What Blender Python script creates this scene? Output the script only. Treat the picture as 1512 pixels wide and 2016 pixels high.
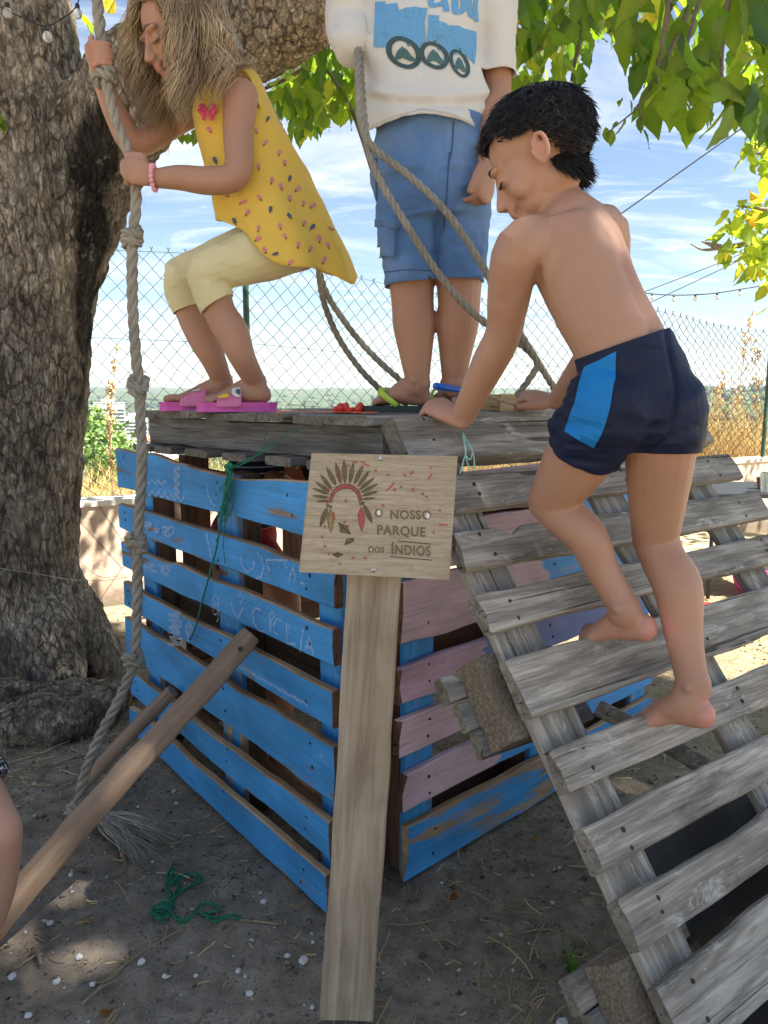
import bpy, bmesh, math, random
import numpy as np
from mathutils import Vector, Matrix
from mathutils.bvhtree import BVHTree

for _o in list(bpy.data.objects):
    bpy.data.objects.remove(_o)
SC = bpy.context.scene
COL = SC.collection
R = math.radians
RNG = np.random.default_rng(7)
random.seed(7)

# ------------------------------------------------------------ camera
EYE = 1.18
PITCH = R(8.6)
FPX = 1514.0
cd = bpy.data.cameras.new('camera')
cam = bpy.data.objects.new('camera', cd)
COL.objects.link(cam)
cam.location = (0, 0, EYE)
cam.rotation_euler = (R(90) - PITCH, 0, 0)
cd.sensor_fit = 'VERTICAL'
cd.sensor_height = 24.0
cd.lens = FPX / 2016.0 * 24.0
cd.clip_start = 0.02
cd.clip_end = 60000
SC.camera = cam

# ------------------------------------------------------------ exposure
SC.render.engine = 'CYCLES'
SC.view_settings.view_transform = 'Standard'
SC.view_settings.look = 'None'
SC.view_settings.gamma = 1
SC.view_settings.use_curve_mapping = False
SC.view_settings.exposure = 2.05
SC.cycles.use_denoising = True
SC.cycles.max_bounces = 7
SC.cycles.diffuse_bounces = 4
SC.cycles.glossy_bounces = 3
SC.cycles.transmission_bounces = 5
SC.cycles.transparent_max_bounces = 8
SC.cycles.volume_bounces = 0
SC.cycles.sample_clamp_indirect = 6

# ------------------------------------------------------------ sun and sky
SUN_EL = R(56)
SUN_DIR = Vector((0.86, -0.30, 0)).normalized() * math.cos(SUN_EL) + Vector((0, 0, math.sin(SUN_EL)))
sl = bpy.data.lights.new('sun', 'SUN')
sl.energy = 5.0
sl.angle = R(0.55)
sl.color = (1.0, 0.955, 0.88)
sun = bpy.data.objects.new('sun', sl)
COL.objects.link(sun)
sun.location = (6, -3, 12)
sun.rotation_euler = (-SUN_DIR).to_track_quat('-Z', 'Y').to_euler()

W = bpy.data.worlds.new('World')
SC.world = W
W.use_nodes = True
wn = W.node_tree
for n in list(wn.nodes):
    wn.nodes.remove(n)


def build_world():
    N = wn.nodes.new
    L = wn.links.new
    out = N('ShaderNodeOutputWorld')
    bg = N('ShaderNodeBackground')
    bg.inputs['Strength'].default_value = 0.048
    L(bg.outputs[0], out.inputs[0])
    sky = N('ShaderNodeTexSky')
    sky.sky_type = 'NISHITA'
    sky.sun_disc = False
    sky.sun_elevation = SUN_EL
    sky.sun_rotation = math.atan2(SUN_DIR.x, SUN_DIR.y)
    sky.altitude = 100
    sky.air_density = 1.0
    sky.dust_density = 0.35
    sky.ozone_density = 1.3
    tc = N('ShaderNodeTexCoord')
    sep = N('ShaderNodeSeparateXYZ')
    L(tc.outputs['Generated'], sep.inputs[0])
    # project the view direction on a flat cloud layer
    zc = N('ShaderNodeMath'); zc.operation = 'ADD'; zc.inputs[1].default_value = 0.10
    zm = N('ShaderNodeMath'); zm.operation = 'MAXIMUM'; zm.inputs[1].default_value = 0.0
    L(sep.outputs[2], zm.inputs[0]); L(zm.outputs[0], zc.inputs[0])
    dx = N('ShaderNodeMath'); dx.operation = 'DIVIDE'
    dy = N('ShaderNodeMath'); dy.operation = 'DIVIDE'
    L(sep.outputs[0], dx.inputs[0]); L(zc.outputs[0], dx.inputs[1])
    L(sep.outputs[1], dy.inputs[0]); L(zc.outputs[0], dy.inputs[1])
    cmb = N('ShaderNodeCombineXYZ')
    L(dx.outputs[0], cmb.inputs[0]); L(dy.outputs[0], cmb.inputs[1])

    def cloud(rot, sc, detail, rough, dist, lo, hi, off):
        mp = N('ShaderNodeMapping')
        mp.inputs['Rotation'].default_value = (0, 0, R(rot))
        mp.inputs['Scale'].default_value = sc
        mp.inputs['Location'].default_value = off
        L(cmb.outputs[0], mp.inputs[0])
        nz = N('ShaderNodeTexNoise')
        nz.inputs['Scale'].default_value = 1.0
        nz.inputs['Detail'].default_value = detail
        nz.inputs['Roughness'].default_value = rough
        nz.inputs['Distortion'].default_value = dist
        L(mp.outputs[0], nz.inputs['Vector'])
        mr = N('ShaderNodeMapRange')
        mr.inputs['From Min'].default_value = lo
        mr.inputs['From Max'].default_value = hi
        mr.interpolation_type = 'SMOOTHSTEP'
        L(nz.outputs[0], mr.inputs[0])
        return mr.outputs[0]
    c1 = cloud(28, (0.55, 1.3, 1), 9, 0.62, 0.9, 0.455, 0.77, (3.1, 0.4, 0))
    c2 = cloud(-14, (1.3, 3.4, 1), 8, 0.66, 1.4, 0.49, 0.80, (1.2, 7.7, 0))
    ad = N('ShaderNodeMath'); ad.operation = 'MAXIMUM'
    L(c1, ad.inputs[0]); L(c2, ad.inputs[1])
    # a short contrail
    mp = N('ShaderNodeMapping'); mp.inputs['Location'].default_value = (0, 0, 0)
    fac = N('ShaderNodeMath'); fac.operation = 'MULTIPLY'; fac.inputs[1].default_value = 0.78
    L(ad.outputs[0], fac.inputs[0])
    mix = N('ShaderNodeMixRGB')
    mix.inputs[2].default_value = (7.8, 7.9, 8.2, 1)
    L(fac.outputs[0], mix.inputs[0])
    L(sky.outputs[0], mix.inputs[1])
    L(mix.outputs[0], bg.inputs[0])


build_world()

# ------------------------------------------------------------ helpers


def ray(px, py):
    cp, sp = math.cos(PITCH), math.sin(PITCH)
    cx = (px - 756.0) / FPX
    cy = (1008.0 - py) / FPX
    return Vector((cx, cp + cy * sp, -sp + cy * cp))


def P(px, py, Y):
    """World point seen at photo pixel (px, py) at distance Y in front of the camera."""
    r = ray(px, py)
    return Vector((0, 0, EYE)) + r * (Y / r.y)


def PZ(px, py, z=0.0):
    r = ray(px, py)
    return Vector((0, 0, EYE)) + r * ((z - EYE) / r.z)


def _h(ix, iy, iz, seed):
    with np.errstate(over='ignore'):
        h = (ix.astype(np.int64) * 374761393 + iy.astype(np.int64) * 668265263 + iz.astype(np.int64) * 2147483647 + seed * 974634777) & 0xffffffff
        h = ((h ^ (h >> 13)) * 1274126177) & 0xffffffff
        h = (h ^ (h >> 16)) & 0xffffffff
    return h.astype(np.float64) / 2147483648.0 - 1.0


def vn(p, seed=0):
    p = np.asarray(p, float)
    i = np.floor(p).astype(np.int64)
    f = p - i
    u = f * f * f * (f * (f * 6 - 15) + 10)
    o = 0
    for dx in (0, 1):
        wx = u[..., 0] if dx else 1 - u[..., 0]
        for dy in (0, 1):
            wy = u[..., 1] if dy else 1 - u[..., 1]
            for dz in (0, 1):
                wz = u[..., 2] if dz else 1 - u[..., 2]
                o = o + wx * wy * wz * _h(i[..., 0] + dx, i[..., 1] + dy, i[..., 2] + dz, seed)
    return o


def fbm(p, octv=4, seed=0, gain=0.5):
    p = np.asarray(p, float)
    o = 0
    a = 1.0
    for k in range(octv):
        o = o + a * vn(p * (2.03 ** k) + k * 17.3, seed + k)
        a *= gain
    return o


class Geo:
    """Collects vertices and faces for one mesh."""

    def __init__(s):
        s.v = []
        s.f = []
        s.m = []
        s.n = 0

    def add(s, V, F, mi=0):
        V = [tuple(q) for q in V]
        b = s.n
        s.v += V
        s.n += len(V)
        for q in F:
            s.f.append(tuple(i + b for i in q))
            s.m.append(mi)
        return s

    def box(s, lo, hi, M=None, mi=0):
        x0, y0, z0 = lo
        x1, y1, z1 = hi
        V = [Vector(q) for q in ((x0, y0, z0), (x1, y0, z0), (x1, y1, z0), (x0, y1, z0), (x0, y0, z1), (x1, y0, z1), (x1, y1, z1), (x0, y1, z1))]
        if M is not None:
            V = [M @ q for q in V]
        return s.add(V, [(3, 2, 1, 0), (4, 5, 6, 7), (0, 1, 5, 4), (1, 2, 6, 5), (2, 3, 7, 6), (3, 0, 4, 7)], mi)

    def tube(s, pts, rad, n=8, side=None, caps=True, sub=1, dome=0, mi=0):
        V, F = tube(pts, rad, n, side, caps, sub, dome)
        return s.add(V, F, mi)

    def ell(s, c, r, M=None, nu=14, nv=9, mi=0):
        V, F = ellipsoid(c, r, M, nu, nv)
        return s.add(V, F, mi)


def catmull(A, sub):
    A = np.asarray(A, float)
    n = len(A)
    if sub <= 1 or n < 2:
        return A
    out = []
    for i in range(n - 1):
        p0 = A[max(i - 1, 0)]
        p1 = A[i]
        p2 = A[i + 1]
        p3 = A[min(i + 2, n - 1)]
        for k in range(sub):
            t = k / sub
            out.append(0.5 * ((2 * p1) + (-p0 + p2) * t + (2 * p0 - 5 * p1 + 4 * p2 - p3) * t * t + (-p0 + 3 * p1 - 3 * p2 + p3) * t ** 3))
    out.append(A[-1])
    return np.array(out)


def frames(pts, side=None):
    pts = np.asarray(pts, float)
    T = np.gradient(pts, axis=0)
    T /= np.linalg.norm(T, axis=1, keepdims=True) + 1e-12
    A = np.zeros_like(T)
    a = np.array(side, float) if side is not None else (np.array([0, 0, 1.0]) if abs(T[0][2]) < 0.8 else np.array([1.0, 0, 0]))
    for i in range(len(pts)):
        if side is not None:
            a = np.array(side, float)
        q = a - T[i] * np.dot(a, T[i])
        q /= np.linalg.norm(q) + 1e-12
        A[i] = q
        a = q
    return T, A, np.cross(T, A)


def tube(pts, rad, n=8, side=None, caps=True, sub=1, dome=0):
    pts = np.array([tuple(q) for q in pts], float)
    if not isinstance(rad, (list, tuple, np.ndarray)):
        rad = [(rad, rad)] * len(pts)
    rad = np.array([(q, q) if np.ndim(q) == 0 else tuple(q) for q in rad], float)
    if sub > 1:
        pts = catmull(pts, sub)
        rad = np.maximum(catmull(rad, sub), 1e-5)
    T, A, B = frames(pts, side)
    C = [(pts[i], rad[i], A[i], B[i]) for i in range(len(pts))]
    if dome:
        pre = []
        post = []
        for k in range(1, dome + 1):
            an = (math.pi / 2) * k / (dome + 0.3)
            r0 = rad[0].mean()
            r1 = rad[-1].mean()
            pre.insert(0, (pts[0] - T[0] * r0 * math.sin(an), rad[0] * math.cos(an), A[0], B[0]))
            post.append((pts[-1] + T[-1] * r1 * math.sin(an), rad[-1] * math.cos(an), A[-1], B[-1]))
        C = pre + C + post
    th = np.linspace(0, 2 * math.pi, n, endpoint=False)
    V = []
    for c, r, a, b in C:
        for t in th:
            V.append(c + a * r[0] * math.cos(t) + b * r[1] * math.sin(t))
    F = []
    m = len(C)
    for i in range(m - 1):
        for j in range(n):
            k = (j + 1) % n
            F.append((i * n + j, i * n + k, (i + 1) * n + k, (i + 1) * n + j))
    if caps:
        F.append(tuple(range(n - 1, -1, -1)))
        F.append(tuple((m - 1) * n + j for j in range(n)))
    return V, F


def ellipsoid(c, r, M=None, nu=14, nv=9):
    V = []
    F = []
    c = Vector(c)
    if np.ndim(r) == 0:
        r = (r, r, r)
    for i in range(1, nv):
        ph = math.pi * i / nv
        for j in range(nu):
            t = 2 * math.pi * j / nu
            q = Vector((r[0] * math.sin(ph) * math.cos(t), r[1] * math.sin(ph) * math.sin(t), r[2] * math.cos(ph)))
            V.append(c + (M @ q if M is not None else q))
    for s in (1, -1):
        q = Vector((0, 0, s * r[2]))
        V.append(c + (M @ q if M is not None else q))
    for i in range(nv - 2):
        for j in range(nu):
            k = (j + 1) % nu
            F.append((i * nu + j, (i + 1) * nu + j, (i + 1) * nu + k, i * nu + k))
    t = len(V) - 2
    for j in range(nu):
        k = (j + 1) % nu
        F.append((t, j, k))
        F.append((t + 1, (nv - 2) * nu + k, (nv - 2) * nu + j))
    return V, F


def wmat(o):
    M = o.matrix_basis.copy()
    if o.parent:
        M = wmat(o.parent) @ o.matrix_parent_inverse @ M
    return M


def put(o, parent=None):
    COL.objects.link(o)
    if parent is not None:
        o.parent = parent
        o.matrix_parent_inverse = wmat(parent).inverted()
    return o


def obj(name, g, mat=None, parent=None, smooth=False, M=None, kind=None):
    me = bpy.data.meshes.new(name)
    if isinstance(g, Geo):
        me.from_pydata(g.v, [], g.f)
        if any(g.m):
            me.polygons.foreach_set('material_index', g.m)
    else:
        me.from_pydata([tuple(q) for q in g[0]], [], g[1])
    for m in (mat if isinstance(mat, (list, tuple)) else [mat] if mat else []):
        me.materials.append(m)
    if smooth:
        me.polygons.foreach_set('use_smooth', [True] * len(me.polygons))
    me.update()
    o = bpy.data.objects.new(name, me)
    if M is not None:
        o.matrix_basis = M
    put(o, parent)
    if kind:
        o['kind'] = kind
    return o


def fast_mesh(name, V, F, mat=None, parent=None, smooth=False, kind=None, mi=None):
    """numpy arrays: V (n,3), F (m,k) with one k for all faces."""
    me = bpy.data.meshes.new(name)
    V = np.asarray(V, np.float32)
    F = np.asarray(F, np.int32)
    m, k = F.shape
    me.vertices.add(len(V))
    me.vertices.foreach_set('co', V.ravel())
    me.loops.add(m * k)
    me.loops.foreach_set('vertex_index', F.ravel())
    me.polygons.add(m)
    me.polygons.foreach_set('loop_start', np.arange(0, m * k, k, dtype=np.int32))
    if smooth:
        me.polygons.foreach_set('use_smooth', np.ones(m, bool))
    for q in (mat if isinstance(mat, (list, tuple)) else [mat] if mat else []):
        me.materials.append(q)
    if mi is not None:
        me.polygons.foreach_set('material_index', np.asarray(mi, np.int32))
    me.update(calc_edges=True)
    me.validate()
    o = bpy.data.objects.new(name, me)
    put(o, parent)
    if kind:
        o['kind'] = kind
    return o


def tag(o, label, cat, group=None):
    o['label'] = label
    o['category'] = cat
    if group:
        o['group'] = group
    return o


def thing(name, loc, label, cat, group=None):
    o = bpy.data.objects.new(name, None)
    o.location = loc
    o.empty_display_size = 0.1
    COL.objects.link(o)
    return tag(o, label, cat, group)


def copy_part(o, parent=None, M=None, name=None):
    c = o.copy()
    if name:
        c.name = name
    COL.objects.link(c)
    if M is not None:
        c.matrix_basis = M
    if parent is not None:
        c.parent = parent
        c.matrix_parent_inverse = wmat(parent).inverted()
    return c


def cattr(o, col, name='col'):
    """Per-vertex colour attribute from an (n,3) array."""
    a = o.data.attributes.new(name, 'FLOAT_COLOR', 'POINT')
    c = np.ones((len(o.data.vertices), 4), np.float32)
    c[:, :3] = col
    a.data.foreach_set('color', c.ravel())


def frame(x, y, o):
    x = Vector(x).normalized()
    y = Vector(y)
    y = (y - x * y.dot(x)).normalized()
    z = x.cross(y)
    M = Matrix((x, y, z)).transposed().to_4x4()
    M.translation = Vector(o)
    return M


# ------------------------------------------------------------ materials
class NT:
    def __init__(s, name):
        s.m = bpy.data.materials.new(name)
        s.m.use_nodes = True
        s.t = s.m.node_tree
        s.b = s.t.nodes['Principled BSDF']
        s.o = s.t.nodes['Material Output']

    def n(s, ty, **kw):
        q = s.t.nodes.new(ty)
        for k, v in kw.items():
            setattr(q, k, v)
        return q

    def l(s, a, b):
        s.t.links.new(a, b)

    def set(s, **kw):
        for k, v in kw.items():
            s.b.inputs[k.replace('_', ' ')].default_value = v

    def coord(s, kind='Object', scale=(1, 1, 1), rnd=False, loc=(0, 0, 0), rot=(0, 0, 0)):
        tc = s.n('ShaderNodeTexCoord')
        src = tc.outputs[kind]
        if rnd:
            oi = s.n('ShaderNodeObjectInfo')
            mu = s.n('ShaderNodeMath', operation='MULTIPLY')
            mu.inputs[1].default_value = 37.0
            s.l(oi.outputs['Random'], mu.inputs[0])
            ad = s.n('ShaderNodeVectorMath', operation='ADD')
            s.l(src, ad.inputs[0])
            s.l(mu.outputs[0], ad.inputs[1])
            src = ad.outputs[0]
        mp = s.n('ShaderNodeMapping')
        mp.inputs['Scale'].default_value = scale
        mp.inputs['Location'].default_value = loc
        mp.inputs['Rotation'].default_value = rot
        s.l(src, mp.inputs[0])
        return mp.outputs[0]

    def noise(s, vec, scale=1, detail=4, rough=0.55, dist=0):
        q = s.n('ShaderNodeTexNoise')
        q.inputs['Scale'].default_value = scale
        q.inputs['Detail'].default_value = detail
        q.inputs['Roughness'].default_value = rough
        q.inputs['Distortion'].default_value = dist
        s.l(vec, q.inputs['Vector'])
        return q.outputs[0]

    def vor(s, vec, scale=1, feature='F1', out='Distance', rand=1.0):
        q = s.n('ShaderNodeTexVoronoi', feature=feature)
        q.inputs['Scale'].default_value = scale
        q.inputs['Randomness'].default_value = rand
        s.l(vec, q.inputs['Vector'])
        return q.outputs[out]

    def ramp(s, fac, stops, interp='LINEAR'):
        q = s.n('ShaderNodeValToRGB')
        q.color_ramp.interpolation = interp
        e = q.color_ramp.elements
        while len(e) < len(stops):
            e.new(0.5)
        for k, (p, c) in enumerate(stops):
            e[k].position = p
            e[k].color = (c, c, c, 1) if np.ndim(c) == 0 else tuple(c) + (1,)
        s.l(fac, q.inputs[0])
        return q.outputs[0]

    def mr(s, v, a, b, c=0, d=1):
        q = s.n('ShaderNodeMapRange')
        for k, x in zip(('From Min', 'From Max', 'To Min', 'To Max'), (a, b, c, d)):
            q.inputs[k].default_value = x
        s.l(v, q.inputs[0])
        return q.outputs[0]

    def mix(s, fac, a, b, mode='MIX'):
        q = s.n('ShaderNodeMixRGB', blend_type=mode)
        for i, x in enumerate((fac, a, b)):
            if hasattr(x, 'is_linked'):
                s.l(x, q.inputs[i])
            elif np.ndim(x) == 0:
                q.inputs[i].default_value = x if i == 0 else (x, x, x, 1)
            else:
                q.inputs[i].default_value = tuple(x) + (1,)
        return q.outputs[0]

    def math(s, op, a, b=0.0):
        q = s.n('ShaderNodeMath', operation=op)
        for i, x in enumerate((a, b)):
            if hasattr(x, 'is_linked'):
                s.l(x, q.inputs[i])
            else:
                q.inputs[i].default_value = x
        return q.outputs[0]

    def bump(s, h, strength=0.3, dist=0.01, prev=None):
        q = s.n('ShaderNodeBump')
        q.inputs['Strength'].default_value = strength
        q.inputs['Distance'].default_value = dist
        s.l(h, q.inputs['Height'])
        if prev is not None:
            s.l(prev, q.inputs['Normal'])
        return q.outputs[0]

    def base(s, c):
        if hasattr(c, 'is_linked'):
            s.l(c, s.b.inputs['Base Color'])
        else:
            s.b.inputs['Base Color'].default_value = tuple(c) + (1,)

    def nrm(s, x):
        s.l(x, s.b.inputs['Normal'])

    def attr(s, name='col'):
        q = s.n('ShaderNodeAttribute', attribute_name=name)
        return q.outputs['Color']


def plain(name, c, rough=0.6, var=0.15, scale=40, bump=0.15, metal=0.0, spec=0.4):
    t = NT(name)
    v = t.coord('Object', rnd=True)
    nz = t.noise(v, scale, 5, 0.6)
    lo = tuple(x * (1 - var) for x in c)
    hi = tuple(min(1, x * (1 + var)) for x in c)
    t.base(t.ramp(nz, [(0.3, lo), (0.7, hi)]))
    t.set(Roughness=rough, Metallic=metal, Specular_IOR_Level=spec)
    if bump:
        t.nrm(t.bump(nz, bump, 0.003))
    return t.m


def wood_nodes(t, dark, mid, light, axis=0, streak=1.0, freq=1.0):
    """Weathered grain along local x; returns colour and height sockets."""
    f = freq
    v1 = t.coord('Object', (2.6 * f, 34 * f, 34 * f), rnd=True)
    v2 = t.coord('Object', (9 * f, 210 * f, 210 * f), rnd=True)
    v3 = t.coord('Object', (3, 7, 7), rnd=True)
    n1 = t.noise(v1, 1.0, 6, 0.6, 0.8)
    n2 = t.noise(v2, 1.0, 3, 0.6, 0.2)
    n3 = t.noise(v3, 1.0, 4, 0.6, 0.3)
    s = t.math('ADD', t.math('MULTIPLY', n1, 0.55), t.math('ADD', t.math('MULTIPLY', n2, 0.25 * streak), t.math('MULTIPLY', n3, 0.35)))
    s = t.math('SUBTRACT', s, 0.08 * streak)
    c = t.ramp(s, [(0.30, dark), (0.5, mid), (0.68, light)])
    # splits along the grain
    vc = t.coord('Object', (1.1, 55, 55), rnd=True)
    cr = t.noise(vc, 1.0, 2, 0.5, 1.5)
    crack = t.ramp(cr, [(0.30, 1.0), (0.345, 0.0)])
    c = t.mix(t.math('MULTIPLY', crack, 0.75), c, tuple(x * 0.35 for x in dark))
    h = t.math('SUBTRACT', t.math('ADD', n1, t.math('MULTIPLY', n2, 0.5)), t.math('MULTIPLY', crack, 1.0))
    return c, h, n3


def wood(name, dark, mid, light, rough=0.85, bump=0.5, streak=1.0, freq=1.0, spots=None):
    t = NT(name)
    c, h, n3 = wood_nodes(t, dark, mid, light, streak=streak, freq=freq)
    oi = t.n('ShaderNodeObjectInfo')
    hv = t.n('ShaderNodeHueSaturation')
    t.l(c, hv.inputs['Color'])
    t.l(t.mr(oi.outputs['Random'], 0, 1, 0.82, 1.2), hv.inputs['Value'])
    c = hv.outputs[0]
    if spots:
        v = t.coord('Object', (9, 26, 26), rnd=True)
        sp = t.noise(v, 1.0, 6, 0.75, 0.5)
        c = t.mix(t.ramp(sp, [(0.56, 0.0), (0.68, 0.8)]), c, spots)
        v = t.coord('Object', (5, 11, 11), rnd=True, loc=(4, 2, 1))
        sp = t.noise(v, 1.0, 5, 0.7, 0.4)
        c = t.mix(t.ramp(sp, [(0.58, 0.0), (0.74, 0.65)]), c, tuple(x * 0.6 for x in dark))
    t.base(c)
    t.set(Roughness=rough, Specular_IOR_Level=0.25)
    t.nrm(t.bump(h, bump, 0.004))
    return t.m


def painted(name, paint, dark, mid, light, wear=0.52, second=None, chalk=0.0):
    """Paint over rough sawn wood; 'second' = (colour, x0, width) a second paint further along the board."""
    t = NT(name)
    c, h, n3 = wood_nodes(t, dark, mid, light)
    v = t.coord('Object', (2.2, 16, 16), rnd=True)
    nb = t.noise(v, 1.0, 8, 0.68, 0.5)
    v = t.coord('Object', (3.5, 9, 9), rnd=True)
    nv = t.noise(v, 1.0, 4, 0.5)
    pc = t.mix(t.ramp(nv, [(0.3, 0.0), (0.7, 1.0)]), tuple(x * 0.62 for x in paint), tuple(min(1, x * 1.15) for x in paint))
    if second:
        tc = t.n('ShaderNodeTexCoord')
        sx = t.n('ShaderNodeSeparateXYZ')
        t.l(tc.outputs['Object'], sx.inputs[0])
        xx = t.math('ADD', sx.outputs[0], t.math('MULTIPLY', t.math('SUBTRACT', nb, 0.5), 0.35))
        xx = t.math('ADD', xx, t.math('MULTIPLY', t.math('SUBTRACT', nv, 0.5), 0.30))
        pc = t.mix(t.mr(xx, second[1], second[1] + 0.015), pc, second[0])
    vg = t.coord('Object', (4, 130, 130), rnd=True)
    ng = t.noise(vg, 1.0, 3, 0.6)
    pc = t.mix(t.ramp(ng, [(0.30, 0.45), (0.52, 0.0)]), pc, tuple(x * 0.5 for x in paint))
    m = t.ramp(nb, [(wear - 0.26, 0.0), (wear - 0.21, 1.0)])
    col = t.mix(m, c, pc)
    if chalk:
        v = t.coord('Object', (7, 14, 14), rnd=True, loc=(9, 3, 1))
        nk = t.noise(v, 1.0, 8, 0.8, 0.8)
        col = t.mix(t.ramp(nk, [(0.60, 0.0), (0.75, chalk)]), col, (0.62, 0.70, 0.78))
    t.base(col)
    t.set(Roughness=0.62, Specular_IOR_Level=0.3)
    t.nrm(t.bump(t.math('ADD', h, t.math('MULTIPLY', m, 0.4)), 0.35, 0.003))
    return t.m


def skin(name):
    t = NT(name)
    c = t.attr('col')
    v = t.coord('Object')
    n1 = t.noise(v, 14, 5, 0.6)
    n2 = t.noise(v, 420, 3, 0.6)
    c = t.mix(t.mr(n1, 0.35, 0.7, 0.0, 0.22), c, t.mix(1.0, c, (1.0, 0.72, 0.66), 'MULTIPLY'))
    c = t.mix(t.mr(n2, 0.35, 0.7, 0.0, 0.12), c, t.mix(1.0, c, (0.8, 0.72, 0.66), 'MULTIPLY'))
    t.base(c)
    t.set(Roughness=0.52, Specular_IOR_Level=0.38)
    t.b.subsurface_method = 'RANDOM_WALK'
    t.set(Subsurface_Weight=0.12, Subsurface_Radius=(0.9, 0.35, 0.2), Subsurface_Scale=0.008)
    n3 = t.noise(v, 60, 5, 0.65)
    t.nrm(t.bump(n2, 0.12, 0.002, t.bump(n3, 0.10, 0.006)))
    return t.m


def cloth(name, c, var=0.12, weave=900, bump=0.12, rough=0.9, fade=None, sheen=0.15):
    t = NT(name)
    v = t.coord('Object')
    n1 = t.noise(v, 9, 4, 0.55)
    wv = t.noise(v, weave, 2, 0.6)
    lo = tuple(x * (1 - var) for x in c)
    hi = tuple(min(1, x * (1 + var)) for x in c)
    col = t.ramp(n1, [(0.3, lo), (0.7, hi)])
    if fade:
        col = t.mix(t.ramp(t.noise(v, 6, 5, 0.6, 0.5), [(0.4, 0.0), (0.68, 0.8)]), col, fade)
    col = t.mix(t.mr(wv, 0.3, 0.7, 0.0, 0.3), col, tuple(x * 0.6 for x in c))
    t.base(col)
    t.set(Roughness=rough, Specular_IOR_Level=0.2, Sheen_Weight=sheen)
    wr = t.noise(v, 26, 3, 0.5, 0.6)
    t.nrm(t.bump(wr, 0.18, 0.01, t.bump(wv, bump, 0.001)))
    return t.m


GREY_D, GREY_M, GREY_L = (0.058, 0.052, 0.046), (0.225, 0.198, 0.163), (0.48, 0.43, 0.365)
MAT = {}
MAT['grey'] = wood('weathered_wood', GREY_D, GREY_M, GREY_L, bump=0.75, streak=1.25, spots=(0.55, 0.51, 0.45))
MAT['grey2'] = wood('dark_weathered_wood', (0.04, 0.037, 0.034), (0.13, 0.122, 0.112), (0.27, 0.255, 0.235), streak=1.4)
MAT['end'] = wood('end_grain', (0.06, 0.05, 0.04), (0.17, 0.15, 0.115), (0.30, 0.27, 0.22), bump=0.9, freq=2.0)
MAT['raw'] = wood('raw_wood', (0.13, 0.072, 0.036), (0.30, 0.19, 0.105), (0.46, 0.33, 0.20))
MAT['brown'] = wood('brown_wood', (0.05, 0.026, 0.015), (0.13, 0.07, 0.04), (0.24, 0.14, 0.085))
MAT['post'] = wood('post_wood', (0.14, 0.095, 0.060), (0.33, 0.255, 0.175), (0.47, 0.40, 0.30), streak=0.8, freq=0.8)
MAT['pine'] = wood('fresh_pine', (0.38, 0.21, 0.08), (0.60, 0.40, 0.19), (0.74, 0.55, 0.30))
BLUE = (0.055, 0.300, 0.640)
PINK = (0.74, 0.51, 0.55)
MAT['blue'] = painted('blue_paint', BLUE, (0.08, 0.045, 0.025), (0.22, 0.14, 0.08), (0.42, 0.31, 0.2), wear=0.615, chalk=0.35)
MAT['pink'] = painted('pink_paint', PINK, (0.10, 0.06, 0.04), (0.24, 0.16, 0.11), (0.42, 0.31, 0.22), wear=0.55, second=(BLUE, 0.55))
MAT['pink2'] = painted('pink_paint_short', PINK, (0.10, 0.06, 0.04), (0.24, 0.16, 0.11), (0.42, 0.31, 0.22), wear=0.57, second=(BLUE, 0.36))
MAT['pinkblue'] = painted('mauve_paint', (0.52, 0.34, 0.43), (0.10, 0.06, 0.04), (0.24, 0.16, 0.11), (0.42, 0.31, 0.22), wear=0.57, second=((0.12, 0.17, 0.36), 0.30))
MAT['bluewear'] = painted('worn_blue_paint', BLUE, (0.13, 0.08, 0.045), (0.30, 0.21, 0.13), (0.45, 0.34, 0.22), wear=0.70)
MAT['nail'] = plain('rusty_nail', (0.035, 0.024, 0.018), 0.8, 0.4, 300)
MAT['screw'] = plain('zinc_screw', (0.55, 0.56, 0.56), 0.35, 0.1, 200, 0.05, 1.0)
MAT['black'] = plain('black_plastic', (0.02, 0.021, 0.023), 0.5, 0.3, 60, 0.1)
MAT['skin'] = skin('skin')
MAT['wire'] = plain('galvanised_wire', (0.055, 0.065, 0.07), 0.6, 0.2, 90, 0.1, 0.2)
# ============================================================ GROUND AND TERRAIN
WP = Vector((-1.5, 4.27, 0))
WD = Vector((0.868, 0.496, 0)).normalized()
WN = Vector((-WD.y, WD.x, 0))          # away from the yard


def behind_wall(x, y):
    return (x - WP.x) * WN.x + (y - WP.y) * WN.y


def on_wall(px, py, off=0.0):
    """Point of the vertical plane of the wall (moved back by off) seen at a pixel."""
    r = ray(px, py)
    C = Vector((0, 0, EYE))
    k = (WP + WN * off - C).dot(WN) / r.dot(WN)
    return C + r * k


def ground_z(x, y):
    p = np.stack([np.asarray(x, float), np.asarray(y, float), np.zeros_like(np.asarray(x, float))], -1)
    z = 0.018 * fbm(p * 1.7, 3, 3) + 0.006 * fbm(p * 9, 3, 5)
    return z - 0.012


def dense(a, b, lo, hi, st):
    L = list(np.arange(a, b + 1e-6, st))
    q, s = b, st
    while q < hi:
        s *= 1.5
        q += s
        L.append(q)
    q, s = a, st
    while q > lo:
        s *= 1.5
        q -= s
        L.insert(0, q)
    return np.array(L)


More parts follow.
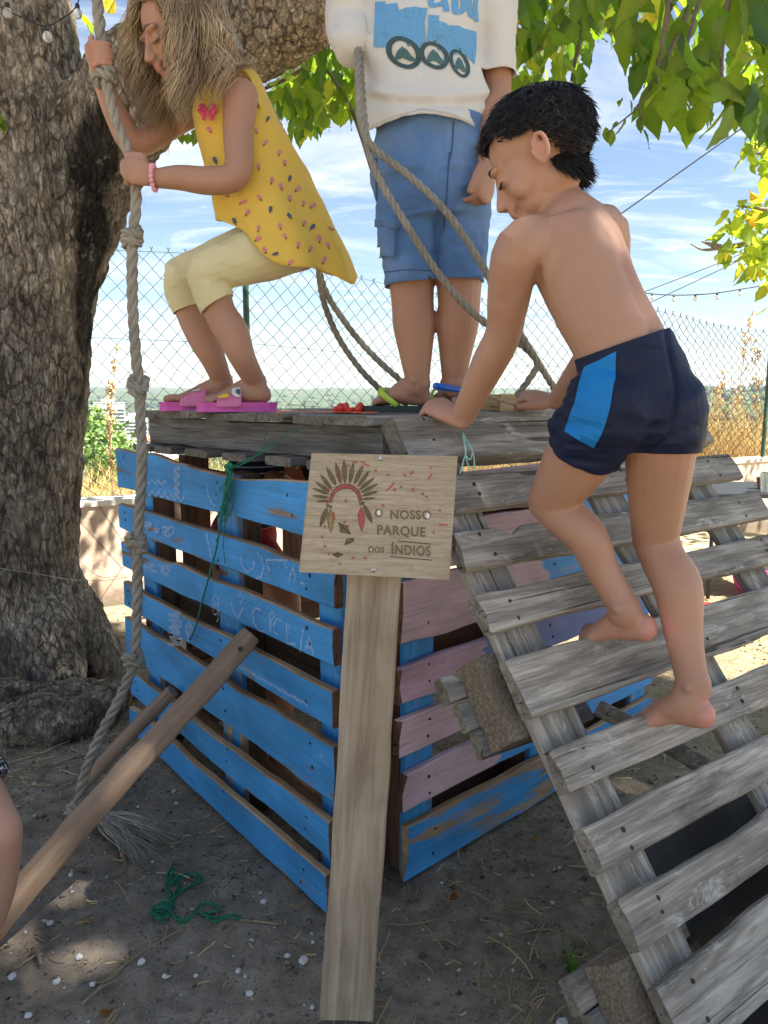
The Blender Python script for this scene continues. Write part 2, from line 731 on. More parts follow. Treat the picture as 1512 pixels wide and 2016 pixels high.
def dirt_material():
    t = NT('dry_dirt')
    v = t.coord('Object')
    n1 = t.noise(v, 1.3, 6, 0.6, 0.4)
    n2 = t.noise(v, 17, 6, 0.65, 0.2)
    n3 = t.noise(v, 240, 3, 0.6)
    g = t.vor(v, 150)
    gc = t.vor(v, 150, out='Color')
    c = t.ramp(n2, [(0.3, (0.125, 0.101, 0.077)), (0.52, (0.225, 0.185, 0.140)), (0.72, (0.33, 0.278, 0.212))])
    c = t.mix(t.ramp(n1, [(0.45, 0.0), (0.75, 0.35)]), c, (0.20, 0.16, 0.10))
    sx = t.n('ShaderNodeSeparateColor')
    t.l(gc, sx.inputs[0])
    stone = t.math('MULTIPLY', t.math('GREATER_THAN', sx.outputs[0], 0.80), t.ramp(g, [(0.25, 1.0), (0.5, 0.0)]))
    c = t.mix(t.math('MULTIPLY', stone, 0.75), c, t.mix(sx.outputs[1], (0.13, 0.115, 0.098), (0.42, 0.39, 0.34)))
    # straw litter farther from the trodden front
    tc = t.n('ShaderNodeTexCoord')
    sp = t.n('ShaderNodeSeparateXYZ')
    t.l(tc.outputs['Object'], sp.inputs[0])
    far = t.mr(t.math('ADD', t.math('ADD', sp.outputs[1], t.math('MULTIPLY', sp.outputs[0], 0.55)), t.math('MULTIPLY', n1, 1.6)), 3.1, 4.6)
    vs = t.coord('Object', (60, 9, 20), rot=(0, 0, 0.6))
    st = t.noise(vs, 2.0, 6, 0.7, 2.0)
    c = t.mix(t.math('MULTIPLY', far, t.ramp(st, [(0.36, 0.15), (0.6, 1.0)])), c, t.ramp(n3, [(0.3, (0.25, 0.18, 0.09)), (0.7, (0.44, 0.34, 0.20))]))
    ln = t.n('ShaderNodeVectorMath', operation='DISTANCE')  # ground away from the den made pale to bounce more sunlight
    t.l(tc.outputs['Object'], ln.inputs[0])
    ln.inputs[1].default_value = (0.3, 2.0, 0)
    c = t.mix(t.mr(t.math('ADD', ln.outputs['Value'], t.math('MULTIPLY', n1, 1.2)), 3.2, 4.6), c, t.ramp(n2, [(0.3, (0.30, 0.235, 0.145)), (0.7, (0.46, 0.375, 0.25))]))
    t.base(c)
    t.set(Roughness=0.95, Specular_IOR_Level=0.15)
    h = t.math('ADD', t.math('MULTIPLY', n2, 0.6), t.math('ADD', t.math('MULTIPLY', n3, 0.3), t.math('MULTIPLY', stone, 0.5)))
    t.nrm(t.bump(h, 0.8, 0.012))
    return t.m


def build_ground():
    xs = dense(-2.4, 3.0, -45, 45, 0.03)
    ys = dense(0.7, 5.2, -45, 45, 0.03)
    X, Y = np.meshgrid(xs, ys)
    Z = ground_z(X, Y)
    Z = np.where(behind_wall(X, Y) > 0.1, -0.4 - 0.3 * np.maximum(behind_wall(X, Y), 0), Z)
    nx, ny = len(xs), len(ys)
    V = np.stack([X, Y, Z], -1).reshape(-1, 3)
    i = np.arange(ny - 1)[:, None] * nx + np.arange(nx - 1)[None, :]
    F = np.stack([i, i + 1, i + nx + 1, i + nx], -1).reshape(-1, 4)
    fast_mesh('ground', V, F, dirt_material(), smooth=True, kind='structure')


build_ground()


def terrain_h(r, az):
    """Height of the valley at distance r (m) and azimuth az (rad, right positive)."""
    right = 1 / (1 + np.exp(-(az - 0.22) / 0.07))
    a = np.interp(r, [0, 2.2, 6, 9, 14, 60, 200, 450, 800, 1500, 2600, 4200, 6500], [0.2, 0.2, 0.25, 0.1, -1.2, -7, -19, -34, -47, -52, -30, 36, 60])
    b = np.interp(r, [0, 2.2, 6, 9, 14, 60, 200, 450, 800, 1300, 2000, 3000, 6500], [0.2, 0.2, 0.35, 0.3, -0.6, -4, -12, -20, -20, -4, 17, 22, 40])
    return a * (1 - right) + b * right


def hills_material():
    t = NT('far_vegetation')
    v = t.coord('Object')
    n1 = t.noise(v, 0.012, 8, 0.7)
    n2 = t.noise(v, 0.09, 5, 0.65)
    s = t.vor(v, 0.05)
    c = t.ramp(n2, [(0.36, (0.022, 0.042, 0.016)), (0.55, (0.055, 0.088, 0.030)), (0.72, (0.13, 0.14, 0.06))])
    c = t.mix(t.ramp(n1, [(0.52, 0.0), (0.66, 0.55)]), c, (0.30, 0.24, 0.13))
    c = t.mix(t.ramp(s, [(0.25, 0.55), (0.5, 0.0)]), c, (0.016, 0.030, 0.012))
    # dry grass just beyond the wall
    tc = t.n('ShaderNodeTexCoord')
    ln = t.n('ShaderNodeVectorMath', operation='LENGTH')
    t.l(tc.outputs['Object'], ln.inputs[0])
    near = t.mr(ln.outputs['Value'], 14, 40, 1, 0)
    c = t.mix(near, c, t.ramp(t.noise(v, 3, 6, 0.7), [(0.3, (0.24, 0.16, 0.06)), (0.7, (0.46, 0.36, 0.18))]))
    t.base(c)
    t.set(Roughness=1.0, Specular_IOR_Level=0.05)
    return t.m


def build_hills():
    rr = np.concatenate([np.linspace(3.0, 16, 20), np.geomspace(18, 9000, 110)])
    az = np.linspace(-1.0, 1.0, 260)
    A, Rr = np.meshgrid(az, rr)
    X, Y = Rr * np.sin(A), Rr * np.cos(A)
    Z = terrain_h(Rr, A)
    p = np.stack([X, Y, np.zeros_like(X)], -1)
    amp = np.interp(Rr, [0, 15, 100, 800, 2500, 5000], [0.02, 0.15, 0.8, 2.0, 6, 10])
    Z = Z + amp * fbm(p / 420.0, 4, 21) + np.interp(Rr, [0, 40, 300, 3000], [0.03, 0.15, 0.9, 3.2]) * fbm(p / 38.0, 4, 9)
    # keep it behind the wall
    q = behind_wall(X, Y)
    Z = np.where(q < 0.12, -0.8, Z)
    nx, ny = len(az), len(rr)
    i = np.arange(ny - 1)[:, None] * nx + np.arange(nx - 1)[None, :]
    F = np.stack([i, i + 1, i + nx + 1, i + nx], -1).reshape(-1, 4)
    o = fast_mesh('hills', np.stack([X, Y, Z], -1).reshape(-1, 3), F, hills_material(), smooth=True, kind='structure')
    return o


HILLS = build_hills()


def terr(x, y):
    r = np.hypot(x, y)
    a = np.arctan2(x, y)
    p = np.stack([x, y, np.zeros_like(x)], -1)
    amp = np.interp(r, [0, 15, 100, 800, 2500, 5000], [0.02, 0.15, 0.8, 2.0, 6, 10])
    return terrain_h(r, a) + amp * fbm(p / 420.0, 4, 21) + np.interp(r, [0, 40, 300, 3000], [0.03, 0.15, 0.9, 3.2]) * fbm(p / 38.0, 4, 9)


def leafmat(name, c, var, trans=0.5, rough=0.5, alt=None, tl=None):
    t = NT(name)
    oi = t.n('ShaderNodeObjectInfo')
    a = t.attr('col')
    v = t.coord('Object', (1, 1, 1))
    n = t.noise(v, 30, 3, 0.6)
    col = t.mix(1.0, a, t.ramp(n, [(0.3, (0.85, 0.85, 0.8)), (0.7, (1.1, 1.1, 1.0))]), 'MULTIPLY')
    t.base(col)
    t.set(Roughness=rough, Specular_IOR_Level=0.4)
    tr = t.n('ShaderNodeBsdfTranslucent')
    t.l(t.mix(1.0, col, tl or (2.2, 2.3, 0.85), 'MULTIPLY'), tr.inputs[0])
    ms = t.n('ShaderNodeMixShader')
    ms.inputs[0].default_value = trans
    t.l(t.b.outputs[0], ms.inputs[1])
    t.l(tr.outputs[0], ms.inputs[2])
    t.l(ms.outputs[0], t.o.inputs[0])
    return t.m


MAT['far_tree'] = leafmat('far_tree_leaves', None, 0, 0.15)
MAT['leaf'] = leafmat('leaf_green', None, 0, 0.58, tl=(2.6, 2.6, 0.9))
MAT['straw'] = leafmat('straw', None, 0, 0.25, 0.7, tl=(1.2, 1.1, 0.8))


def build_far_woods():
    """Shrubs and trees that cover the far slopes as one mass."""
    V = []
    F = []
    C = []
    n = 0
    base = np.array(ellipsoid((0, 0, 0), 1, None, 6, 4)[0])
    bf = ellipsoid((0, 0, 0), 1, None, 6, 4)[1]
    tri = []
    for f in bf:
        tri += [f[:3]] if len(f) == 3 else [f[:3], (f[0], f[2], f[3])]
    tri = np.array(tri)
    N = 5200
    az = RNG.uniform(-0.62, 0.62, N)
    r = np.exp(RNG.uniform(np.log(45), np.log(3200), N))
    x, y = r * np.sin(az), r * np.cos(az)
    keep = fbm(np.stack([x / 120, y / 120, x * 0], -1), 3, 5) > -0.25
    town = (az < -0.22) & (r > 250) & (r < 900)
    keep &= ~(town & (RNG.random(N) < 0.6))
    x, y, r = x[keep], y[keep], r[keep]
    z = terr(x, y)
    sz = np.interp(r, [40, 300, 1200, 3200], [1.3, 3.0, 5.5, 11]) * RNG.uniform(0.55, 1.25, len(x))
    for i in range(len(x)):
        k = sz[i]
        rs = 1 + 0.35 * vn(base * 1.7 + i * 3.1, 4)[:, None]
        V.append(base * rs * (k * RNG.uniform(0.9, 1.4), k * RNG.uniform(0.9, 1.4), k * RNG.uniform(0.7, 1.1)) + (x[i], y[i], z[i] + k * 0.45))
        F.append(tri + n)
        n += len(base)
        g = RNG.uniform(0.6, 1.3)
        w = RNG.random()
        C.append(np.tile(np.array([0.030 + 0.045 * w, 0.062 + 0.03 * w, 0.018]) * g, (len(base), 1)))
    o = fast_mesh('woodland', np.concatenate(V), np.concatenate(F), MAT['far_tree'], kind='stuff', smooth=True)
    cattr(o, np.concatenate(C))


build_far_woods()

# ------------------------------------------------------------ town and viaduct
MAT['house'] = plain('house_plaster', (0.62, 0.60, 0.56), 0.9, 0.06, 2, 0)
MAT['tower'] = plain('tower_plaster', (0.55, 0.55, 0.54), 0.9, 0.06, 2, 0)
MAT['roof'] = plain('roof_tile', (0.36, 0.17, 0.10), 0.9, 0.2, 2, 0)
MAT['glass'] = plain('window_glass', (0.06, 0.07, 0.08), 0.2, 0.2, 2, 0)
MAT['concrete'] = plain('viaduct_concrete', (0.42, 0.36, 0.36), 0.9, 0.1, 1, 0)


def at_ground_far(px, D):
    r = ray(px, 800)
    d = Vector((r.x, r.y, 0)).normalized() * D
    return Vector((d.x, d.y, float(terr(np.array([d.x]), np.array([d.y]))[0])))


def tower(px, D, w, h, label):
    b = at_ground_far(px, D)
    b.z -= 1
    t = thing('apartment_tower', b, label, 'building', 'apartment towers in the valley')
    ang = 0.35
    M = Matrix.Translation(b) @ Matrix.Rotation(ang, 4, 'Z')
    obj('wall', Geo().box((-w / 2, -w * 0.35, 0), (w / 2, w * 0.35, h), M), MAT['tower'], t)
    obj('roof', Geo().box((-w * 0.2, -w * 0.2, h), (w * 0.2, w * 0.2, h + 3), M), MAT['tower'], t)
    first = None
    for k in range(int(h / 3.1) - 1):
        z = 2 + k * 3.1
        g = Geo().box((-w * 0.46, -w * 0.35 - 0.25, z), (w * 0.46, -w * 0.35 - 0.02, z + 1.3), M)
        obj('window', g, MAT['glass'], t)


tower(212, 690, 27, 40, 'pale high rise tower at far left behind the chain link fence')
tower(262, 760, 24, 27, 'lower pale apartment block right of the high rise tower')
tower(190, 560, 16, 14, 'small pale apartment block in front of the high rise tower')


def house(px, D, w, h, i):
    b = at_ground_far(px, D)
    b.z -= 0.5
    t = thing('house', b, 'pale house with tiled roof among the hazy valley town', 'house', 'houses of the valley town')
    M = Matrix.Translation(b) @ Matrix.Rotation(RNG.uniform(-0.8, 0.8), 4, 'Z')
    obj('wall', Geo().box((-w / 2, -w * 0.35, 0), (w / 2, w * 0.35, h), M), MAT['house'], t)
    g = Geo()
    V = [M @ Vector(q) for q in ((-w * .54, -w * .4, h), (w * .54, -w * .4, h), (w * .54, w * .4, h), (-w * .54, w * .4, h), (-w * .54, 0, h + w * .22), (w * .54, 0, h + w * .22))]
    g.add(V, [(0, 1, 5, 4), (2, 3, 4, 5), (0, 4, 3), (1, 2, 5), (3, 2, 1, 0)])
    obj('roof', g, MAT['roof'], t)
    g = Geo()
    for k in (-0.3, 0.0, 0.3):
        g.box((w * k - 0.6, -w * 0.35 - 0.12, h * 0.4), (w * k + 0.6, -w * 0.35 - 0.02, h * 0.75), M)
    obj('window', g, MAT['glass'], t, kind='stuff')


for i in range(26):
    house(RNG.uniform(172, 300) if i < 16 else RNG.uniform(300, 760), RNG.uniform(330, 900), RNG.uniform(9, 17), RNG.uniform(5, 10), i)


def viaduct():
    a = P(196, 843, 330)
    b = P(312, 893, 205)
    d = (b - a)
    ext = b + d * 0.6
    start = a - d * 0.5
    t = thing('viaduct', (a + b) / 2, 'long concrete road viaduct on piers crossing the valley at left', 'viaduct')
    L = (ext - start).length
    M = frame(ext - start, Vector((0, 0, 1)), start)
    M2 = Matrix.Translation(start) @ M.to_3x3().to_4x4()
    obj('deck', Geo().box((0, -2.2, -4), (L, 0, 4), M2), MAT['concrete'], t)
    obj('parapet', Geo().box((0, 0.003, 3.6), (L, 0.9, 4), M2), MAT['house'], t)
    for k in range(6):
        q = start.lerp(ext, (k + 0.5) / 6)
        zb = float(terr(np.array([q.x]), np.array([q.y]))[0]) - 2
        obj('pier', Geo().tube([(q.x, q.y, zb), (q.x, q.y, q.z - 2.3)], [2.2, 1.8], 10), MAT['concrete'], t)


viaduct()


def mid_trees():
    """Single leafy trees just down the slope at left, behind the fence."""
    specs = [(186, 905, 52, 3.4, 'bright green leafy tree below the viaduct at left'), (235, 930, 40, 1.6, 'small green shrub beyond the wall left of the blue pallet'), (165, 880, 75, 4.2, 'tall green tree beyond the fence beside the trunk')]
    for px, py, D, rad, lab in specs:
        c = P(px, py, D)
        zb = float(terr(np.array([c.x]), np.array([c.y]))[0])
        t = thing('leafy_tree', (c.x, c.y, zb), lab, 'tree', 'trees below the fence')
        obj('trunk', Geo().tube([(c.x, c.y, zb - 0.5), c], [rad * 0.09, rad * 0.05], 7), MAT['brown'], t)
        N = 2600
        d = RNG.normal(size=(N, 3))
        d /= np.linalg.norm(d, axis=1, keepdims=True)
        rr = rad * (0.55 + 0.45 * RNG.random(N)) * (1 + 0.4 * fbm(d * 1.8, 3, int(px)))
        ctr = np.array(c) + d * rr[:, None]
        a = RNG.normal(size=(N, 3))
        a /= np.linalg.norm(a, axis=1, keepdims=True)
        b = np.cross(a, d)
        b /= np.linalg.norm(b, axis=1, keepdims=True) + 1e-9
        s = rad * 0.07
        V = np.stack([ctr - a * s, ctr - b * s * .6, ctr + a * s, ctr + b * s * .6], 1).reshape(-1, 3)
        o = fast_mesh('crown', V, np.arange(4 * N).reshape(-1, 4), MAT['far_tree'], t)
        w = RNG.random((N, 1))
        cattr(o, np.repeat(np.hstack([0.09 + 0.09 * w, 0.17 + 0.10 * w, 0.035 + 0.02 * w]), 4, 0))


mid_trees()

# ============================================================ WALL AND FENCE


def wall_material():
    t = NT('old_plaster')
    v = t.coord('Object')
    n1 = t.noise(v, 3, 8, 0.68, 0.3)
    n2 = t.noise(v, 60, 4, 0.6)
    c = t.ramp(n1, [(0.3, (0.42, 0.31, 0.22)), (0.5, (0.60, 0.47, 0.35)), (0.7, (0.70, 0.59, 0.46))])
    cr = t.vor(v, 1.6, 'DISTANCE_TO_EDGE')
    c = t.mix(t.ramp(cr, [(0.0, 0.7), (0.012, 0.0)]), c, (0.12, 0.09, 0.07))
    tc = t.n('ShaderNodeTexCoord')
    sp = t.n('ShaderNodeSeparateXYZ')
    t.l(tc.outputs['Object'], sp.inputs[0])
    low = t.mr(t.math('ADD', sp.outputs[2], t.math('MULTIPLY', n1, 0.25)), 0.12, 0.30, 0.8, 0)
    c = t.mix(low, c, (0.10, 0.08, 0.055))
    t.base(c)
    t.set(Roughness=0.95, Specular_IOR_Level=0.15)
    t.nrm(t.bump(n2, 0.4, 0.006, t.bump(n1, 0.4, 0.03)))
    return t.m


def build_wall():
    M = frame(WD, WN, WP)
    t = thing('garden_wall', WP, 'low cream plastered wall below the chain link fence', 'wall')
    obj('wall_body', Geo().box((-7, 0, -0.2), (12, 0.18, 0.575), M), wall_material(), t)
    obj('coping', Geo().box((-7, -0.012, 0.575), (12, 0.195, 0.605), M), plain('pale_coping', (0.66, 0.60, 0.50), 0.9, 0.15, 12, 0.4), t)


build_wall()


def build_fence():
    off = 0.11
    o0 = WP + WN * off
    t = thing('chain_link_fence', o0 + Vector((0, 0, 0.6)), 'sagging chain link fence on green posts along the low wall', 'fence')
    cw, ch = 0.098, 0.104
    L0, L1 = -1.6, 7.4
    n = int((L1 - L0) / cw)
    V = []
    F = []
    C = 0

    def top(s):
        return 2.02 - 0.03 * s - 0.085 * math.sin(math.pi * ((s - 0.9) / 3.1 % 1.0)) ** 2

    rows = 27
    for i in range(n):
        for sgn in (1, -1):
            pts = []
            s0 = L0 + i * cw
            tp = top(s0)
            for k in range(rows + 1):
                u = k / rows
                s = s0 + (cw / 2 if (k % 2) else 0) * sgn + 0 * u
                z = 0.62 + (tp - 0.62) * (1 - u)
                p = np.array([[s * 1.3, z * 2.2, 0.3]])
                ds = 0.020 * vn(p, 2)[0] + 0.012 * vn(p * 3, 8)[0]
                dz = 0.022 * vn(p + 9, 3)[0]
                dn = 0.05 * vn(p * 0.7 + 5, 6)[0] + 0.003 * sgn
                sq = 0.03 * math.exp(-((s - 5.0) / 0.35) ** 2) * vn(p * 4, 12)[0]
                q = o0 + WD * (s + ds + sq) + WN * dn
                pts.append((q.x, q.y, z + dz * (0.3 + u)))
            # twisted tip at the selvedge
            pts.insert(0, (pts[0][0] + 0.008 * sgn, pts[0][1], pts[0][2] + 0.02))
            v, f = tube(pts, 0.0025, 4, caps=False)
            V.append(np.array(v))
            F.append(np.array(f) + C)
            C += len(v)
    o = fast_mesh('wire_mesh', np.concatenate(V), np.concatenate(F), MAT['wire'], t, kind='stuff')
    # a second, older length of mesh hanging low inside the first
    V = []
    F = []
    C = 0
    for i in range(int(4.4 / 0.09)):
        for sgn in (1, -1):
            pts = []
            s0 = L0 + 1.0 + i * 0.09
            for k in range(13):
                u = k / 12
                s = s0 + (0.045 if k % 2 else 0) * sgn
                z = 0.60 + (1.06 - 0.60) * (1 - u)
                p = np.array([[s * 2, z * 3, 4.3]])
                q = o0 + WD * (s + 0.03 * vn(p, 2)[0]) + WN * (-0.05 + 0.04 * vn(p + 3, 5)[0])
                pts.append((q.x, q.y, z + 0.03 * vn(p + 7, 3)[0]))
            v, f = tube(pts, 0.0014, 4, caps=False)
            V.append(np.array(v))
            F.append(np.array(f) + C)
            C += len(v)
    fast_mesh('lower_wire_mesh', np.concatenate(V), np.concatenate(F), MAT['wire'], t, kind='stuff')
    for zz, nm in ((2.0, 'top'), (1.52, 'mid'), (1.16, 'low')):
        pts = []
        for k in range(60):
            s = L0 + (L1 - L0) * k / 59
            q = o0 + WD * s
            z = top(s) if nm == 'top' else zz - 0.03 * s - 0.03 * math.sin(math.pi * ((s - 0.9) / 3.1 % 1.0))
            pts.append((q.x, q.y, z))
        obj('tension_wire', Geo().tube(pts, 0.0016, 5), MAT['wire'], t)
    gm = plain('green_post_paint', (0.03, 0.085, 0.055), 0.5, 0.3, 60, 0.1)
    for px in (60, 487, 1516):
        q = on_wall(px, 700, off)
        obj('fence_post', Geo().tube([(q.x, q.y, 0.58), (q.x, q.y, 2.06)], 0.019, 10), gm, t)


build_fence()

# ============================================================ DRY GRASS AND WEEDS


def blades(name, base, hgt, lean, col, wid, seg=3, parent=None, kind='stuff', mat=None, droop=0.3):
    """Many thin blades from arrays of bases, heights, lean vectors and colours."""
    n = len(base)
    V = np.zeros((n, (seg + 1) * 2, 3))
    yaw = RNG.uniform(0, math.pi, n)
    w = np.stack([np.cos(yaw), np.sin(yaw), np.zeros(n)], -1)
    for k in range(seg + 1):
        u = k / seg
        c = base + np.stack([np.zeros(n), np.zeros(n), hgt * (u - droop * u * u * np.linalg.norm(lean, axis=1))], -1) + lean * (hgt * u ** 1.6)[:, None]
        ww = (wid * (1 - 0.85 * u))[:, None]
        V[:, 2 * k] = c - w * ww
        V[:, 2 * k + 1] = c + w * ww
    F = []
    b = np.arange(n)[:, None] * (seg + 1) * 2
    for k in range(seg):
        F.append(np.concatenate([b + 2 * k, b + 2 * k + 1, b + 2 * k + 3, b + 2 * k + 2], 1))
    o = fast_mesh(name, V.reshape(-1, 3), np.concatenate(F), mat or MAT['straw'], parent, kind=kind)
    cattr(o, np.repeat(col, (seg + 1) * 2, 0))
    return o


def build_dry_grass():
    N = 15000
    s = RNG.uniform(-2.5, 9.5, N)
    q = 0.28 + RNG.gamma(1.6, 0.8, N)
    x = WP.x + WD.x * s + WN.x * q
    y = WP.y + WD.y * s + WN.y * q
    z = terr(x, y) - 0.05
    right = np.clip((s - 2.5) / 2.0, 0, 1)
    h = RNG.uniform(0.35, 0.70, N) * (0.75 + 0.75 * right) * RNG.uniform(0.7, 1.15, N)
    lean = RNG.normal(size=(N, 3)) * (0.38, 0.38, 0)
    w = RNG.random((N, 1))
    g = RNG.uniform(0.7, 1.25, (N, 1))
    col = np.hstack([0.52 + 0.16 * w, 0.36 + 0.14 * w, 0.13 + 0.13 * w]) * g
    blades('dry_grass', np.stack([x, y, z], -1), h, lean, np.clip(col, 0, 1), RNG.uniform(0.0018, 0.005, N), 4)


build_dry_grass()


def tall_weed(px, D, h, lab, seed, spread=0.35):
    rs = np.random.default_rng(seed)
    r = ray(px, 800)
    b = Vector((r.x, r.y, 0)) * (D / r.y)
    b.z = float(terr(np.array([b.x]), np.array([b.y]))[0]) - 0.03
    t = thing('dry_weed', b, lab, 'weed', 'tall dry weeds beyond the wall')
    g = Geo()
    heads = []
    main = [b + Vector((0.02 * math.sin(3 * u + seed), 0, h * u)) + Vector((0.10 * u * u * (1 if seed % 2 else -1), 0, 0)) for u in np.linspace(0, 1, 8)]
    g.tube(main, [0.006, 0.0055, 0.005, 0.0045, 0.004, 0.0035, 0.003, 0.002], 5)
    for k in range(26):
        u = rs.uniform(0.25, 0.98)
        p = main[int(u * 7)].lerp(main[min(7, int(u * 7) + 1)], (u * 7) % 1)
        an = rs.uniform(0, 6.28)
        L = h * rs.uniform(0.06, 0.22) * (1.15 - u)
        d = Vector((math.cos(an) * spread * 2, math.sin(an) * spread * 2, rs.uniform(0.5, 1.1))).normalized()
        e = p + d * L
        g.tube([p, p.lerp(e, 0.5) + Vector((0, 0, L * 0.06)), e], [0.003, 0.0022, 0.0015], 4)
        for j in range(rs.integers(3, 9)):
            heads.append(p.lerp(e, rs.uniform(0.35, 1.05)) + Vector(rs.normal(size=3)) * 0.012)
    obj('stem', g, plain('dry_stem_%d' % seed, (0.47, 0.34, 0.18), 0.8, 0.3, 50, 0.2), t, smooth=True)
    g = Geo()
    for q in heads:
        g.ell(q, tuple(rs.uniform(0.006, 0.013, 3)), None, 5, 4)
    obj('seed_heads', g, plain('seed_husk_%d' % seed, (0.57, 0.40, 0.21), 0.9, 0.4, 90, 0.2), t, kind='stuff')


tall_weed(1452, 8.2, 1.75, 'tallest dry weed with thin reddish stem behind the right fence', 3, 0.22)
tall_weed(1428, 7.9, 0.95, 'bushy orange dry weed beyond the wall right of the shorts', 4, 0.55)
tall_weed(1402, 8.4, 1.15, 'thin dry weed close to the edge of the navy shorts', 5, 0.2)
tall_weed(1492, 7.9, 1.4, 'dry weed with round seed heads at the right edge', 6, 0.3)
tall_weed(1475, 8.6, 0.9, 'short dense dry weed between the tall weeds at right', 8, 0.5)
tall_weed(212, 5.4, 1.25, 'single thin dry weed behind the fence beside the hanging rope', 9, 0.12)

# ============================================================ MAIN TREE


def keep_largest(bm):
    bm.verts.ensure_lookup_table()
    seen, best = set(), []
    for v0 in bm.verts:
        if v0.index in seen:
            continue
        st, isl = [v0], []
        seen.add(v0.index)
        while st:
            v = st.pop()
            isl.append(v)
            for e in v.link_edges:
                w = e.other_vert(v)
                if w.index not in seen:
                    seen.add(w.index)
                    st.append(w)
        if len(isl) > len(best):
            best = isl
    ok = set(best)
    bmesh.ops.delete(bm, geom=[v for v in bm.verts if v not in ok], context='VERTS')


def smooth_rim(bm, it=6):
    rim = {}
    for e in bm.edges:
        if len(e.link_faces) == 1:
            a, b = e.verts
            rim.setdefault(a, []).append(b)
            rim.setdefault(b, []).append(a)
    for _ in range(it):
        new = {v: (v.co + sum((w.co for w in ws), Vector())) / (1 + len(ws)) for v, ws in rim.items()}
        for v, c in new.items():
            v.co = c


def organic(name, g, mat, parent=None, voxel=0.0034, smooth=4, cuts=(), solid=0.0, disp=None, inflate=0.0):
    """Melt the closed pieces of a Geo into one continuous surface."""
    me = bpy.data.meshes.new('tmp')
    me.from_pydata(g.v, [], g.f)
    tmp = bpy.data.objects.new('tmp', me)
    COL.objects.link(tmp)
    m = tmp.modifiers.new('r', 'REMESH')
    m.mode = 'VOXEL'
    m.voxel_size = voxel
    m.adaptivity = 0
    if smooth:
        m = tmp.modifiers.new('s', 'SMOOTH')
        m.factor = 0.5
        m.iterations = smooth
    dg = bpy.context.evaluated_depsgraph_get()
    dg.update()
    me2 = bpy.data.meshes.new_from_object(tmp.evaluated_get(dg))
    bpy.data.objects.remove(tmp)
    bpy.data.meshes.remove(me)
    me2.name = name
    n = len(me2.vertices)
    co = np.zeros(n * 3, np.float32)
    me2.vertices.foreach_get('co', co)
    co = co.reshape(-1, 3).astype(float)
    if disp is not None or inflate:
        no = np.zeros(n * 3, np.float32)
        me2.vertices.foreach_get('normal', no)
        no = no.reshape(-1, 3).astype(float)
        d = np.full(n, float(inflate))
        if disp is not None:
            d = d + disp(co, no)
        co = co + no * d[:, None]
        me2.vertices.foreach_set('co', co.astype(np.float32).ravel())
    if cuts:
        bm = bmesh.new()
        bm.from_mesh(me2)
        for (p, nn, rad) in cuts:
            p = Vector(p)
            fs = [f for f in bm.faces if (f.calc_center_median() - p).length < rad]
            geom = set(fs)
            for f in fs:
                geom.update(f.verts)
                geom.update(f.edges)
            bmesh.ops.bisect_plane(bm, geom=list(geom), dist=1e-5, plane_co=p, plane_no=Vector(nn).normalized(), clear_outer=True)
        bm.verts.index_update()
        keep_largest(bm)
        bm.to_mesh(me2)
        bm.free()
    me2.materials.clear()
    for q in (mat if isinstance(mat, (list, tuple)) else [mat]):
        me2.materials.append(q)
    me2.polygons.foreach_set('use_smooth', np.ones(len(me2.polygons), bool))
    me2.update()
    o = bpy.data.objects.new(name, me2)
    put(o, parent)
    if solid:
        m = o.modifiers.new('thickness', 'SOLIDIFY')
        m.thickness = solid
        m.offset = -1
    return o


def coords(o):
    n = len(o.data.vertices)
    co = np.zeros(n * 3, np.float32)
    o.data.vertices.foreach_get('co', co)
    return co.reshape(-1, 3).astype(float)


def to_px(co):
    d = co - np.array([0, 0, EYE])
    cp, sp = math.cos(PITCH), math.sin(PITCH)
    z = d[:, 1] * cp - d[:, 2] * sp
    y = d[:, 1] * sp + d[:, 2] * cp
    return np.stack([756 + FPX * d[:, 0] / z, 1008 - FPX * y / z], -1)


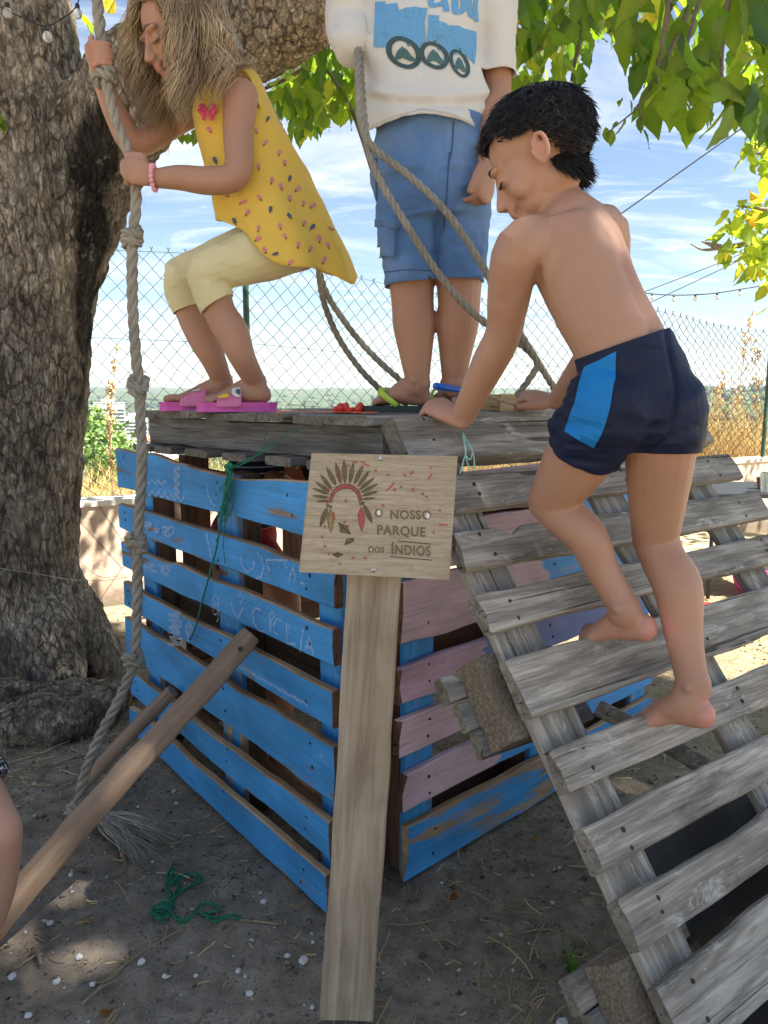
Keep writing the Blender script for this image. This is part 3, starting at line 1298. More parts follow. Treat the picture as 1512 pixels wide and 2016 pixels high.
def bark_material():
    t = NT('bark')
    a = t.attr('col')
    v = t.coord('Object')
    vs = t.coord('Object', (1, 1, 0.36))
    wa = t.n('ShaderNodeTexNoise')
    wa.inputs['Scale'].default_value = 24
    wa.inputs['Detail'].default_value = 6
    wa.inputs['Roughness'].default_value = 0.7
    t.l(vs, wa.inputs['Vector'])
    sc = t.n('ShaderNodeVectorMath', operation='SCALE')
    sc.inputs['Scale'].default_value = 0.05
    t.l(wa.outputs['Color'], sc.inputs[0])
    wv = t.n('ShaderNodeVectorMath', operation='ADD')
    t.l(vs, wv.inputs[0])
    t.l(sc.outputs[0], wv.inputs[1])
    e = t.vor(wv.outputs[0], 30, 'DISTANCE_TO_EDGE')
    e2 = t.vor(wv.outputs[0], 75, 'DISTANCE_TO_EDGE')
    pc = t.vor(wv.outputs[0], 75, out='Color')
    n1 = t.noise(vs, 40, 8, 0.75, 0.3)
    n2 = t.noise(v, 150, 5, 0.7)
    soft = t.ramp(t.noise(v, 4.0, 5, 0.6), [(0.38, 0.35), (0.58, 1.0)])
    crack = t.mix(soft, (1, 1, 1), t.ramp(e, [(0.0, 0.0), (0.10, 1.0)]))
    crack2 = t.ramp(e2, [(0.0, 0.35), (0.08, 1.0)])
    c = t.mix(1.0, a, t.ramp(n1, [(0.30, (0.40, 0.38, 0.36)), (0.5, (0.95, 0.93, 0.9)), (0.70, (1.7, 1.65, 1.55))]), 'MULTIPLY')
    c = t.mix(1.0, c, t.mix(crack, (0.36, 0.33, 0.30), (1, 1, 1)), 'MULTIPLY')
    c = t.mix(1.0, c, t.mix(crack2, (0.58, 0.55, 0.52), (1, 1, 1)), 'MULTIPLY')
    sxx = t.n('ShaderNodeSeparateColor')
    t.l(pc, sxx.inputs[0])
    c = t.mix(1.0, c, t.ramp(sxx.outputs[0], [(0.0, (0.72, 0.71, 0.70)), (1.0, (1.3, 1.29, 1.26))]), 'MULTIPLY')
    # grey lichen flecks
    li = t.noise(v, 26, 7, 0.75, 0.4)
    lm = t.math('MULTIPLY', t.ramp(li, [(0.57, 0.0), (0.64, 0.75)]), t.attr('lichen'))
    c = t.mix(lm, c, t.ramp(n2, [(0.3, (0.20, 0.205, 0.165)), (0.7, (0.42, 0.43, 0.35))]))
    t.base(c)
    t.set(Roughness=0.95, Specular_IOR_Level=0.15)
    h = t.math('ADD', t.math('MULTIPLY', crack, 1.0), t.math('ADD', t.math('MULTIPLY', crack2, 0.5), t.math('ADD', t.math('MULTIPLY', n1, 0.9), t.math('MULTIPLY', n2, 0.3))))
    t.nrm(t.bump(h, 0.85, 0.015))
    return t.m


TREE = thing('broadleaf_tree', (-1.52, 3.2, 0), 'thick barked tree at left whose heavy limb crosses behind the girl', 'tree')


def build_trunk():
    g = Geo()
    A = [P(18, 1490, 3.2), P(18, 1385, 3.2), P(12, 1260, 3.2), P(6, 1100, 3.2), P(10, 900, 3.2), P(22, 700, 3.2), P(32, 520, 3.2), P(30, 360, 3.2), P(5, 180, 3.2), P(-18, 20, 3.2), P(-50, -200, 3.2), P(-120, -520, 3.3)]
    g.tube(A, [0.365, 0.335, 0.31, 0.30, 0.295, 0.305, 0.31, 0.32, 0.305, 0.295, 0.27, 0.24], 28, (1, 0, 0), True, 4)
    B = [P(70, 640, 3.2), P(135, 410, 3.2), P(205, 265, 3.18), P(290, 160, 3.12), P(390, 95, 3.06), P(500, 38, 3.0), P(620, -42, 2.95), P(760, -150, 2.9), P(980, -260, 2.85), P(1250, -330, 2.75)]
    g.tube(B, [0.20, 0.20, 0.20, 0.195, 0.19, 0.195, 0.19, 0.17, 0.14, 0.10], 22, (0, 1, 0), True, 4)
    # flare roots
    for (x, y, Y, r) in ((222, 1325, 3.25, 0.075), (130, 1405, 2.92, 0.08), (-60, 1440, 2.8, 0.12)):
        e = PZ(x, y, -0.05) if False else P(x, y, Y)
        c = Vector((-1.52, 3.2, 0.42))
        g.tube([c, c.lerp(e, 0.55) + Vector((0, 0, 0.02)), e + Vector((0, 0, -0.02)), e + (e - c).normalized() * 0.2 + Vector((0, 0, -0.15))], [0.2, 0.14, r, r * 0.6], 12, None, True, 3)

    def disp(co, no):
        p = co * (1, 1, 0.30)
        d = 0.011 * fbm(co * (3.5, 3.5, 1.5), 3, 40)
        rid = 1 - np.abs(fbm(p * 17, 3, 44))
        d = d + 0.012 * rid + 0.007 * fbm(p * 45, 3, 48)
        return d - 0.008
    o = organic('trunk', g, bark_material(), TREE, 0.0130, 2, disp=disp)
    co = coords(o)
    q = to_px(co)
    base = np.tile(np.array([0.28, 0.245, 0.205]), (len(co), 1))
    n = fbm(co * 6, 4, 60)[:, None]
    base = base * (1 + 0.35 * n)
    # lighter smooth bark high up
    k = np.clip((330 - q[:, 1]) / 260, 0, 1)[:, None]
    base = base * (1 - 0.55 * k) + np.array([0.50, 0.40, 0.28]) * 0.55 * k
    # black wet streak from the fork downwards
    n2 = fbm(co * (9, 9, 4), 4, 66)
    cx = np.interp(q[:, 1], [60, 150, 260, 360, 480, 620, 760, 900], [190, 205, 200, 190, 176, 168, 150, 150])
    hw = np.interp(q[:, 1], [60, 150, 260, 360, 480, 620, 760, 900], [4, 30, 56, 50, 40, 26, 22, 0])
    m = np.clip((hw - np.abs(q[:, 0] - cx) + n2 * 26) / 22, 0, 1)[:, None] * 0.9
    base = base * (1 - m) + np.array([0.012, 0.011, 0.011]) * m
    cattr(o, np.clip(base, 0.005, 1))
    li = np.clip((q[:, 0] - 190) / 80, 0, 1) * (q[:, 1] < 420) + 0.55 * (q[:, 1] > 300)
    cattr(o, np.repeat(np.clip(li, 0, 1)[:, None], 3, 1), 'lichen')
    # gnarled surface root
    g = Geo()
    g.tube([P(-190, 1470, 2.7), P(-60, 1440, 2.62), P(40, 1432, 2.58), P(120, 1420, 2.6), P(190, 1395, 2.68), P(235, 1365, 2.85), P(262, 1350, 3.1)], [0.10, 0.10, 0.095, 0.085, 0.075, 0.06, 0.03], 14, None, True, 4)
    g.tube([P(-120, 1395, 2.8), P(20, 1385, 2.75), P(110, 1375, 2.78), P(190, 1350, 2.9)], [0.07, 0.075, 0.065, 0.03], 12, None, True, 4)

    def d2(co, no):
        return 0.02 * fbm(co * 9, 3, 70) + 0.012 * (1 - np.abs(fbm(co * (8, 30, 30), 3, 75)))
    o = organic('root', g, bpy.data.materials['bark'], TREE, 0.010, 2, disp=d2)
    n = fbm(coords(o) * 12, 4, 80)[:, None]
    cattr(o, np.clip(np.array([0.26, 0.22, 0.175]) * (1 + 0.5 * n), 0.01, 1))
    cattr(o, np.full((len(o.data.vertices), 3), 0.35), 'lichen')


build_trunk()


def leaf_mesh(seed, lobes=2, fold=0.35, curl=0.25, col=(0.10, 0.2, 0.03)):
    """One leaflet hanging down local -z from its stalk at the origin, unit length."""
    rs = np.random.default_rng(seed)
    ts = np.array([0.0, 0.14, 0.3, 0.42, 0.52, 0.64, 0.74, 0.86, 1.0])
    w = np.array([0.02, 0.17, 0.27, 0.245, 0.285, 0.20, 0.165, 0.07, 0.0])
    if lobes == 1:
        w = np.array([0.02, 0.16, 0.245, 0.27, 0.26, 0.215, 0.155, 0.075, 0.0])
    w = w * rs.uniform(0.85, 1.15)
    V = []
    for i, t in enumerate(ts):
        y = -curl * t * t + 0.0
        for sgn in (-1, 0, 1):
            ww = w[i] * rs.uniform(0.9, 1.1)
            V.append((sgn * ww, y + abs(sgn) * ww * fold + 0.02 * rs.normal() * abs(sgn), -t + abs(sgn) * (0.05 if lobes == 2 and i in (2, 4) else 0)))
    F = []
    for i in range(len(ts) - 1):
        a = i * 3
        F += [(a, a + 1, a + 4, a + 3), (a + 1, a + 2, a + 5, a + 4)]
    me = bpy.data.meshes.new('leaf')
    me.from_pydata(V, [], F)
    me.materials.append(MAT['leaf'])
    me.polygons.foreach_set('use_smooth', [True] * len(F))
    at = me.attributes.new('col', 'FLOAT_COLOR', 'POINT')
    c = np.ones((len(V), 4), np.float32)
    cc = np.array(col) * rs.uniform(0.85, 1.2)
    for i in range(len(V)):
        k = 1.12 if i % 3 == 1 else rs.uniform(0.85, 1.0)
        c[i, :3] = cc * k
    at.data.foreach_set('color', c.ravel())
    me.update()
    return me


GREENS = [(0.088, 0.145, 0.024), (0.128, 0.190, 0.028), (0.064, 0.118, 0.024), (0.165, 0.215, 0.034), (0.102, 0.165, 0.022), (0.050, 0.096, 0.024)]
LEAVES = [leaf_mesh(i, 2 if i % 3 else 1, col=GREENS[i % 6], fold=0.2 + 0.05 * (i % 5), curl=0.1 + 0.06 * (i % 4)) for i in range(12)]


def simple_leaf(seed):
    rs = np.random.default_rng(seed)
    me = bpy.data.meshes.new('leaf')
    me.from_pydata([(0, 0, 0), (-.27, .08, -.4), (0, 0, -.42), (.27, .08, -.4), (-.2, .0, -.72), (0, -.1, -1), (.2, .0, -.72)], [], [(0, 1, 2, 3), (1, 4, 5, 2), (2, 5, 6, 3)])
    at = me.attributes.new('col', 'FLOAT_COLOR', 'POINT')
    at.data.foreach_set('color', np.tile(np.array(GREENS[seed % 6] + (1,), np.float32), 7))
    return me


LEAF_SIMPLE = [simple_leaf(i) for i in range(6)]
LEAF_YEL = [leaf_mesh(40 + i, 2, col=[(0.36, 0.30, 0.05), (0.28, 0.28, 0.05), (0.40, 0.22, 0.05)][i % 3]) for i in range(4)]
LEAF_LIME = [leaf_mesh(60 + i, 2, col=[(0.16, 0.22, 0.03), (0.20, 0.25, 0.035), (0.26, 0.26, 0.04), (0.12, 0.19, 0.03)][i % 4]) for i in range(8)]


def hang(rs, tilt=0.5):
    return Matrix.Rotation(rs.uniform(0, 6.283), 3, 'Z') @ Matrix.Rotation(rs.normal() * tilt, 3, 'X') @ Matrix.Rotation(rs.normal() * tilt * 0.7, 3, 'Y')


def inpoly(x, y, poly):
    ok = False
    n = len(poly)
    for i in range(n):
        x0, y0 = poly[i]
        x1, y1 = poly[(i + 1) % n]
        if (y0 > y) != (y1 > y) and x < (x1 - x0) * (y - y0) / (y1 - y0) + x0:
            ok = not ok
    return ok


def scatter_region(poly, n, Y0, Y1, s0, s1, seed):
    rs = np.random.default_rng(seed)
    xs = [q[0] for q in poly]
    ys = [q[1] for q in poly]
    out = []
    guard = 0
    while len(out) < n and guard < n * 60:
        guard += 1
        x, y = rs.uniform(min(xs), max(xs)), rs.uniform(min(ys), max(ys))
        if not inpoly(x, y, poly):
            continue
        Y = rs.uniform(Y0, Y1)
        out.append((P(x, y, Y), rs.uniform(s0, s1), Y))
    return out


def joined_leaves(name, items, meshes, parent, seed, tilt=0.5, kind='stuff', mat=None):
    rs = np.random.default_rng(seed)
    data = []
    for me in meshes:
        v = np.zeros(len(me.vertices) * 3, np.float32)
        me.vertices.foreach_get('co', v)
        c = np.zeros(len(me.vertices) * 4, np.float32)
        me.attributes['col'].data.foreach_get('color', c)
        f = np.array([p.vertices[:] for p in me.polygons])
        data.append((v.reshape(-1, 3), f, c.reshape(-1, 4)[:, :3]))
    V, F, C, n = [], [], [], 0
    for (p, s, _) in items:
        v, f, c = data[rs.integers(len(data))]
        M = np.array(hang(rs, tilt))
        V.append((v * s) @ M.T + np.array(p))
        F.append(f + n)
        C.append(c * rs.uniform(0.75, 1.25))
        n += len(v)
    o = fast_mesh(name, np.concatenate(V), np.concatenate(F), mat or MAT['leaf'], parent, smooth=True, kind=kind)
    cattr(o, np.concatenate(C))
    return o


def build_foliage():
    rs = np.random.default_rng(11)
    right_near = [(1195, -90), (1600, -90), (1600, 230), (1512, 235), (1450, 215), (1400, 175), (1370, 215), (1335, 205), (1300, 190), (1272, 150), (1235, 70), (1205, 30)]
    mid = [(985, -60), (1260, -60), (1235, 50), (1180, 40), (1165, 60), (1150, 130), (1120, 170), (1060, 150), (1030, 190), (1000, 170), (990, 80)]
    back = [(515, 190), (560, 130), (640, 60), (740, 50), (760, 150), (720, 200), (650, 230), (610, 250), (560, 215), (530, 205)]
    items = scatter_region(right_near, 150, 1.95, 2.9, 0.085, 0.155, 1)
    # the few big leaves and small sprays hanging lowest
    for (x, y, s) in ((1310, 140, 0.14), (1418, 150, 0.13), (1300, 165, 0.09), (1290, 95, 0.10), (1345, 195, 0.075), (1362, 225, 0.085), (1425, 185, 0.09), (1450, 180, 0.10), (1490, 165, 0.10), (1390, 130, 0.11), (1240, 95, 0.075), (1258, 90, 0.06)):
        items.append((P(x, y, 2.15), s, 2.1))
    for (x, y, s) in ((1255, 215, 0.045), (1262, 235, 0.05), (1232, 240, 0.055), (1218, 248, 0.035), (1205, 262, 0.05), (1193, 258, 0.04), (1265, 262, 0.055), (1225, 200, 0.025), (1240, 205, 0.035), (1218, 205, 0.02)):
        items.append((P(x, y - 8, 2.2), s, 2.2))
    m_items = scatter_region(mid, 190, 2.4, 3.3, 0.07, 0.115, 2)
    b_items = scatter_region(back, 260, 3.1, 3.9, 0.06, 0.115, 3)
    extra = [(P(x, y, 3.2), s, 3.2) for (x, y, s) in ((590, 245, 0.09), (575, 262, 0.10), (600, 255, 0.07), (385, 255, 0.07), (372, 262, 0.05), (355, 258, 0.05))]
    allv = items + m_items + b_items + extra
    allv.sort(key=lambda q: -q[1] / q[2])
    top, rest = allv[:300], allv[300:]
    for (p, s, Y) in top:
        o = bpy.data.objects.new('leaf', LEAVES[rs.integers(12)] if rs.random() > 0.03 else LEAF_YEL[rs.integers(4)])
        o.matrix_basis = Matrix.Translation(p) @ hang(rs, 0.42).to_4x4() @ Matrix.Scale(s, 4)
        put(o, TREE)
    # small yellow spray between trunk and limb
    for (x, y, s) in ((218, 75, 0.11), (228, 20, 0.09), (212, 8, 0.08), (160, 45, 0.075), (168, 58, 0.08), (152, 38, 0.06), (205, 12, 0.06)):
        o = bpy.data.objects.new('leaf', LEAF_YEL[rs.integers(2)] if x > 190 else LEAVES[rs.integers(12)])
        o.matrix_basis = Matrix.Translation(P(x, y - 18, 3.5)) @ hang(rs, 0.4).to_4x4() @ Matrix.Scale(s, 4)
        put(o, TREE)
    joined_leaves('foliage', rest + scatter_region(back, 150, 3.9, 5.2, 0.08, 0.13, 5) + scatter_region(mid, 130, 3.3, 4.6, 0.08, 0.12, 6) + scatter_region(right_near, 150, 2.9, 4.2, 0.09, 0.14, 8), LEAVES, TREE, 4, 0.42)
    # unseen crown leaves, added towards the sun only to shade the play area
    N = SHADE_LEAVES
    x = rs.uniform(1.0, 10.2, N)
    y = rs.uniform(-4.4, 3.0, N)
    z = rs.uniform(8.0, 10.2, N)
    k = (z - 0.8) / math.tan(SUN_EL)
    gx, gy = x - k * 0.944, y + k * 0.329        # where the shade of this leaf falls
    den = 0.12 * fbm(np.stack([gx, gy, gx * 0], -1) * 1.3, 3, 17)
    keep = (((gx - 0.25) / 3.0) ** 2 + ((gy - 0.95) / 2.2) ** 2 < 1 + den) | (((gx + 1.6) / 1.3) ** 2 + ((gy - 2.9) / 0.9) ** 2 < 1 + den)
    it = [(Vector((a, b, c)), s, 4) for a, b, c, s in zip(x[keep], y[keep], z[keep], rs.uniform(0.14, 0.21, keep.sum()))]
    joined_leaves('crown', it, LEAF_SIMPLE, TREE, 9, 0.95)
    bk = bpy.data.materials['bark']  # unseen limbs added to carry the shade leaves
    for pts, r in (([P(-120, -520, 3.3), Vector((-0.6, 2.9, 5.5)), Vector((1.8, 1.6, 7.6)), Vector((4.6, 0.4, 8.9)), Vector((6.5, -0.2, 9.4))], .2), ([Vector((1.8, 1.6, 7.6)), Vector((3.2, 1.9, 8.6)), Vector((4.2, 1.7, 9.2))], .1), ([Vector((1.8, 1.6, 7.6)), Vector((3.6, -0.6, 8.6)), Vector((5.0, -1.4, 9.3))], .1)):
        o = obj('limb', Geo().tube(pts, [r * (1 - .7 * i / len(pts)) for i in range(len(pts))], 10, None, True, 4), bk, TREE, smooth=True)
        cattr(o, np.full((len(o.data.vertices), 3), .15))
        cattr(o, np.full((len(o.data.vertices), 3), .3), 'lichen')
    # twigs
    bm = plain('twig_bark', (0.20, 0.15, 0.11), 0.9, 0.3, 60, 0.4)
    tw = [([(620, 110), (680, 190), (712, 270), (730, 325), (765, 425)], 3.3, 0.010), ([(1015, 125), (1075, 85), (1130, 35), (1200, -40)], 2.7, 0.011), ([(1125, 160), (1140, 85), (1165, 20), (1190, -60)], 2.8, 0.010), ([(1292, 165), (1297, 110), (1310, 50), (1330, -60)], 2.15, 0.007), ([(1300, 140), (1310, 115), (1340, 60), (1380, -60)], 2.2, 0.007), ([(1195, 262), (1235, 230), (1262, 205), (1296, 140)], 2.2, 0.003), ([(520, 175), (570, 150), (620, 110), (660, 20)], 3.5, 0.014), ([(1262, 262), (1262, 232), (1256, 205)], 2.2, 0.0025), ([(1330, 200), (1345, 120), (1370, 20), (1400, -80)], 2.3, 0.006), ([(1420, 160), (1425, 60), (1450, -80)], 2.3, 0.008)]
    for pts, Y, r in tw:
        n = len(pts)
        obj('twig', Geo().tube([P(a, b, Y) for a, b in pts], [r * (0.5 + 0.8 * i / (n - 1)) for i in range(n)], 7, None, True, 3), bm, TREE, smooth=True)
    # ivy-like shoot on the trunk's left edge
    for (x, y, s) in ((3, 225, 0.05), (9, 235, 0.05), (2, 243, 0.045)):
        o = bpy.data.objects.new('leaf', LEAVES[0])
        o.matrix_basis = Matrix.Translation(P(x, y, 2.84)) @ hang(rs, 0.5).to_4x4() @ Matrix.Scale(s, 4)
        put(o, TREE)


SHADE_LEAVES = 54000
build_foliage()


def build_right_tree():
    rs = np.random.default_rng(23)
    root = P(1640, 800, 6.4)
    zb = 0.0
    t = thing('young_tree', (root.x, root.y, zb), 'yellow green tree at the right edge with sunlit autumn tinted leaves', 'tree')
    bm = plain('grey_twig_bark', (0.22, 0.18, 0.14), 0.9, 0.3, 60, 0.3)
    g = Geo()
    top = P(1640, 300, 6.4)
    top2 = P(1600, -100, 6.4)
    obj('trunk', Geo().tube([(root.x, root.y, -0.1), P(1640, 600, 6.4), top, top2], [0.10, 0.085, 0.07, 0.04], 10, None, True, 3), bm, t, smooth=True)
    for pts in ([(1640, 480), (1540, 470), (1470, 480), (1420, 488), (1385, 492), (1360, 480)], [(1640, 430), (1560, 420), (1490, 410), (1450, 405)], [(1640, 250), (1560, 190), (1500, 160), (1450, 100)], [(1420, 488), (1400, 482), (1380, 475)], [(1640, 330), (1540, 310), (1470, 300)]):
        n = len(pts)
        obj('branch', Geo().tube([P(a, b, 6.3) for a, b in pts], [0.03 * (1 - 0.85 * i / (n - 1)) for i in range(n)], 6, None, True, 3), bm, t, smooth=True)
    lower = [(1560, 375), (1450, 395), (1412, 430), (1425, 470), (1415, 500), (1440, 520), (1480, 540), (1560, 545)]
    upper = [(1560, 40), (1480, 60), (1440, 110), (1470, 170), (1500, 220), (1470, 240), (1480, 275), (1445, 285), (1462, 320), (1500, 335), (1560, 350)]
    it = scatter_region(lower, 200, 5.6, 6.8, 0.10, 0.17, 31) + scatter_region(upper, 220, 5.6, 6.8, 0.10, 0.17, 32)
    it.sort(key=lambda q: -q[1] / q[2])
    for (p, s, Y) in it[:210]:
        k = rs.random()
        o = bpy.data.objects.new('leaf', LEAF_LIME[rs.integers(8)] if k > 0.12 else LEAF_YEL[rs.integers(4)])
        o.matrix_basis = Matrix.Translation(p) @ hang(rs, 0.65).to_4x4() @ Matrix.Scale(s, 4)
        put(o, t)
    off = [(Vector((root.x + rs.normal() * 0.9 + 0.5, root.y + rs.normal() * 0.8, rs.uniform(2.0, 5.0))), rs.uniform(0.1, 0.16), 6) for _ in range(1300)]
    off = [q for q in off if to_px(np.array([tuple(q[0])]))[0][0] > 1500]
    joined_leaves('foliage', it[210:] + off, LEAF_LIME, t, 33, 0.65)


build_right_tree()
# ============================================================ PALLETS


def plank(name, L, Wd, T, mat, parent, M, seed, rough=0.0025, nx=12, endmat=None, topmat=None, wane=0.0, notch=None, chip=0.006, topwave=0.0):
    """Board: local x along the grain, y across, z = thickness with the face at z = T."""
    rs = np.random.default_rng(seed)
    c = 0.0035
    prof = [(0, c), (0, T - c), (c, T), (Wd * 0.5, T), (Wd - c, T), (Wd, T - c), (Wd, c), (Wd - c, 0), (c, 0)]
    n = len(prof)
    xs = np.linspace(0, L, nx)
    off = rs.uniform(-50, 50)
    V = []
    for i, x in enumerate(xs):
        b0 = rough * fbm(np.array([[x * 6, off, 0]]), 3, 1)[0]
        b1 = rough * fbm(np.array([[x * 6, off, 9]]), 3, 2)[0] - wane * max(0, fbm(np.array([[x * 3.5, off, 4]]), 2, 5)[0])
        if topwave:
            b1 -= topwave * max(0.0, math.sin(math.pi * min(1, max(0, (x / L - 0.25) / 0.75))))
        bz = 0.4 * rough * fbm(np.array([[x * 3, off, 5]]), 2, 3)[0]
        for j, (y, z) in enumerate(prof):
            f = y / Wd
            yy = y + b0 * (1 - f) + b1 * f
            if notch and abs(x - notch[0]) < notch[1] and f > 0.8:
                yy -= notch[2] * math.sqrt(max(0, 1 - ((x - notch[0]) / notch[1]) ** 2))
            xe = x
            if i == 0:
                xe = x + chip * (rs.random() - 0.3)
            if i == nx - 1:
                xe = x - chip * (rs.random() - 0.3)
            V.append((xe, yy, z + bz + 0.0007 * rs.normal()))
    g = Geo()
    F = []
    mi = []
    for i in range(nx - 1):
        for j in range(n):
            k = (j + 1) % n
            F.append((i * n + j, (i + 1) * n + j, (i + 1) * n + k, i * n + k))
            mi.append(2 if topmat and j in (4, 5, 6) else 0)
    F.append(tuple(range(n)))
    F.append(tuple((nx - 1) * n + j for j in range(n - 1, -1, -1)))
    mi += [1, 1]
    me = bpy.data.meshes.new(name)
    me.from_pydata(V, [], [tuple(reversed(f)) for f in F])
    for m in (mat, endmat or mat, topmat or mat):
        me.materials.append(m)
    me.polygons.foreach_set('material_index', mi)
    me.update()
    o = bpy.data.objects.new(name, me)
    o.matrix_basis = M
    put(o, parent)
    return o


_nail = None


def nails(p, xs, ys, T, seed):
    """Rusty nail heads in a board (sub-parts)."""
    global _nail
    rs = np.random.default_rng(seed)
    if _nail is None:
        g = Geo().tube([(0, 0, -0.004), (0, 0, 0.0006)], 0.0036, 7)
        _nail = bpy.data.meshes.new('nail')
        _nail.from_pydata(g.v, [], g.f)
        _nail.materials.append(MAT['nail'])
    for x in xs:
        for y in ys:
            o = bpy.data.objects.new('nail', _nail)
            COL.objects.link(o)
            o.parent = p
            o.location = (x + rs.uniform(-.012, .012), y + rs.uniform(-.012, .012), T + 0.0008)
            o.scale = (rs.uniform(0.8, 1.3), rs.uniform(0.8, 1.4), 1)


Z = Vector((0, 0, 1))
PAL = 'pallets of the play den'
# ---- blue pallet: a vertical side of the den
BA = Vector((-0.129, 1.603, 0))
BD = Vector((-0.6198, 0.7848, 0))
BLUE_PAL = thing('blue_pallet', BA + BD * 0.6, 'blue painted pallet with chalk scribbles standing upright at left', 'pallet', PAL)
BLUE_PAL['label'] = 'blue painted pallet with chalk scribbles standing upright left of the sign'
BX = -BD


def bl(a, z, out=0.0):
    """Point on the face of the blue pallet: a metres from the near corner, z up."""
    return BA + BD * a + Z * z + BX.cross(Z) * out


BN = BX.cross(Z)
rows = [(1.240, 0.876, 1.004, 0.03), (1.242, 0.734, 0.820, -0.040), (1.236, 0.605, 0.692, -0.034), (1.240, 0.463, 0.551, -0.028), (1.236, 0.292, 0.424, -0.032), (1.218, 0.150, 0.238, -0.014), (1.245, 0.004, 0.102, 0.003)]
BLUE_SLATS = []
for i, (a1, z0, z1, a0) in enumerate(rows):
    M = frame(BX, Z, BA + BD * a1 + Z * z0 - BN * 0.021)
    s = plank('slat', a1 - a0, z1 - z0, 0.021, MAT['blue'] if i not in (5, 6) else MAT['blue'], BLUE_PAL, M, 100 + i, 0.004, 26, MAT['brown'] if i else MAT['blue'], MAT['raw'], 0.010, topwave=0.022 if i == 0 else 0)
    nails(s, (0.06, 0.74, (a1 - a0) - 0.10), ((z1 - z0) * 0.3, (z1 - z0) * 0.72), 0.021, i)
    BLUE_SLATS.append(s)
for i, (a0, a1, dep) in enumerate(((0.0, 0.085, 0.10), (0.475, 0.59, 0.10), (1.05, 1.16, 0.10))):
    M = frame(Z, BD, bl(a0, 0.004, -0.023) - BN * 0.02)
    # blue front board behind the slats, then the brown stringer
    b = plank('front_board', 0.97, a1 - a0, 0.02, MAT['bluewear'] if i else MAT['blue'], BLUE_PAL, frame(Z, -BD, bl(a1, 0.004, -0.043)), 120 + i, 0.002, 10, MAT['brown'])
    plank('stringer', 0.97, 0.075, a1 - a0 - 0.002, MAT['brown'], BLUE_PAL, frame(Z, -BN, bl(a0 + 0.001, 0.005, -0.0445)) @ Matrix.Translation((0, 0, -0.0)) if False else frame(Z, BN, bl(a1 - 0.001, 0.005, -0.120)), 130 + i, 0.002, 8)
for i, z in enumerate((0.02, 0.45, 0.84)):
    plank('back_board', 1.2, 0.12, 0.02, MAT['brown'], BLUE_PAL, frame(BX, Z, bl(1.22, z, -0.142)), 140 + i, 0.003, 10)

# ---- pink pallet: the other side of the den
KA = Vector((0.077, 1.743, 0))
KE = Vector((0.724, 0.69, 0)).normalized()
KN = KE.cross(Z)
PINK_PAL = thing('pink_pallet', KA + KE * 0.55, 'pink and blue painted pallet standing upright behind the climbing ramp', 'pallet', PAL)
rows = [(-0.05, 0.895, 1.0, 'pink'), (-0.05, 0.770, 0.885, 'pink'), (-0.058, 0.610, 0.757, 'pink'), (-0.060, 0.468, 0.562, 'pinkblue'), (-0.054, 0.334, 0.428, 'pink2'), (-0.042, 0.190, 0.291, 'pink2'), (-0.035, 0.003, 0.146, 'bluewear')]
for i, (a0, z0, z1, m) in enumerate(rows):
    M = frame(KE, Z, KA + KE * a0 + Z * z0 - KN * 0.021)
    s = plank('slat', 1.2 - a0, z1 - z0, 0.021, MAT[m], PINK_PAL, M, 200 + i, 0.004, 24, MAT['brown'] if i < 6 else MAT['raw'], MAT['raw'] if i == 6 else None, 0.008, chip=0.02)
    nails(s, (0.10, 0.62), ((z1 - z0) * 0.3, (z1 - z0) * 0.7), 0.021, 20 + i)
for i, (a0, a1) in enumerate(((-0.015, 0.085), (0.50, 0.60), (1.08, 1.18))):
    plank('front_board', 0.97, a1 - a0, 0.02, MAT['bluewear'] if i else MAT['blue'], PINK_PAL, frame(Z, -KE, KA + KE * a1 + Z * 0.004 - KN * 0.043), 220 + i, 0.002, 10, MAT['brown'])
    plank('stringer', 0.97, 0.075, a1 - a0 - 0.002, MAT['brown'], PINK_PAL, frame(Z, KN, KA + KE * (a0 + 0.001) + Z * 0.005 - KN * 0.120) @ Matrix.Translation((0, 0, -(a1 - a0 - 0.002))) if False else frame(Z, KN, KA + KE * (a0 + 0.001) + Z * 0.005 - KN * 0.120), 230 + i, 0.002, 8)
for i, z in enumerate((0.02, 0.47, 0.85)):
    plank('back_board', 1.15, 0.10, 0.02, MAT['brown'], PINK_PAL, frame(KE, Z, KA + KE * 0.02 + Z * z - KN * 0.142), 240 + i, 0.003, 10)

# ---- far corner pallet of the den (raw boards, seen through gaps)
RAW_PAL = thing('brown_pallet', bl(1.15, 0, -0.5), 'plain brown pallet closing the far left side of the den', 'pallet', PAL)
QA = bl(1.10, 0, -0.17)
QD = KE
for i, z in enumerate((0.02, 0.16, 0.31)):
    plank('slat', 0.6, 0.10, 0.021, MAT['brown'], RAW_PAL, frame(QD, Z, QA + Z * z), 260 + i, 0.003, 10)
for i, a in enumerate((0.02, 0.45)):
    plank('stringer', 0.98, 0.09, 0.05, MAT['brown'], RAW_PAL, frame(Z, -QD, QA + QD * (a + 0.09) - QD.cross(Z) * 0.06), 265 + i, 0.002, 8)

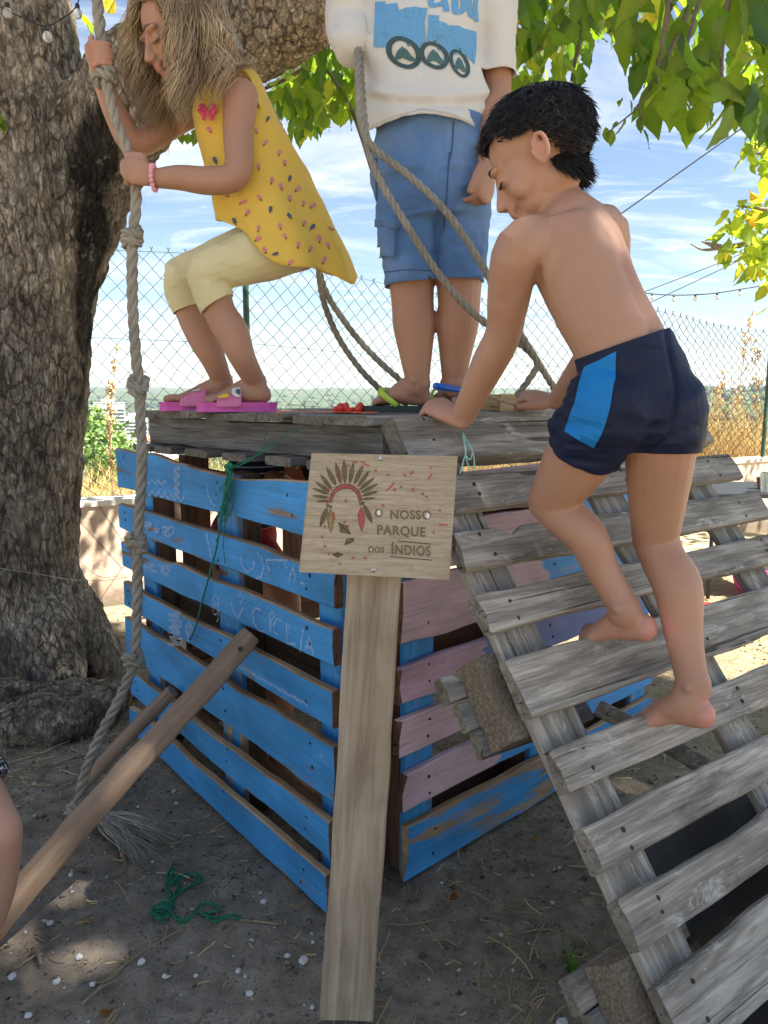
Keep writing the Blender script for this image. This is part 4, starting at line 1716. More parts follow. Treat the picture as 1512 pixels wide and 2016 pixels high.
# ---- platform pallet lying on top
GA = Vector((-0.752, 2.475, 0))
GD = Vector((0.7071, -0.7071, 0))
GK = Vector((0.7071, 0.7071, 0))
GN = GD.cross(Z)
GL = 1.06
TOPZ = 1.133
PLAT = thing('platform_pallet', GA + GD * 0.5 + GK * 0.5 + Z * 1.0, 'grey weathered pallet lying flat on top as the platform the children stand on', 'pallet', PAL)
for i, k in enumerate((0.0, 0.52, 1.05)):
    plank('stringer', GL, 0.080, 0.045, MAT['grey2'], PLAT, frame(GD, Z, GA + GK * k + Z * 1.030 - GN * 0.045), 300 + i, 0.003, 12, MAT['end'])
xs = [(-0.02, 0.115), (0.135, 0.118), (0.275, 0.095), (0.385, 0.125), (0.525, 0.105), (0.648, 0.115), (0.775, 0.118), (0.905, 0.15)]
for i, (a, w) in enumerate(xs):
    lift = 0.002 * (i % 3)
    plank('deck_board', 1.17, w, 0.021, MAT['grey'], PLAT, frame(GK, -GD, GA + GD * (a + w) - GK * (0.035 + 0.008 * (i % 3)) + Z * (1.1115 + lift)), 310 + i, 0.003, 14, MAT['end'])
for i, (a, w) in enumerate(((-0.02, 0.10), (0.14, 0.10), (0.30, 0.11), (0.50, 0.11), (0.68, 0.11), (0.86, 0.12))):
    plank('bottom_board', 1.15, w, 0.021, MAT['grey2'], PLAT, frame(GK, -GD, GA + GD * (a + w) - GK * (0.05 + 0.01 * (i % 2)) + Z * 1.0075), 330 + i, 0.003, 10, MAT['end'])

# ---- climbing ramp
RS = Vector((0.809, 0.588, 0)).normalized()
RH = Vector((RS.y, -RS.x, 0))
TH = R(52)
RD = RH * math.cos(TH) - Z * math.sin(TH)
RN = RS.cross(-RD)                     # outward, towards the climber
R0 = P(792, 817, 1.58)


def rp(a, b, out=0.0):
    return R0 + RS * a + RD * b + RN * out


def ramp_px(px, py, out=0.0):
    r = ray(px, py)
    C = Vector((0, 0, EYE))
    o = R0 + RN * out
    k = (o - C).dot(RN) / r.dot(RN)
    return C + r * k


RAMP = thing('climbing_ramp', rp(0.5, 1.3), 'long grey weathered pallet leaning as a climbing ramp under the barefoot boy', 'pallet', PAL)
slats = [(-0.012, 0.104, -0.03, 1.045), (0.147, 0.231, 0.018, 1.073), (0.275, 0.357, -0.012, 1.083), (0.402, 0.479, -0.026, 1.085), (0.533, 0.643, -0.022, 1.085), (0.700, 0.776, -0.016, 1.075), (0.827, 0.901, -0.022, 1.085), (0.944, 1.018, -0.018, 1.08), (1.066, 1.178, -0.020, 1.08), (1.235, 1.33, -0.02, 1.08)]
for i, (b0, b1, a0, a1) in enumerate(slats):
    T = 0.045 if i == 0 else 0.024
    M = frame(RS, -RD, rp(a0, b1, -T))
    s = plank('slat', a1 - a0, b1 - b0, T, MAT['grey'], RAMP, M, 400 + i, 0.006 if i in (0, 8) else 0.004, 30, MAT['end'], None, 0.012 if i in (0, 2) else 0.006, notch=(0.155, 0.022, 0.02) if i == 2 else None, chip=0.014)
    w = b1 - b0
    nails(s, (0.075, 0.56, a1 - a0 - 0.12), (w * 0.3, w * 0.7), T, 40 + i)
for i, (a0, a1) in enumerate(((0.002, 0.116), (0.465, 0.580), (0.845, 0.955))):
    plank('stringer_board', 1.33, a1 - a0, 0.02, MAT['grey'], RAMP, frame(RD, RS, rp(a0, 0.02, -0.047)), 420 + i, 0.003, 14, MAT['end'])
MAT['chip'] = plain('pressed_chip_block', (0.17, 0.135, 0.095), 0.95, 0.5, 170, 1.0)
for i, b in enumerate((0.50, 1.02)):
    # pressed block and the foot boards below it
    g = Geo()
    M = frame(RS, -RD, rp(-0.035, b + 0.165, -0.120))
    bm_ = bmesh.new()
    bmesh.ops.create_cube(bm_, size=1)
    bmesh.ops.scale(bm_, vec=(0.10, 0.16, 0.072), verts=bm_.verts)
    bmesh.ops.subdivide_edges(bm_, edges=bm_.edges, cuts=7, use_grid_fill=True)
    for v in bm_.verts:
        v.co += Vector((0.0022 * vn(np.array([v.co * 160]), 3)[0], 0.002 * vn(np.array([v.co * 150]), 8)[0], 0.002 * vn(np.array([v.co * 150]), 5)[0]))
        v.co += Vector((0.05, 0.08, 0.036))
    me = bpy.data.meshes.new('block')
    bm_.to_mesh(me)
    bm_.free()
    me.materials.append(MAT['chip'])
    o = bpy.data.objects.new('block', me)
    o.matrix_basis = M
    put(o, RAMP)
    for k in range(3):
        plank('foot_board', 0.30, 0.052, 0.022, MAT['grey2'] if k else MAT['grey'], RAMP, frame(RS, -RD, rp(-0.075 + 0.012 * k, b + 0.058 + 0.056 * k, -0.144)), 440 + 5 * i + k, 0.003, 8, MAT['end'], None, 0.004)

# ---- round rails and black sheet under the ramp
t = thing('round_rail', P(1400, 1525, 1.62), 'grey round wooden rail lying under the climbing ramp', 'pole')
obj('rail', Geo().tube([P(1180, 1395, 1.9), P(1330, 1475, 1.75), P(1512, 1590, 1.55), P(1640, 1690, 1.45)], 0.022, 12, None, True, 4), MAT['grey'], t, smooth=True)
tag(obj('rubber_sheet', Geo().box((0, 0, 0), (0.55, 0.34, 0.012), frame(RS, -RD, rp(0.12, 1.262, -0.15))), MAT['black']), 'black plastic sheet behind the lowest slats of the climbing ramp', 'sheet')

# ============================================================ SIGN ON ITS POST
PF = PZ(674, 1999, 0.0)
PT = P(733, 1120, 1.47)
PT2 = PT + (PT - PF).normalized() * 0.20
POST_AX = (PT2 - PF).normalized()
PXD = Vector((1, 0.04, 0))
SIGN = thing('sign_post', PF, 'wooden park sign board screwed to a leaning plank post in front of the pallets', 'sign')
M = frame(POST_AX, -PXD, PF + PXD * 0.058 - PXD.cross(POST_AX) * 0.0)
FN = POST_AX.cross(-PXD).normalized()
if FN.y > 0:
    raise RuntimeError('post faces away')
Lp = (PT2 - PF).length
o = plank('post', Lp, 0.104, 0.030, MAT['post'], SIGN, M, 501, 0.003, 40, MAT['post'], None, 0.006, chip=0.01)
# the board faces the viewer, turned a little
TL, TR = P(614, 892, 1.375), P(899, 898, 1.44)
BL_, BR_ = P(589, 1125, 1.365), P(883, 1141, 1.43)
SX = ((TR - TL) + (BR_ - BL_)).normalized()
SY = ((TL - BL_) + (TR - BR_)).normalized()
SM = frame(SX, SY, (TL + TR + BL_ + BR_) / 4)
SW, SH = (TR - TL).length, (TL - BL_).length
INV = SM.inverted()


def ply_material():
    t = NT('plywood_sign')
    v = t.coord('Object', (3, 60, 20))
    n1 = t.noise(v, 3, 6, 0.65, 0.6)
    n2 = t.noise(t.coord('Object', (14, 160, 20)), 3, 4, 0.6)
    n3 = t.noise(t.coord('Object'), 9, 3, 0.6)
    c = t.ramp(n1, [(0.3, (0.285, 0.225, 0.150)), (0.5, (0.41, 0.335, 0.235)), (0.7, (0.50, 0.425, 0.315))])
    c = t.mix(t.ramp(n2, [(0.34, 0.55), (0.46, 0.0)]), c, (0.20, 0.155, 0.10))
    c = t.mix(t.ramp(n3, [(0.45, 0.0), (0.75, 0.35)]), c, (0.30, 0.26, 0.21))
    t.base(c)
    t.set(Roughness=0.7, Specular_IOR_Level=0.3)
    t.nrm(t.bump(n2, 0.25, 0.001))
    return t.m


def build_sign():
    q = [INV @ p for p in (BL_, BR_, TR, TL)]
    V = [(p.x, p.y, -0.0055) for p in q] + [(p.x, p.y, 0.0055) for p in q]
    F = [(3, 2, 1, 0), (4, 5, 6, 7), (0, 1, 5, 4), (1, 2, 6, 5), (2, 3, 7, 6), (3, 0, 4, 7)]
    board = obj('board', (V, F), ply_material(), SIGN, M=SM)
    # burnt lettering and drawing, flat on the face
    def spx(px, py):
        r = ray(px, py)
        C = Vector((0, 0, EYE))
        n = SM.to_3x3() @ Vector((0, 0, 1))
        k = (SM.translation + n * 0.0055 - C).dot(n) / r.dot(n)
        l = INV @ (C + r * k)
        return (l.x, l.y)

    def z2(x, y):                       # coordinates of the enlarged view of the sign
        return spx(580 + x / 4.447, 880 + y / 4.447)
    ink = plain('burnt_line', (0.085, 0.055, 0.032), 0.8, 0.3, 200, 0)
    ink2 = plain('burnt_shade', (0.155, 0.115, 0.065), 0.8, 0.25, 200, 0)
    red = plain('red_felt_pen', (0.42, 0.075, 0.08), 0.7, 0.3, 300, 0)
    redband = plain('red_band', (0.28, 0.075, 0.055), 0.7, 0.35, 150, 0)
    olive = plain('olive_pen', (0.25, 0.19, 0.07), 0.7, 0.25, 200, 0)
    white = plain('white_pen', (0.72, 0.70, 0.66), 0.7, 0.1, 100, 0)
    zl = 0.0055

    def stroke(g, pts, w, z, closed=False):
        p = [Vector(z2(*q)) for q in pts]
        V = []
        n = len(p)
        for i in range(n):
            a = p[i - 1] if (i or closed) else p[i]
            b = p[(i + 1) % n] if (i < n - 1 or closed) else p[i]
            d = (b - a).normalized()
            nn = Vector((-d.y, d.x)) * w / 2
            V += [(p[i].x + nn.x, p[i].y + nn.y, z), (p[i].x - nn.x, p[i].y - nn.y, z)]
        m = n if closed else n - 1
        g.add(V, [(2 * i + 1, 2 * i, 2 * ((i + 1) % n), 2 * ((i + 1) % n) + 1) for i in range(m)][::1])

    def fill(g, pts, z):
        p = [z2(*q) for q in pts]
        g.add([(a, b, z) for a, b in p], [tuple(range(len(p)))])

    def leafshape(x0, y0, x1, y1, w, n=7):
        d = Vector((x1 - x0, y1 - y0))
        nn = Vector((-d.y, d.x)).normalized()
        l, r = [], []
        for i in range(n + 1):
            u = i / n
            ww = w * math.sin(math.pi * u ** 0.85) ** 0.9
            c = Vector((x0, y0)) + d * u
            l.append(tuple(c + nn * ww))
            r.append(tuple(c - nn * ww))
        return l + r[::-1][1:-1]
    fe = [((305, 468), (185, 480), 9), ((300, 443), (155, 425), 13), ((305, 415), (155, 360), 14), ((310, 395), (180, 303), 15), ((325, 375), (225, 238), 17), ((362, 335), (278, 175), 20), ((405, 322), (358, 135), 19), ((440, 318), (432, 108), 21), ((482, 320), (515, 130), 19), ((520, 328), (600, 155), 19), ((552, 350), (655, 205), 17), ((565, 375), (702, 265), 16), ((580, 400), (732, 320), 15), ((585, 428), (735, 385), 14), ((588, 458), (708, 445), 10)]
    g1, g2, g3 = Geo(), Geo(), Geo()
    for (a, b, w) in fe:
        s = leafshape(*a, *b, w)
        fill(g2, s, zl + 0.0004)
        stroke(g1, s, 0.0007, zl + 0.0010, True)
        a2 = (a[0] + (b[0] - a[0]) * 0.5, a[1] + (b[1] - a[1]) * 0.5)
        stroke(g1, [a, a2], 0.0006, zl + 0.0009)
    for (a, b, w) in (((285, 530), (222, 700), 22), ((605, 505), (680, 668), 20)):
        s = leafshape(*a, *b, w)
        fill(g2, s, zl + 0.0004)
        stroke(g1, s, 0.0008, zl + 0.0010, True)
        stroke(g1, [a, b], 0.0005, zl + 0.0009)
    go, gr = Geo(), Geo()
    s = leafshape(313, 540, 318, 752, 26)
    fill(go, s, zl + 0.0004)
    stroke(g1, s, 0.0008, zl + 0.0010, True)
    s = leafshape(582, 525, 588, 742, 27)
    fill(gr, s, zl + 0.0004)
    stroke(g1, s, 0.0007, zl + 0.0010, True)
    # head band
    L_, R_ = [], []
    for k in range(19):
        an = math.pi * k / 18
        L_.append((445 - 142 * math.cos(an), 480 - 158 * math.sin(an) + 4 * math.cos(an)))
        R_.append((445 - 118 * math.cos(an), 480 - 118 * math.sin(an) + 4 * math.cos(an)))
    gb = Geo()
    for k in range(18):
        fill(gb, [L_[k], L_[k + 1], R_[k + 1], R_[k]], zl + 0.0006)
    stroke(g1, L_, 0.0009, zl + 0.0011)
    stroke(g1, R_, 0.0009, zl + 0.0011)
    for (x, y) in ((290, 510), (315, 522), (578, 495), (600, 488)):
        stroke(g1, [(x - 14, y - 12), (x + 10, y + 14)], 0.0016, zl + 0.0012)
        stroke(g1, [(x + 12, y - 12), (x - 10, y + 14)], 0.0016, zl + 0.0013)
    # drifting leaves
    for pts, vein in ((((380, 660), (455, 690), (493, 765), (402, 745), (395, 690)), ((380, 660), (480, 755))), (((522, 796), (515, 825), (470, 848), (438, 858), (455, 806)), ((522, 796), (436, 860))), (((328, 938), (375, 922), (425, 940), (375, 970)), ((328, 938), (428, 940)))):
        fill(g2, pts, zl + 0.0004)
        stroke(g1, pts, 0.0011, zl + 0.0010, True)
        stroke(g1, vein, 0.0009, zl + 0.0009)
        for u in (0.35, 0.55, 0.75):
            x = vein[0][0] + (vein[1][0] - vein[0][0]) * u
            y = vein[0][1] + (vein[1][1] - vein[0][1]) * u
            stroke(g1, [(x - 12, y + 10), (x, y), (x + 14, y - 8)], 0.0006, zl + 0.0008)
    for a, b in (((900, 822), (1195, 850)), ((836, 958), (1205, 990))):
        stroke(g1, [a, b], 0.0016, zl + 0.0009)
    rs = np.random.default_rng(5)
    gp = Geo()
    dots = [(470, 160), (370, 237), (290, 370), (448, 472), (455, 350), (710, 203), (817, 243), (965, 245), (875, 373), (930, 346), (1035, 372), (1120, 410), (1155, 438), (775, 510), (1270, 552), (1215, 748), (265, 695), (240, 785), (265, 865), (300, 932), (395, 1025), (512, 968), (617, 968), (285, 485), (290, 590), (440, 655), (465, 690), (560, 600)]
    for (x, y) in dots:
        k = 9 + 5 * rs.random()
        stroke(gp, [(x + k * math.cos(t) * rs.uniform(.5, 1), y + k * math.sin(t) * rs.uniform(.5, 1)) for t in np.linspace(0, 9, 12)], 0.0013, zl + 0.0014 + 0.00001 * rs.random())
    for pts in (((515, 120), (550, 130), (512, 140)), ((585, 125), (615, 150), (655, 165)), ((1200, 170), (1182, 192)), ((1200, 232), (1180, 265), (1168, 285)), ((870, 312), (845, 345), (800, 385)), ((1260, 675), (1300, 682), (1335, 680)), ((345, 570), (348, 640)), ((1040, 212), (1008, 242))):
        stroke(gp, pts, 0.0026, zl + 0.0015)
    for nm, g, m in (('feather_shading', g2, ink2), ('feather_outline', g1, ink), ('olive_feather', go, olive), ('red_feather', gr, red), ('head_band', gb, redband), ('felt_pen_marks', gp, red)):
        obj(nm, g, m, SIGN, M=SM, kind='stuff' if nm in ('feather_shading', 'feather_outline', 'felt_pen_marks') else None)

    def text(s, x0, y0, x1, y1, hgt, bold=0.0):
        cu = bpy.data.curves.new('t', 'FONT')
        cu.body = s
        cu.size = 1.0
        cu.offset = bold
        cu.space_character = 1.12
        to = bpy.data.objects.new('t', cu)
        COL.objects.link(to)
        dg = bpy.context.evaluated_depsgraph_get()
        dg.update()
        me = bpy.data.meshes.new_from_object(to.evaluated_get(dg))
        bpy.data.objects.remove(to)
        co = np.zeros(len(me.vertices) * 3, np.float32)
        me.vertices.foreach_get('co', co)
        co = co.reshape(-1, 3)
        x, y = co[:, 0], co[:, 1]
        a = Vector(z2(x0, y0))
        b = Vector(z2(x1, y1))
        c = Vector(z2(x0, y0 - hgt))
        cap = 0.72
        u = (x - x.min()) / (x.max() - x.min())
        vv = y / cap
        n = np.stack([a.x + (b.x - a.x) * u + (c.x - a.x) * vv, a.y + (b.y - a.y) * u + (c.y - a.y) * vv, np.full(len(u), zl + 0.0008)], -1)
        me.vertices.foreach_set('co', n.astype(np.float32).ravel())
        me.materials.append(ink2b)
        me.update()
        o = bpy.data.objects.new('lettering', me)
        o.matrix_basis = SM
        put(o, SIGN)
    ink2b = plain('burnt_letter', (0.17, 0.125, 0.075), 0.8, 0.3, 250, 0)
    text('O', 703, 608, 768, 610, 68, 0.028)
    text('NOSSO', 838, 628, 1193, 632, 78, 0.028)
    text('PARQUE', 722, 762, 1145, 784, 84, 0.028)
    text('DOS', 648, 920, 783, 924, 50, 0.028)
    text('ÍNDIOS', 848, 936, 1190, 952, 86, 0.028)
    gw = Geo()
    for (x, y, a, b) in ((736, 575, 19, 24), (1163, 602, 19, 24), (667, 896, 6, 13)):
        fill(gw, [(x + a * math.cos(t), y + b * math.sin(t)) for t in np.linspace(0, 6.28, 13)[:-1]], zl + 0.0016)
    obj('white_letter_fill', gw, white, SIGN, M=SM, kind='stuff')
    for (x, y) in ((755, 100), (690, 1077)):
        a, b = z2(x, y)
        g = Geo().tube([(a, b, zl - 0.001), (a, b, zl + 0.0015), (a, b, zl + 0.0028)], [0.0048, 0.0046, 0.0025], 14)
        s = obj('screw', g, MAT['screw'], SIGN, M=SM)
        g = Geo().box((a - 0.0022, b - 0.0005, zl + 0.0029), (a + 0.0022, b + 0.0005, zl + 0.0032)).box((a - 0.0005, b - 0.0022, zl + 0.0029), (a + 0.0005, b + 0.0022, zl + 0.00325))
        obj('screw_slot', g, MAT['black'], s, M=SM)


build_sign()


# chalk marks on the blue boards
def build_chalk():
    ck = NT('chalk')
    v = ck.coord('Object')
    n = ck.noise(v, 420, 3, 0.7)
    ck.base((0.60, 0.70, 0.82))
    ck.set(Roughness=0.95, Specular_IOR_Level=0.1)
    tr = ck.n('ShaderNodeBsdfTransparent')
    ms = ck.n('ShaderNodeMixShader')
    ck.l(ck.ramp(n, [(0.44, 0.0), (0.60, 0.75)]), ms.inputs[0])
    ck.l(tr.outputs[0], ms.inputs[1])
    ck.l(ck.b.outputs[0], ms.inputs[2])
    ck.l(ms.outputs[0], ck.o.inputs[0])

    def on(px, py):
        r = ray(px, py)
        C = Vector((0, 0, EYE))
        k = (BA + BN * 0.0035 - C).dot(BN) / r.dot(BN)
        return C + r * k

    def stroke(g, pts, w):
        p = [on(*q) for q in pts]
        V = []
        for i in range(len(p)):
            d = (p[min(i + 1, len(p) - 1)] - p[max(i - 1, 0)]).normalized()
            nn = d.cross(BN).normalized() * w / 2
            V += [p[i] + nn, p[i] - nn]
        g.add(V, [(2 * i, 2 * i + 1, 2 * i + 3, 2 * i + 2) for i in range(len(p) - 1)])

    def z7(x, y):
        return (420 + x / 4.033, 940 + y / 4.033)

    def z1(x, y):
        return (200 + x / 2.1, 760 + y / 2.1)
    rs = np.random.default_rng(3)
    # scribbled writing per slat
    jobs = {0: [], 1: [], 2: [], 3: [], 4: [], 5: []}
    A = jobs[0]
    x = 188
    # loose illegible scribble of the first board
    pts = [(188 + 9 * k, 395 + 9 * math.sin(k * 2.1) + 0.5 * k) for k in range(10)]
    A.append(([z1(*q) for q in pts], 0.006))
    pts = [(190 + 8 * k, 440 + 14 * math.sin(k * 1.9) + 1.5 * k) for k in range(20)]
    A.append(([z1(*q) for q in pts], 0.008))
    for k in range(3):
        pts = [(312 + 14 * math.sin(j * 1.7 + k), 330 + j * 9 + 3 * k) for j in range(16)]
        A.append(([z1(*q) for q in pts], 0.007))
    A.append(([z1(435, 405), z1(440, 450), z1(455, 485), z1(480, 500)], 0.005))
    A.append(([z1(530, 480), z1(540, 520), z1(548, 550)], 0.005))
    B = jobs[1]
    for cx, cy, s in ((275, 600, 26), (190, 575, 16), (228, 595, 12)):
        pts = [(cx + s * 1.0 * math.sin(t) ** 3, cy - s * (0.8 * math.cos(t) - 0.3 * math.cos(2 * t) - 0.12 * math.cos(3 * t))) for t in np.linspace(0, 6.3, 18)]
        B.append(([z1(*q) for q in pts], 0.006))
        pts = [(cx + rs.uniform(-.7, .7) * s, cy + rs.uniform(-.6, .6) * s) for _ in range(12)]
        B.append(([z1(*q) for q in pts], 0.004))
    B.append(([z1(430 + 6 * (k % 2) + 3 * k, 610 + 14 * k) for k in range(8)], 0.010))
    B.append(([z7(218, 620), z7(225, 700), z7(270, 750), z7(318, 720), z7(325, 660)], 0.005))
    B.append(([z7(345, 590), z7(385, 640), z7(400, 710), z7(380, 790), z7(340, 800)], 0.005))
    B.append(([z7(420, 655), z7(430, 700), z7(450, 750)], 0.005))
    B.append(([z7(420, 655), z7(500, 655), z7(590, 660), z7(560, 700), z7(585, 720)], 0.005))
    B.append(([z7(635, 710), z7(610, 780), z7(600, 830)], 0.005))
    B.append(([z7(635, 710), z7(650, 790), z7(640, 840)], 0.005))
    B.append(([z7(690, 830), z7(730, 850)], 0.006))
    Cc = jobs[2]
    for cx, cy, s in ((205, 750, 34), (265, 760, 30)):
        pts = [(cx + rs.uniform(-.9, .9) * s, cy + rs.uniform(-.9, .9) * s) for _ in range(26)]
        Cc.append(([z1(*q) for q in pts], 0.005))
    pts = [z7(20 + 25 * math.cos(t), 950 + 60 * math.sin(t) + 10 * t) for t in np.linspace(0, 14, 30)]
    Cc.append((pts, 0.004))
    Cc.append(([z7(140, 985), z7(160, 1060), z7(195, 1115), z7(240, 1030)], 0.006))
    for pts in ([(165, 935), (168, 955)], [(195, 925), (197, 950)], [(210, 965), (215, 1000), (235, 965)]):
        Cc.append(([z7(*q) for q in pts], 0.005))
    for pts in ([(378, 1052), (340, 1035), (310, 1075), (320, 1150), (360, 1215), (420, 1225)], [(448, 1085), (452, 1160), (458, 1230)], [(445, 1085), (475, 1070), (490, 1090), (452, 1150)], [(548, 1140), (505, 1120), (478, 1170), (485, 1240), (515, 1250)], [(580, 1150), (583, 1245), (590, 1315), (655, 1322)], [(600, 1170), (605, 1240)], [(712, 1205), (700, 1300), (690, 1390)], [(736, 1370), (745, 1310), (765, 1270), (780, 1330), (796, 1415)], [(742, 1340), (790, 1365)]):
        Cc.append(([z7(*q) for q in pts], 0.0055))
    jobs[3].append(([(345 + 9 * math.sin(2.3 * k) * 1.6, 1205 + 3.1 * k) for k in range(22)], 0.010))
    jobs[3].append(([(372 + 8 * math.sin(2.9 * k), 1222 + 2.6 * k) for k in range(16)], 0.010))
    jobs[3].append(([z7(180 + 38 * k, 1480 + 22 * k + 7 * math.sin(3 * k)) for k in range(16)], 0.008))
    for i, strokes in jobs.items():
        if not strokes:
            continue
        g = Geo()
        for pts, w in strokes:
            stroke(g, pts, w)
        obj('chalk_writing', g, ck.m, BLUE_SLATS[i], kind='stuff')


build_chalk()
# ============================================================ PEOPLE


def V3(*a):
    return Vector(a)


def bvh(o):
    return BVHTree.FromPolygons([v.co.copy() for v in o.data.vertices], [p.vertices[:] for p in o.data.polygons])


CAM = Vector((0, 0, EYE))


def onto(tree, px, py, off):
    d = ray(px, py).normalized()
    h = tree.ray_cast(CAM, d)
    if h[0] is None:
        return None
    n = h[1] if h[1].dot(d) < 0 else -h[1]
    return h[0] + n * off


def print_on(name, tree, strips, mat, parent, off=0.0012, nu=4, kind=None):
    """Flat print laid on a cloth surface: strips of (left points, right points)."""
    g = Geo()
    for L, Rr in strips:
        rows = []
        for a, b in zip(L, Rr):
            rows.append([onto(tree, a[0] + (b[0] - a[0]) * k / nu, a[1] + (b[1] - a[1]) * k / nu, off) for k in range(nu + 1)])
        for i in range(len(rows) - 1):
            for k in range(nu):
                q = [rows[i][k], rows[i][k + 1], rows[i + 1][k + 1], rows[i + 1][k]]
                if all(x is not None for x in q) and max((q[0] - x).length for x in q) < 0.06:
                    g.add(q, [(0, 1, 2, 3)])
    return obj(name, g, mat, parent, smooth=True, kind=kind)


def resample(pts, n):
    p = np.array(pts, float)
    d = np.concatenate([[0], np.cumsum(np.linalg.norm(np.diff(p, axis=0), axis=1))])
    t = np.linspace(0, d[-1], n)
    return list(zip(np.interp(t, d, p[:, 0]), np.interp(t, d, p[:, 1])))


def head_matrix(C, f, u):
    f = Vector(f).normalized()
    u = Vector(u)
    u = (u - f * u.dot(f)).normalized()
    l = u.cross(f)
    M = Matrix((f, l, u)).transposed().to_4x4()
    M.translation = Vector(C)
    return M


def add_head(g, M, S=1.0, neck=None, ears=True):
    M3 = M.to_3x3()

    def e(c, r):
        g.ell(M @ (Vector(c) * S), tuple(x * S for x in r), M3, 16, 11)
    e((-.014, 0, .030), (.096, .074, .080))
    e((.022, 0, -.015), (.064, .060, .078))
    e((.030, 0, -.066), (.046, .044, .036))
    e((.000, 0, -.050), (.060, .052, .045))
    e((.066, 0, -.090), (.016, .019, .014))
    for s in (1, -1):
        e((.050, .035 * s, -.034), (.024, .021, .026))
        e((.076, .026 * s, .016), (.014, .024, .009))
        e((.073, .029 * s, -.006), (.0125, .0155, .011))
        e((.0975, .0085 * s, -.0415), (.0085, .0075, .0065))
    g.tube([M @ (Vector(q) * S) for q in ((.080, 0, .012), (.089, 0, -.010), (.1005, 0, -.029), (.1055, 0, -.037))], [(.0085 * S, .009 * S), (.0085 * S, .009 * S), (.0095 * S, .009 * S), (.0095 * S, .0085 * S)], 10, None, True, 3, 2)
    e((.0860, 0, -.034), (.018, .014, .016))
    e((.0845, 0, -.052), (.012, .018, .007))
    e((.0900, 0, -.0575), (.0075, .0165, .0048))
    e((.0875, 0, -.0665), (.0085, .0150, .0056))
    e((.0780, 0, -.0775), (.010, .016, .008))
    if ears:
        for s in (1, -1):
            pts = []
            for k in range(13):
                an = R(-70 + 290 * k / 12)
                pts.append(M @ (Vector((-.012 - .0130 * math.cos(an) - .004 * math.sin(an), s * (.078 + .009 * (math.cos(an) > -2) * (0.5 + 0.5 * math.cos(an))), -.012 + .0235 * math.sin(an))) * S))
            g.tube(pts, [(.0045 * S, .0055 * S)] * 13, 8, None, True, 1, 2)
            e((-.010, s * .0745, -.013), (.012, .0065, .021))
            e((.004, s * .080, -.014), (.005, .006, .008))
            e((-.004, s * .079, -.036), (.008, .005, .008))


def grip(g, wrist, rc, axis, toward, w, size=1.0, rr=0.012, arc=(25, 235), thumb=1, step=0.0165):
    axis = Vector(axis).normalized()
    toward = Vector(toward)
    toward = (toward - axis * toward.dot(axis)).normalized()
    w = Vector(w)
    w = (w - axis * w.dot(axis))
    w = (w - toward * w.dot(toward)).normalized()
    pe = Vector(rc) + toward * (rr + .011 * size) + w * 0.004
    mid = Vector(wrist).lerp(pe, 0.55) + toward * 0.003
    g.tube([wrist, mid, pe, pe + w * .012], [(.022 * size, .0175 * size), (.033 * size, .0165 * size), (.036 * size, .013 * size), (.034 * size, .010 * size)], 14, axis, True, 3, 2)
    for i in range(4):
        o = axis * ((1.5 - i) * step * size)
        pts = []
        for k in range(9):
            ph = R(arc[0] + (arc[1] - arc[0]) * k / 8 * (0.92, 1.0, 0.97, 0.86)[i])
            q = rr + .0085 * size + (0.004 * size if k in (1, 4) else 0)
            pts.append(Vector(rc) + o + (toward * math.cos(ph) + w * math.sin(ph)) * q)
        r0 = (.0080, .0083, .0080, .0070)[i] * size
        g.tube([pe + o * 0.95 - w * .006] + pts, [r0 * 1.12] + [r0 * (1.05 - 0.03 * k) for k in range(9)], 10, axis, True, 2, 2)
    o = axis * (0.036 * size * thumb)
    pts = [mid + axis * (.016 * size * thumb), Vector(rc) + o + (toward * math.cos(R(5)) - w * 0.9) * (rr + .012 * size), Vector(rc) + o * 1.12 + (toward * math.cos(R(15)) + w * math.sin(R(15))) * (rr + .0095 * size), Vector(rc) + o * 1.2 + (toward * math.cos(R(60)) + w * math.sin(R(60))) * (rr + .0085 * size)]
    g.tube(pts, [.0125 * size, .0105 * size, .0090 * size, .0078 * size], 10, axis, True, 3, 2)


def hand(g, wrist, d, n, side, size=1.0, curl=0.25, spread=0.16, thumb_out=0.7, up=0.0):
    """Open hand: d = wrist-to-fingertip, n = back of the hand, side = towards the thumb."""
    d = Vector(d).normalized()
    n = Vector(n)
    n = (n - d * n.dot(d)).normalized()
    t = Vector(side)
    t = (t - d * t.dot(d) - n * t.dot(n)).normalized()
    w = Vector(wrist)
    g.tube([w - d * .01, w + d * .03 * size, w + d * .062 * size, w + d * .076 * size], [(.021 * size, .016 * size), (.029 * size, .0155 * size), (.034 * size, .0125 * size), (.033 * size, .0095 * size)], 14, t, True, 3, 2)
    for i in range(4):
        off = (1.5 - i) * .0165 * size
        a = spread * (1.5 - i) / 1.5
        L = (.058, .065, .061, .048)[i] * size
        p = w + d * .070 * size + t * off
        dd = (d * math.cos(a) + t * math.sin(a)).normalized()
        pts = [p - dd * .02 * size, p]
        b = 0.0
        q = p.copy()
        for k in range(6):
            b += curl * (0.5 if k < 1 else 0.33)
            q = q + (dd * math.cos(b) - n * math.sin(b)) * L / 6
            pts.append(q.copy())
        r0 = (.0080, .0083, .0080, .0070)[i] * size
        g.tube(pts, [r0 * 1.1, r0 * 1.1] + [r0 * (1.05 - .045 * k) for k in range(6)], 10, t, True, 2, 2)
    p = w + d * .020 * size + t * .020 * size - n * .004
    td = (d * math.cos(thumb_out) + t * math.sin(thumb_out) - n * 0.15).normalized()
    td2 = (td + d * 0.35).normalized()
    g.tube([p, p + td * .024 * size, p + td * .024 * size + td2 * .022 * size, p + td * .024 * size + td2 * .040 * size], [.0135 * size, .0105 * size, .0090 * size, .0076 * size], 10, n, True, 3, 2)


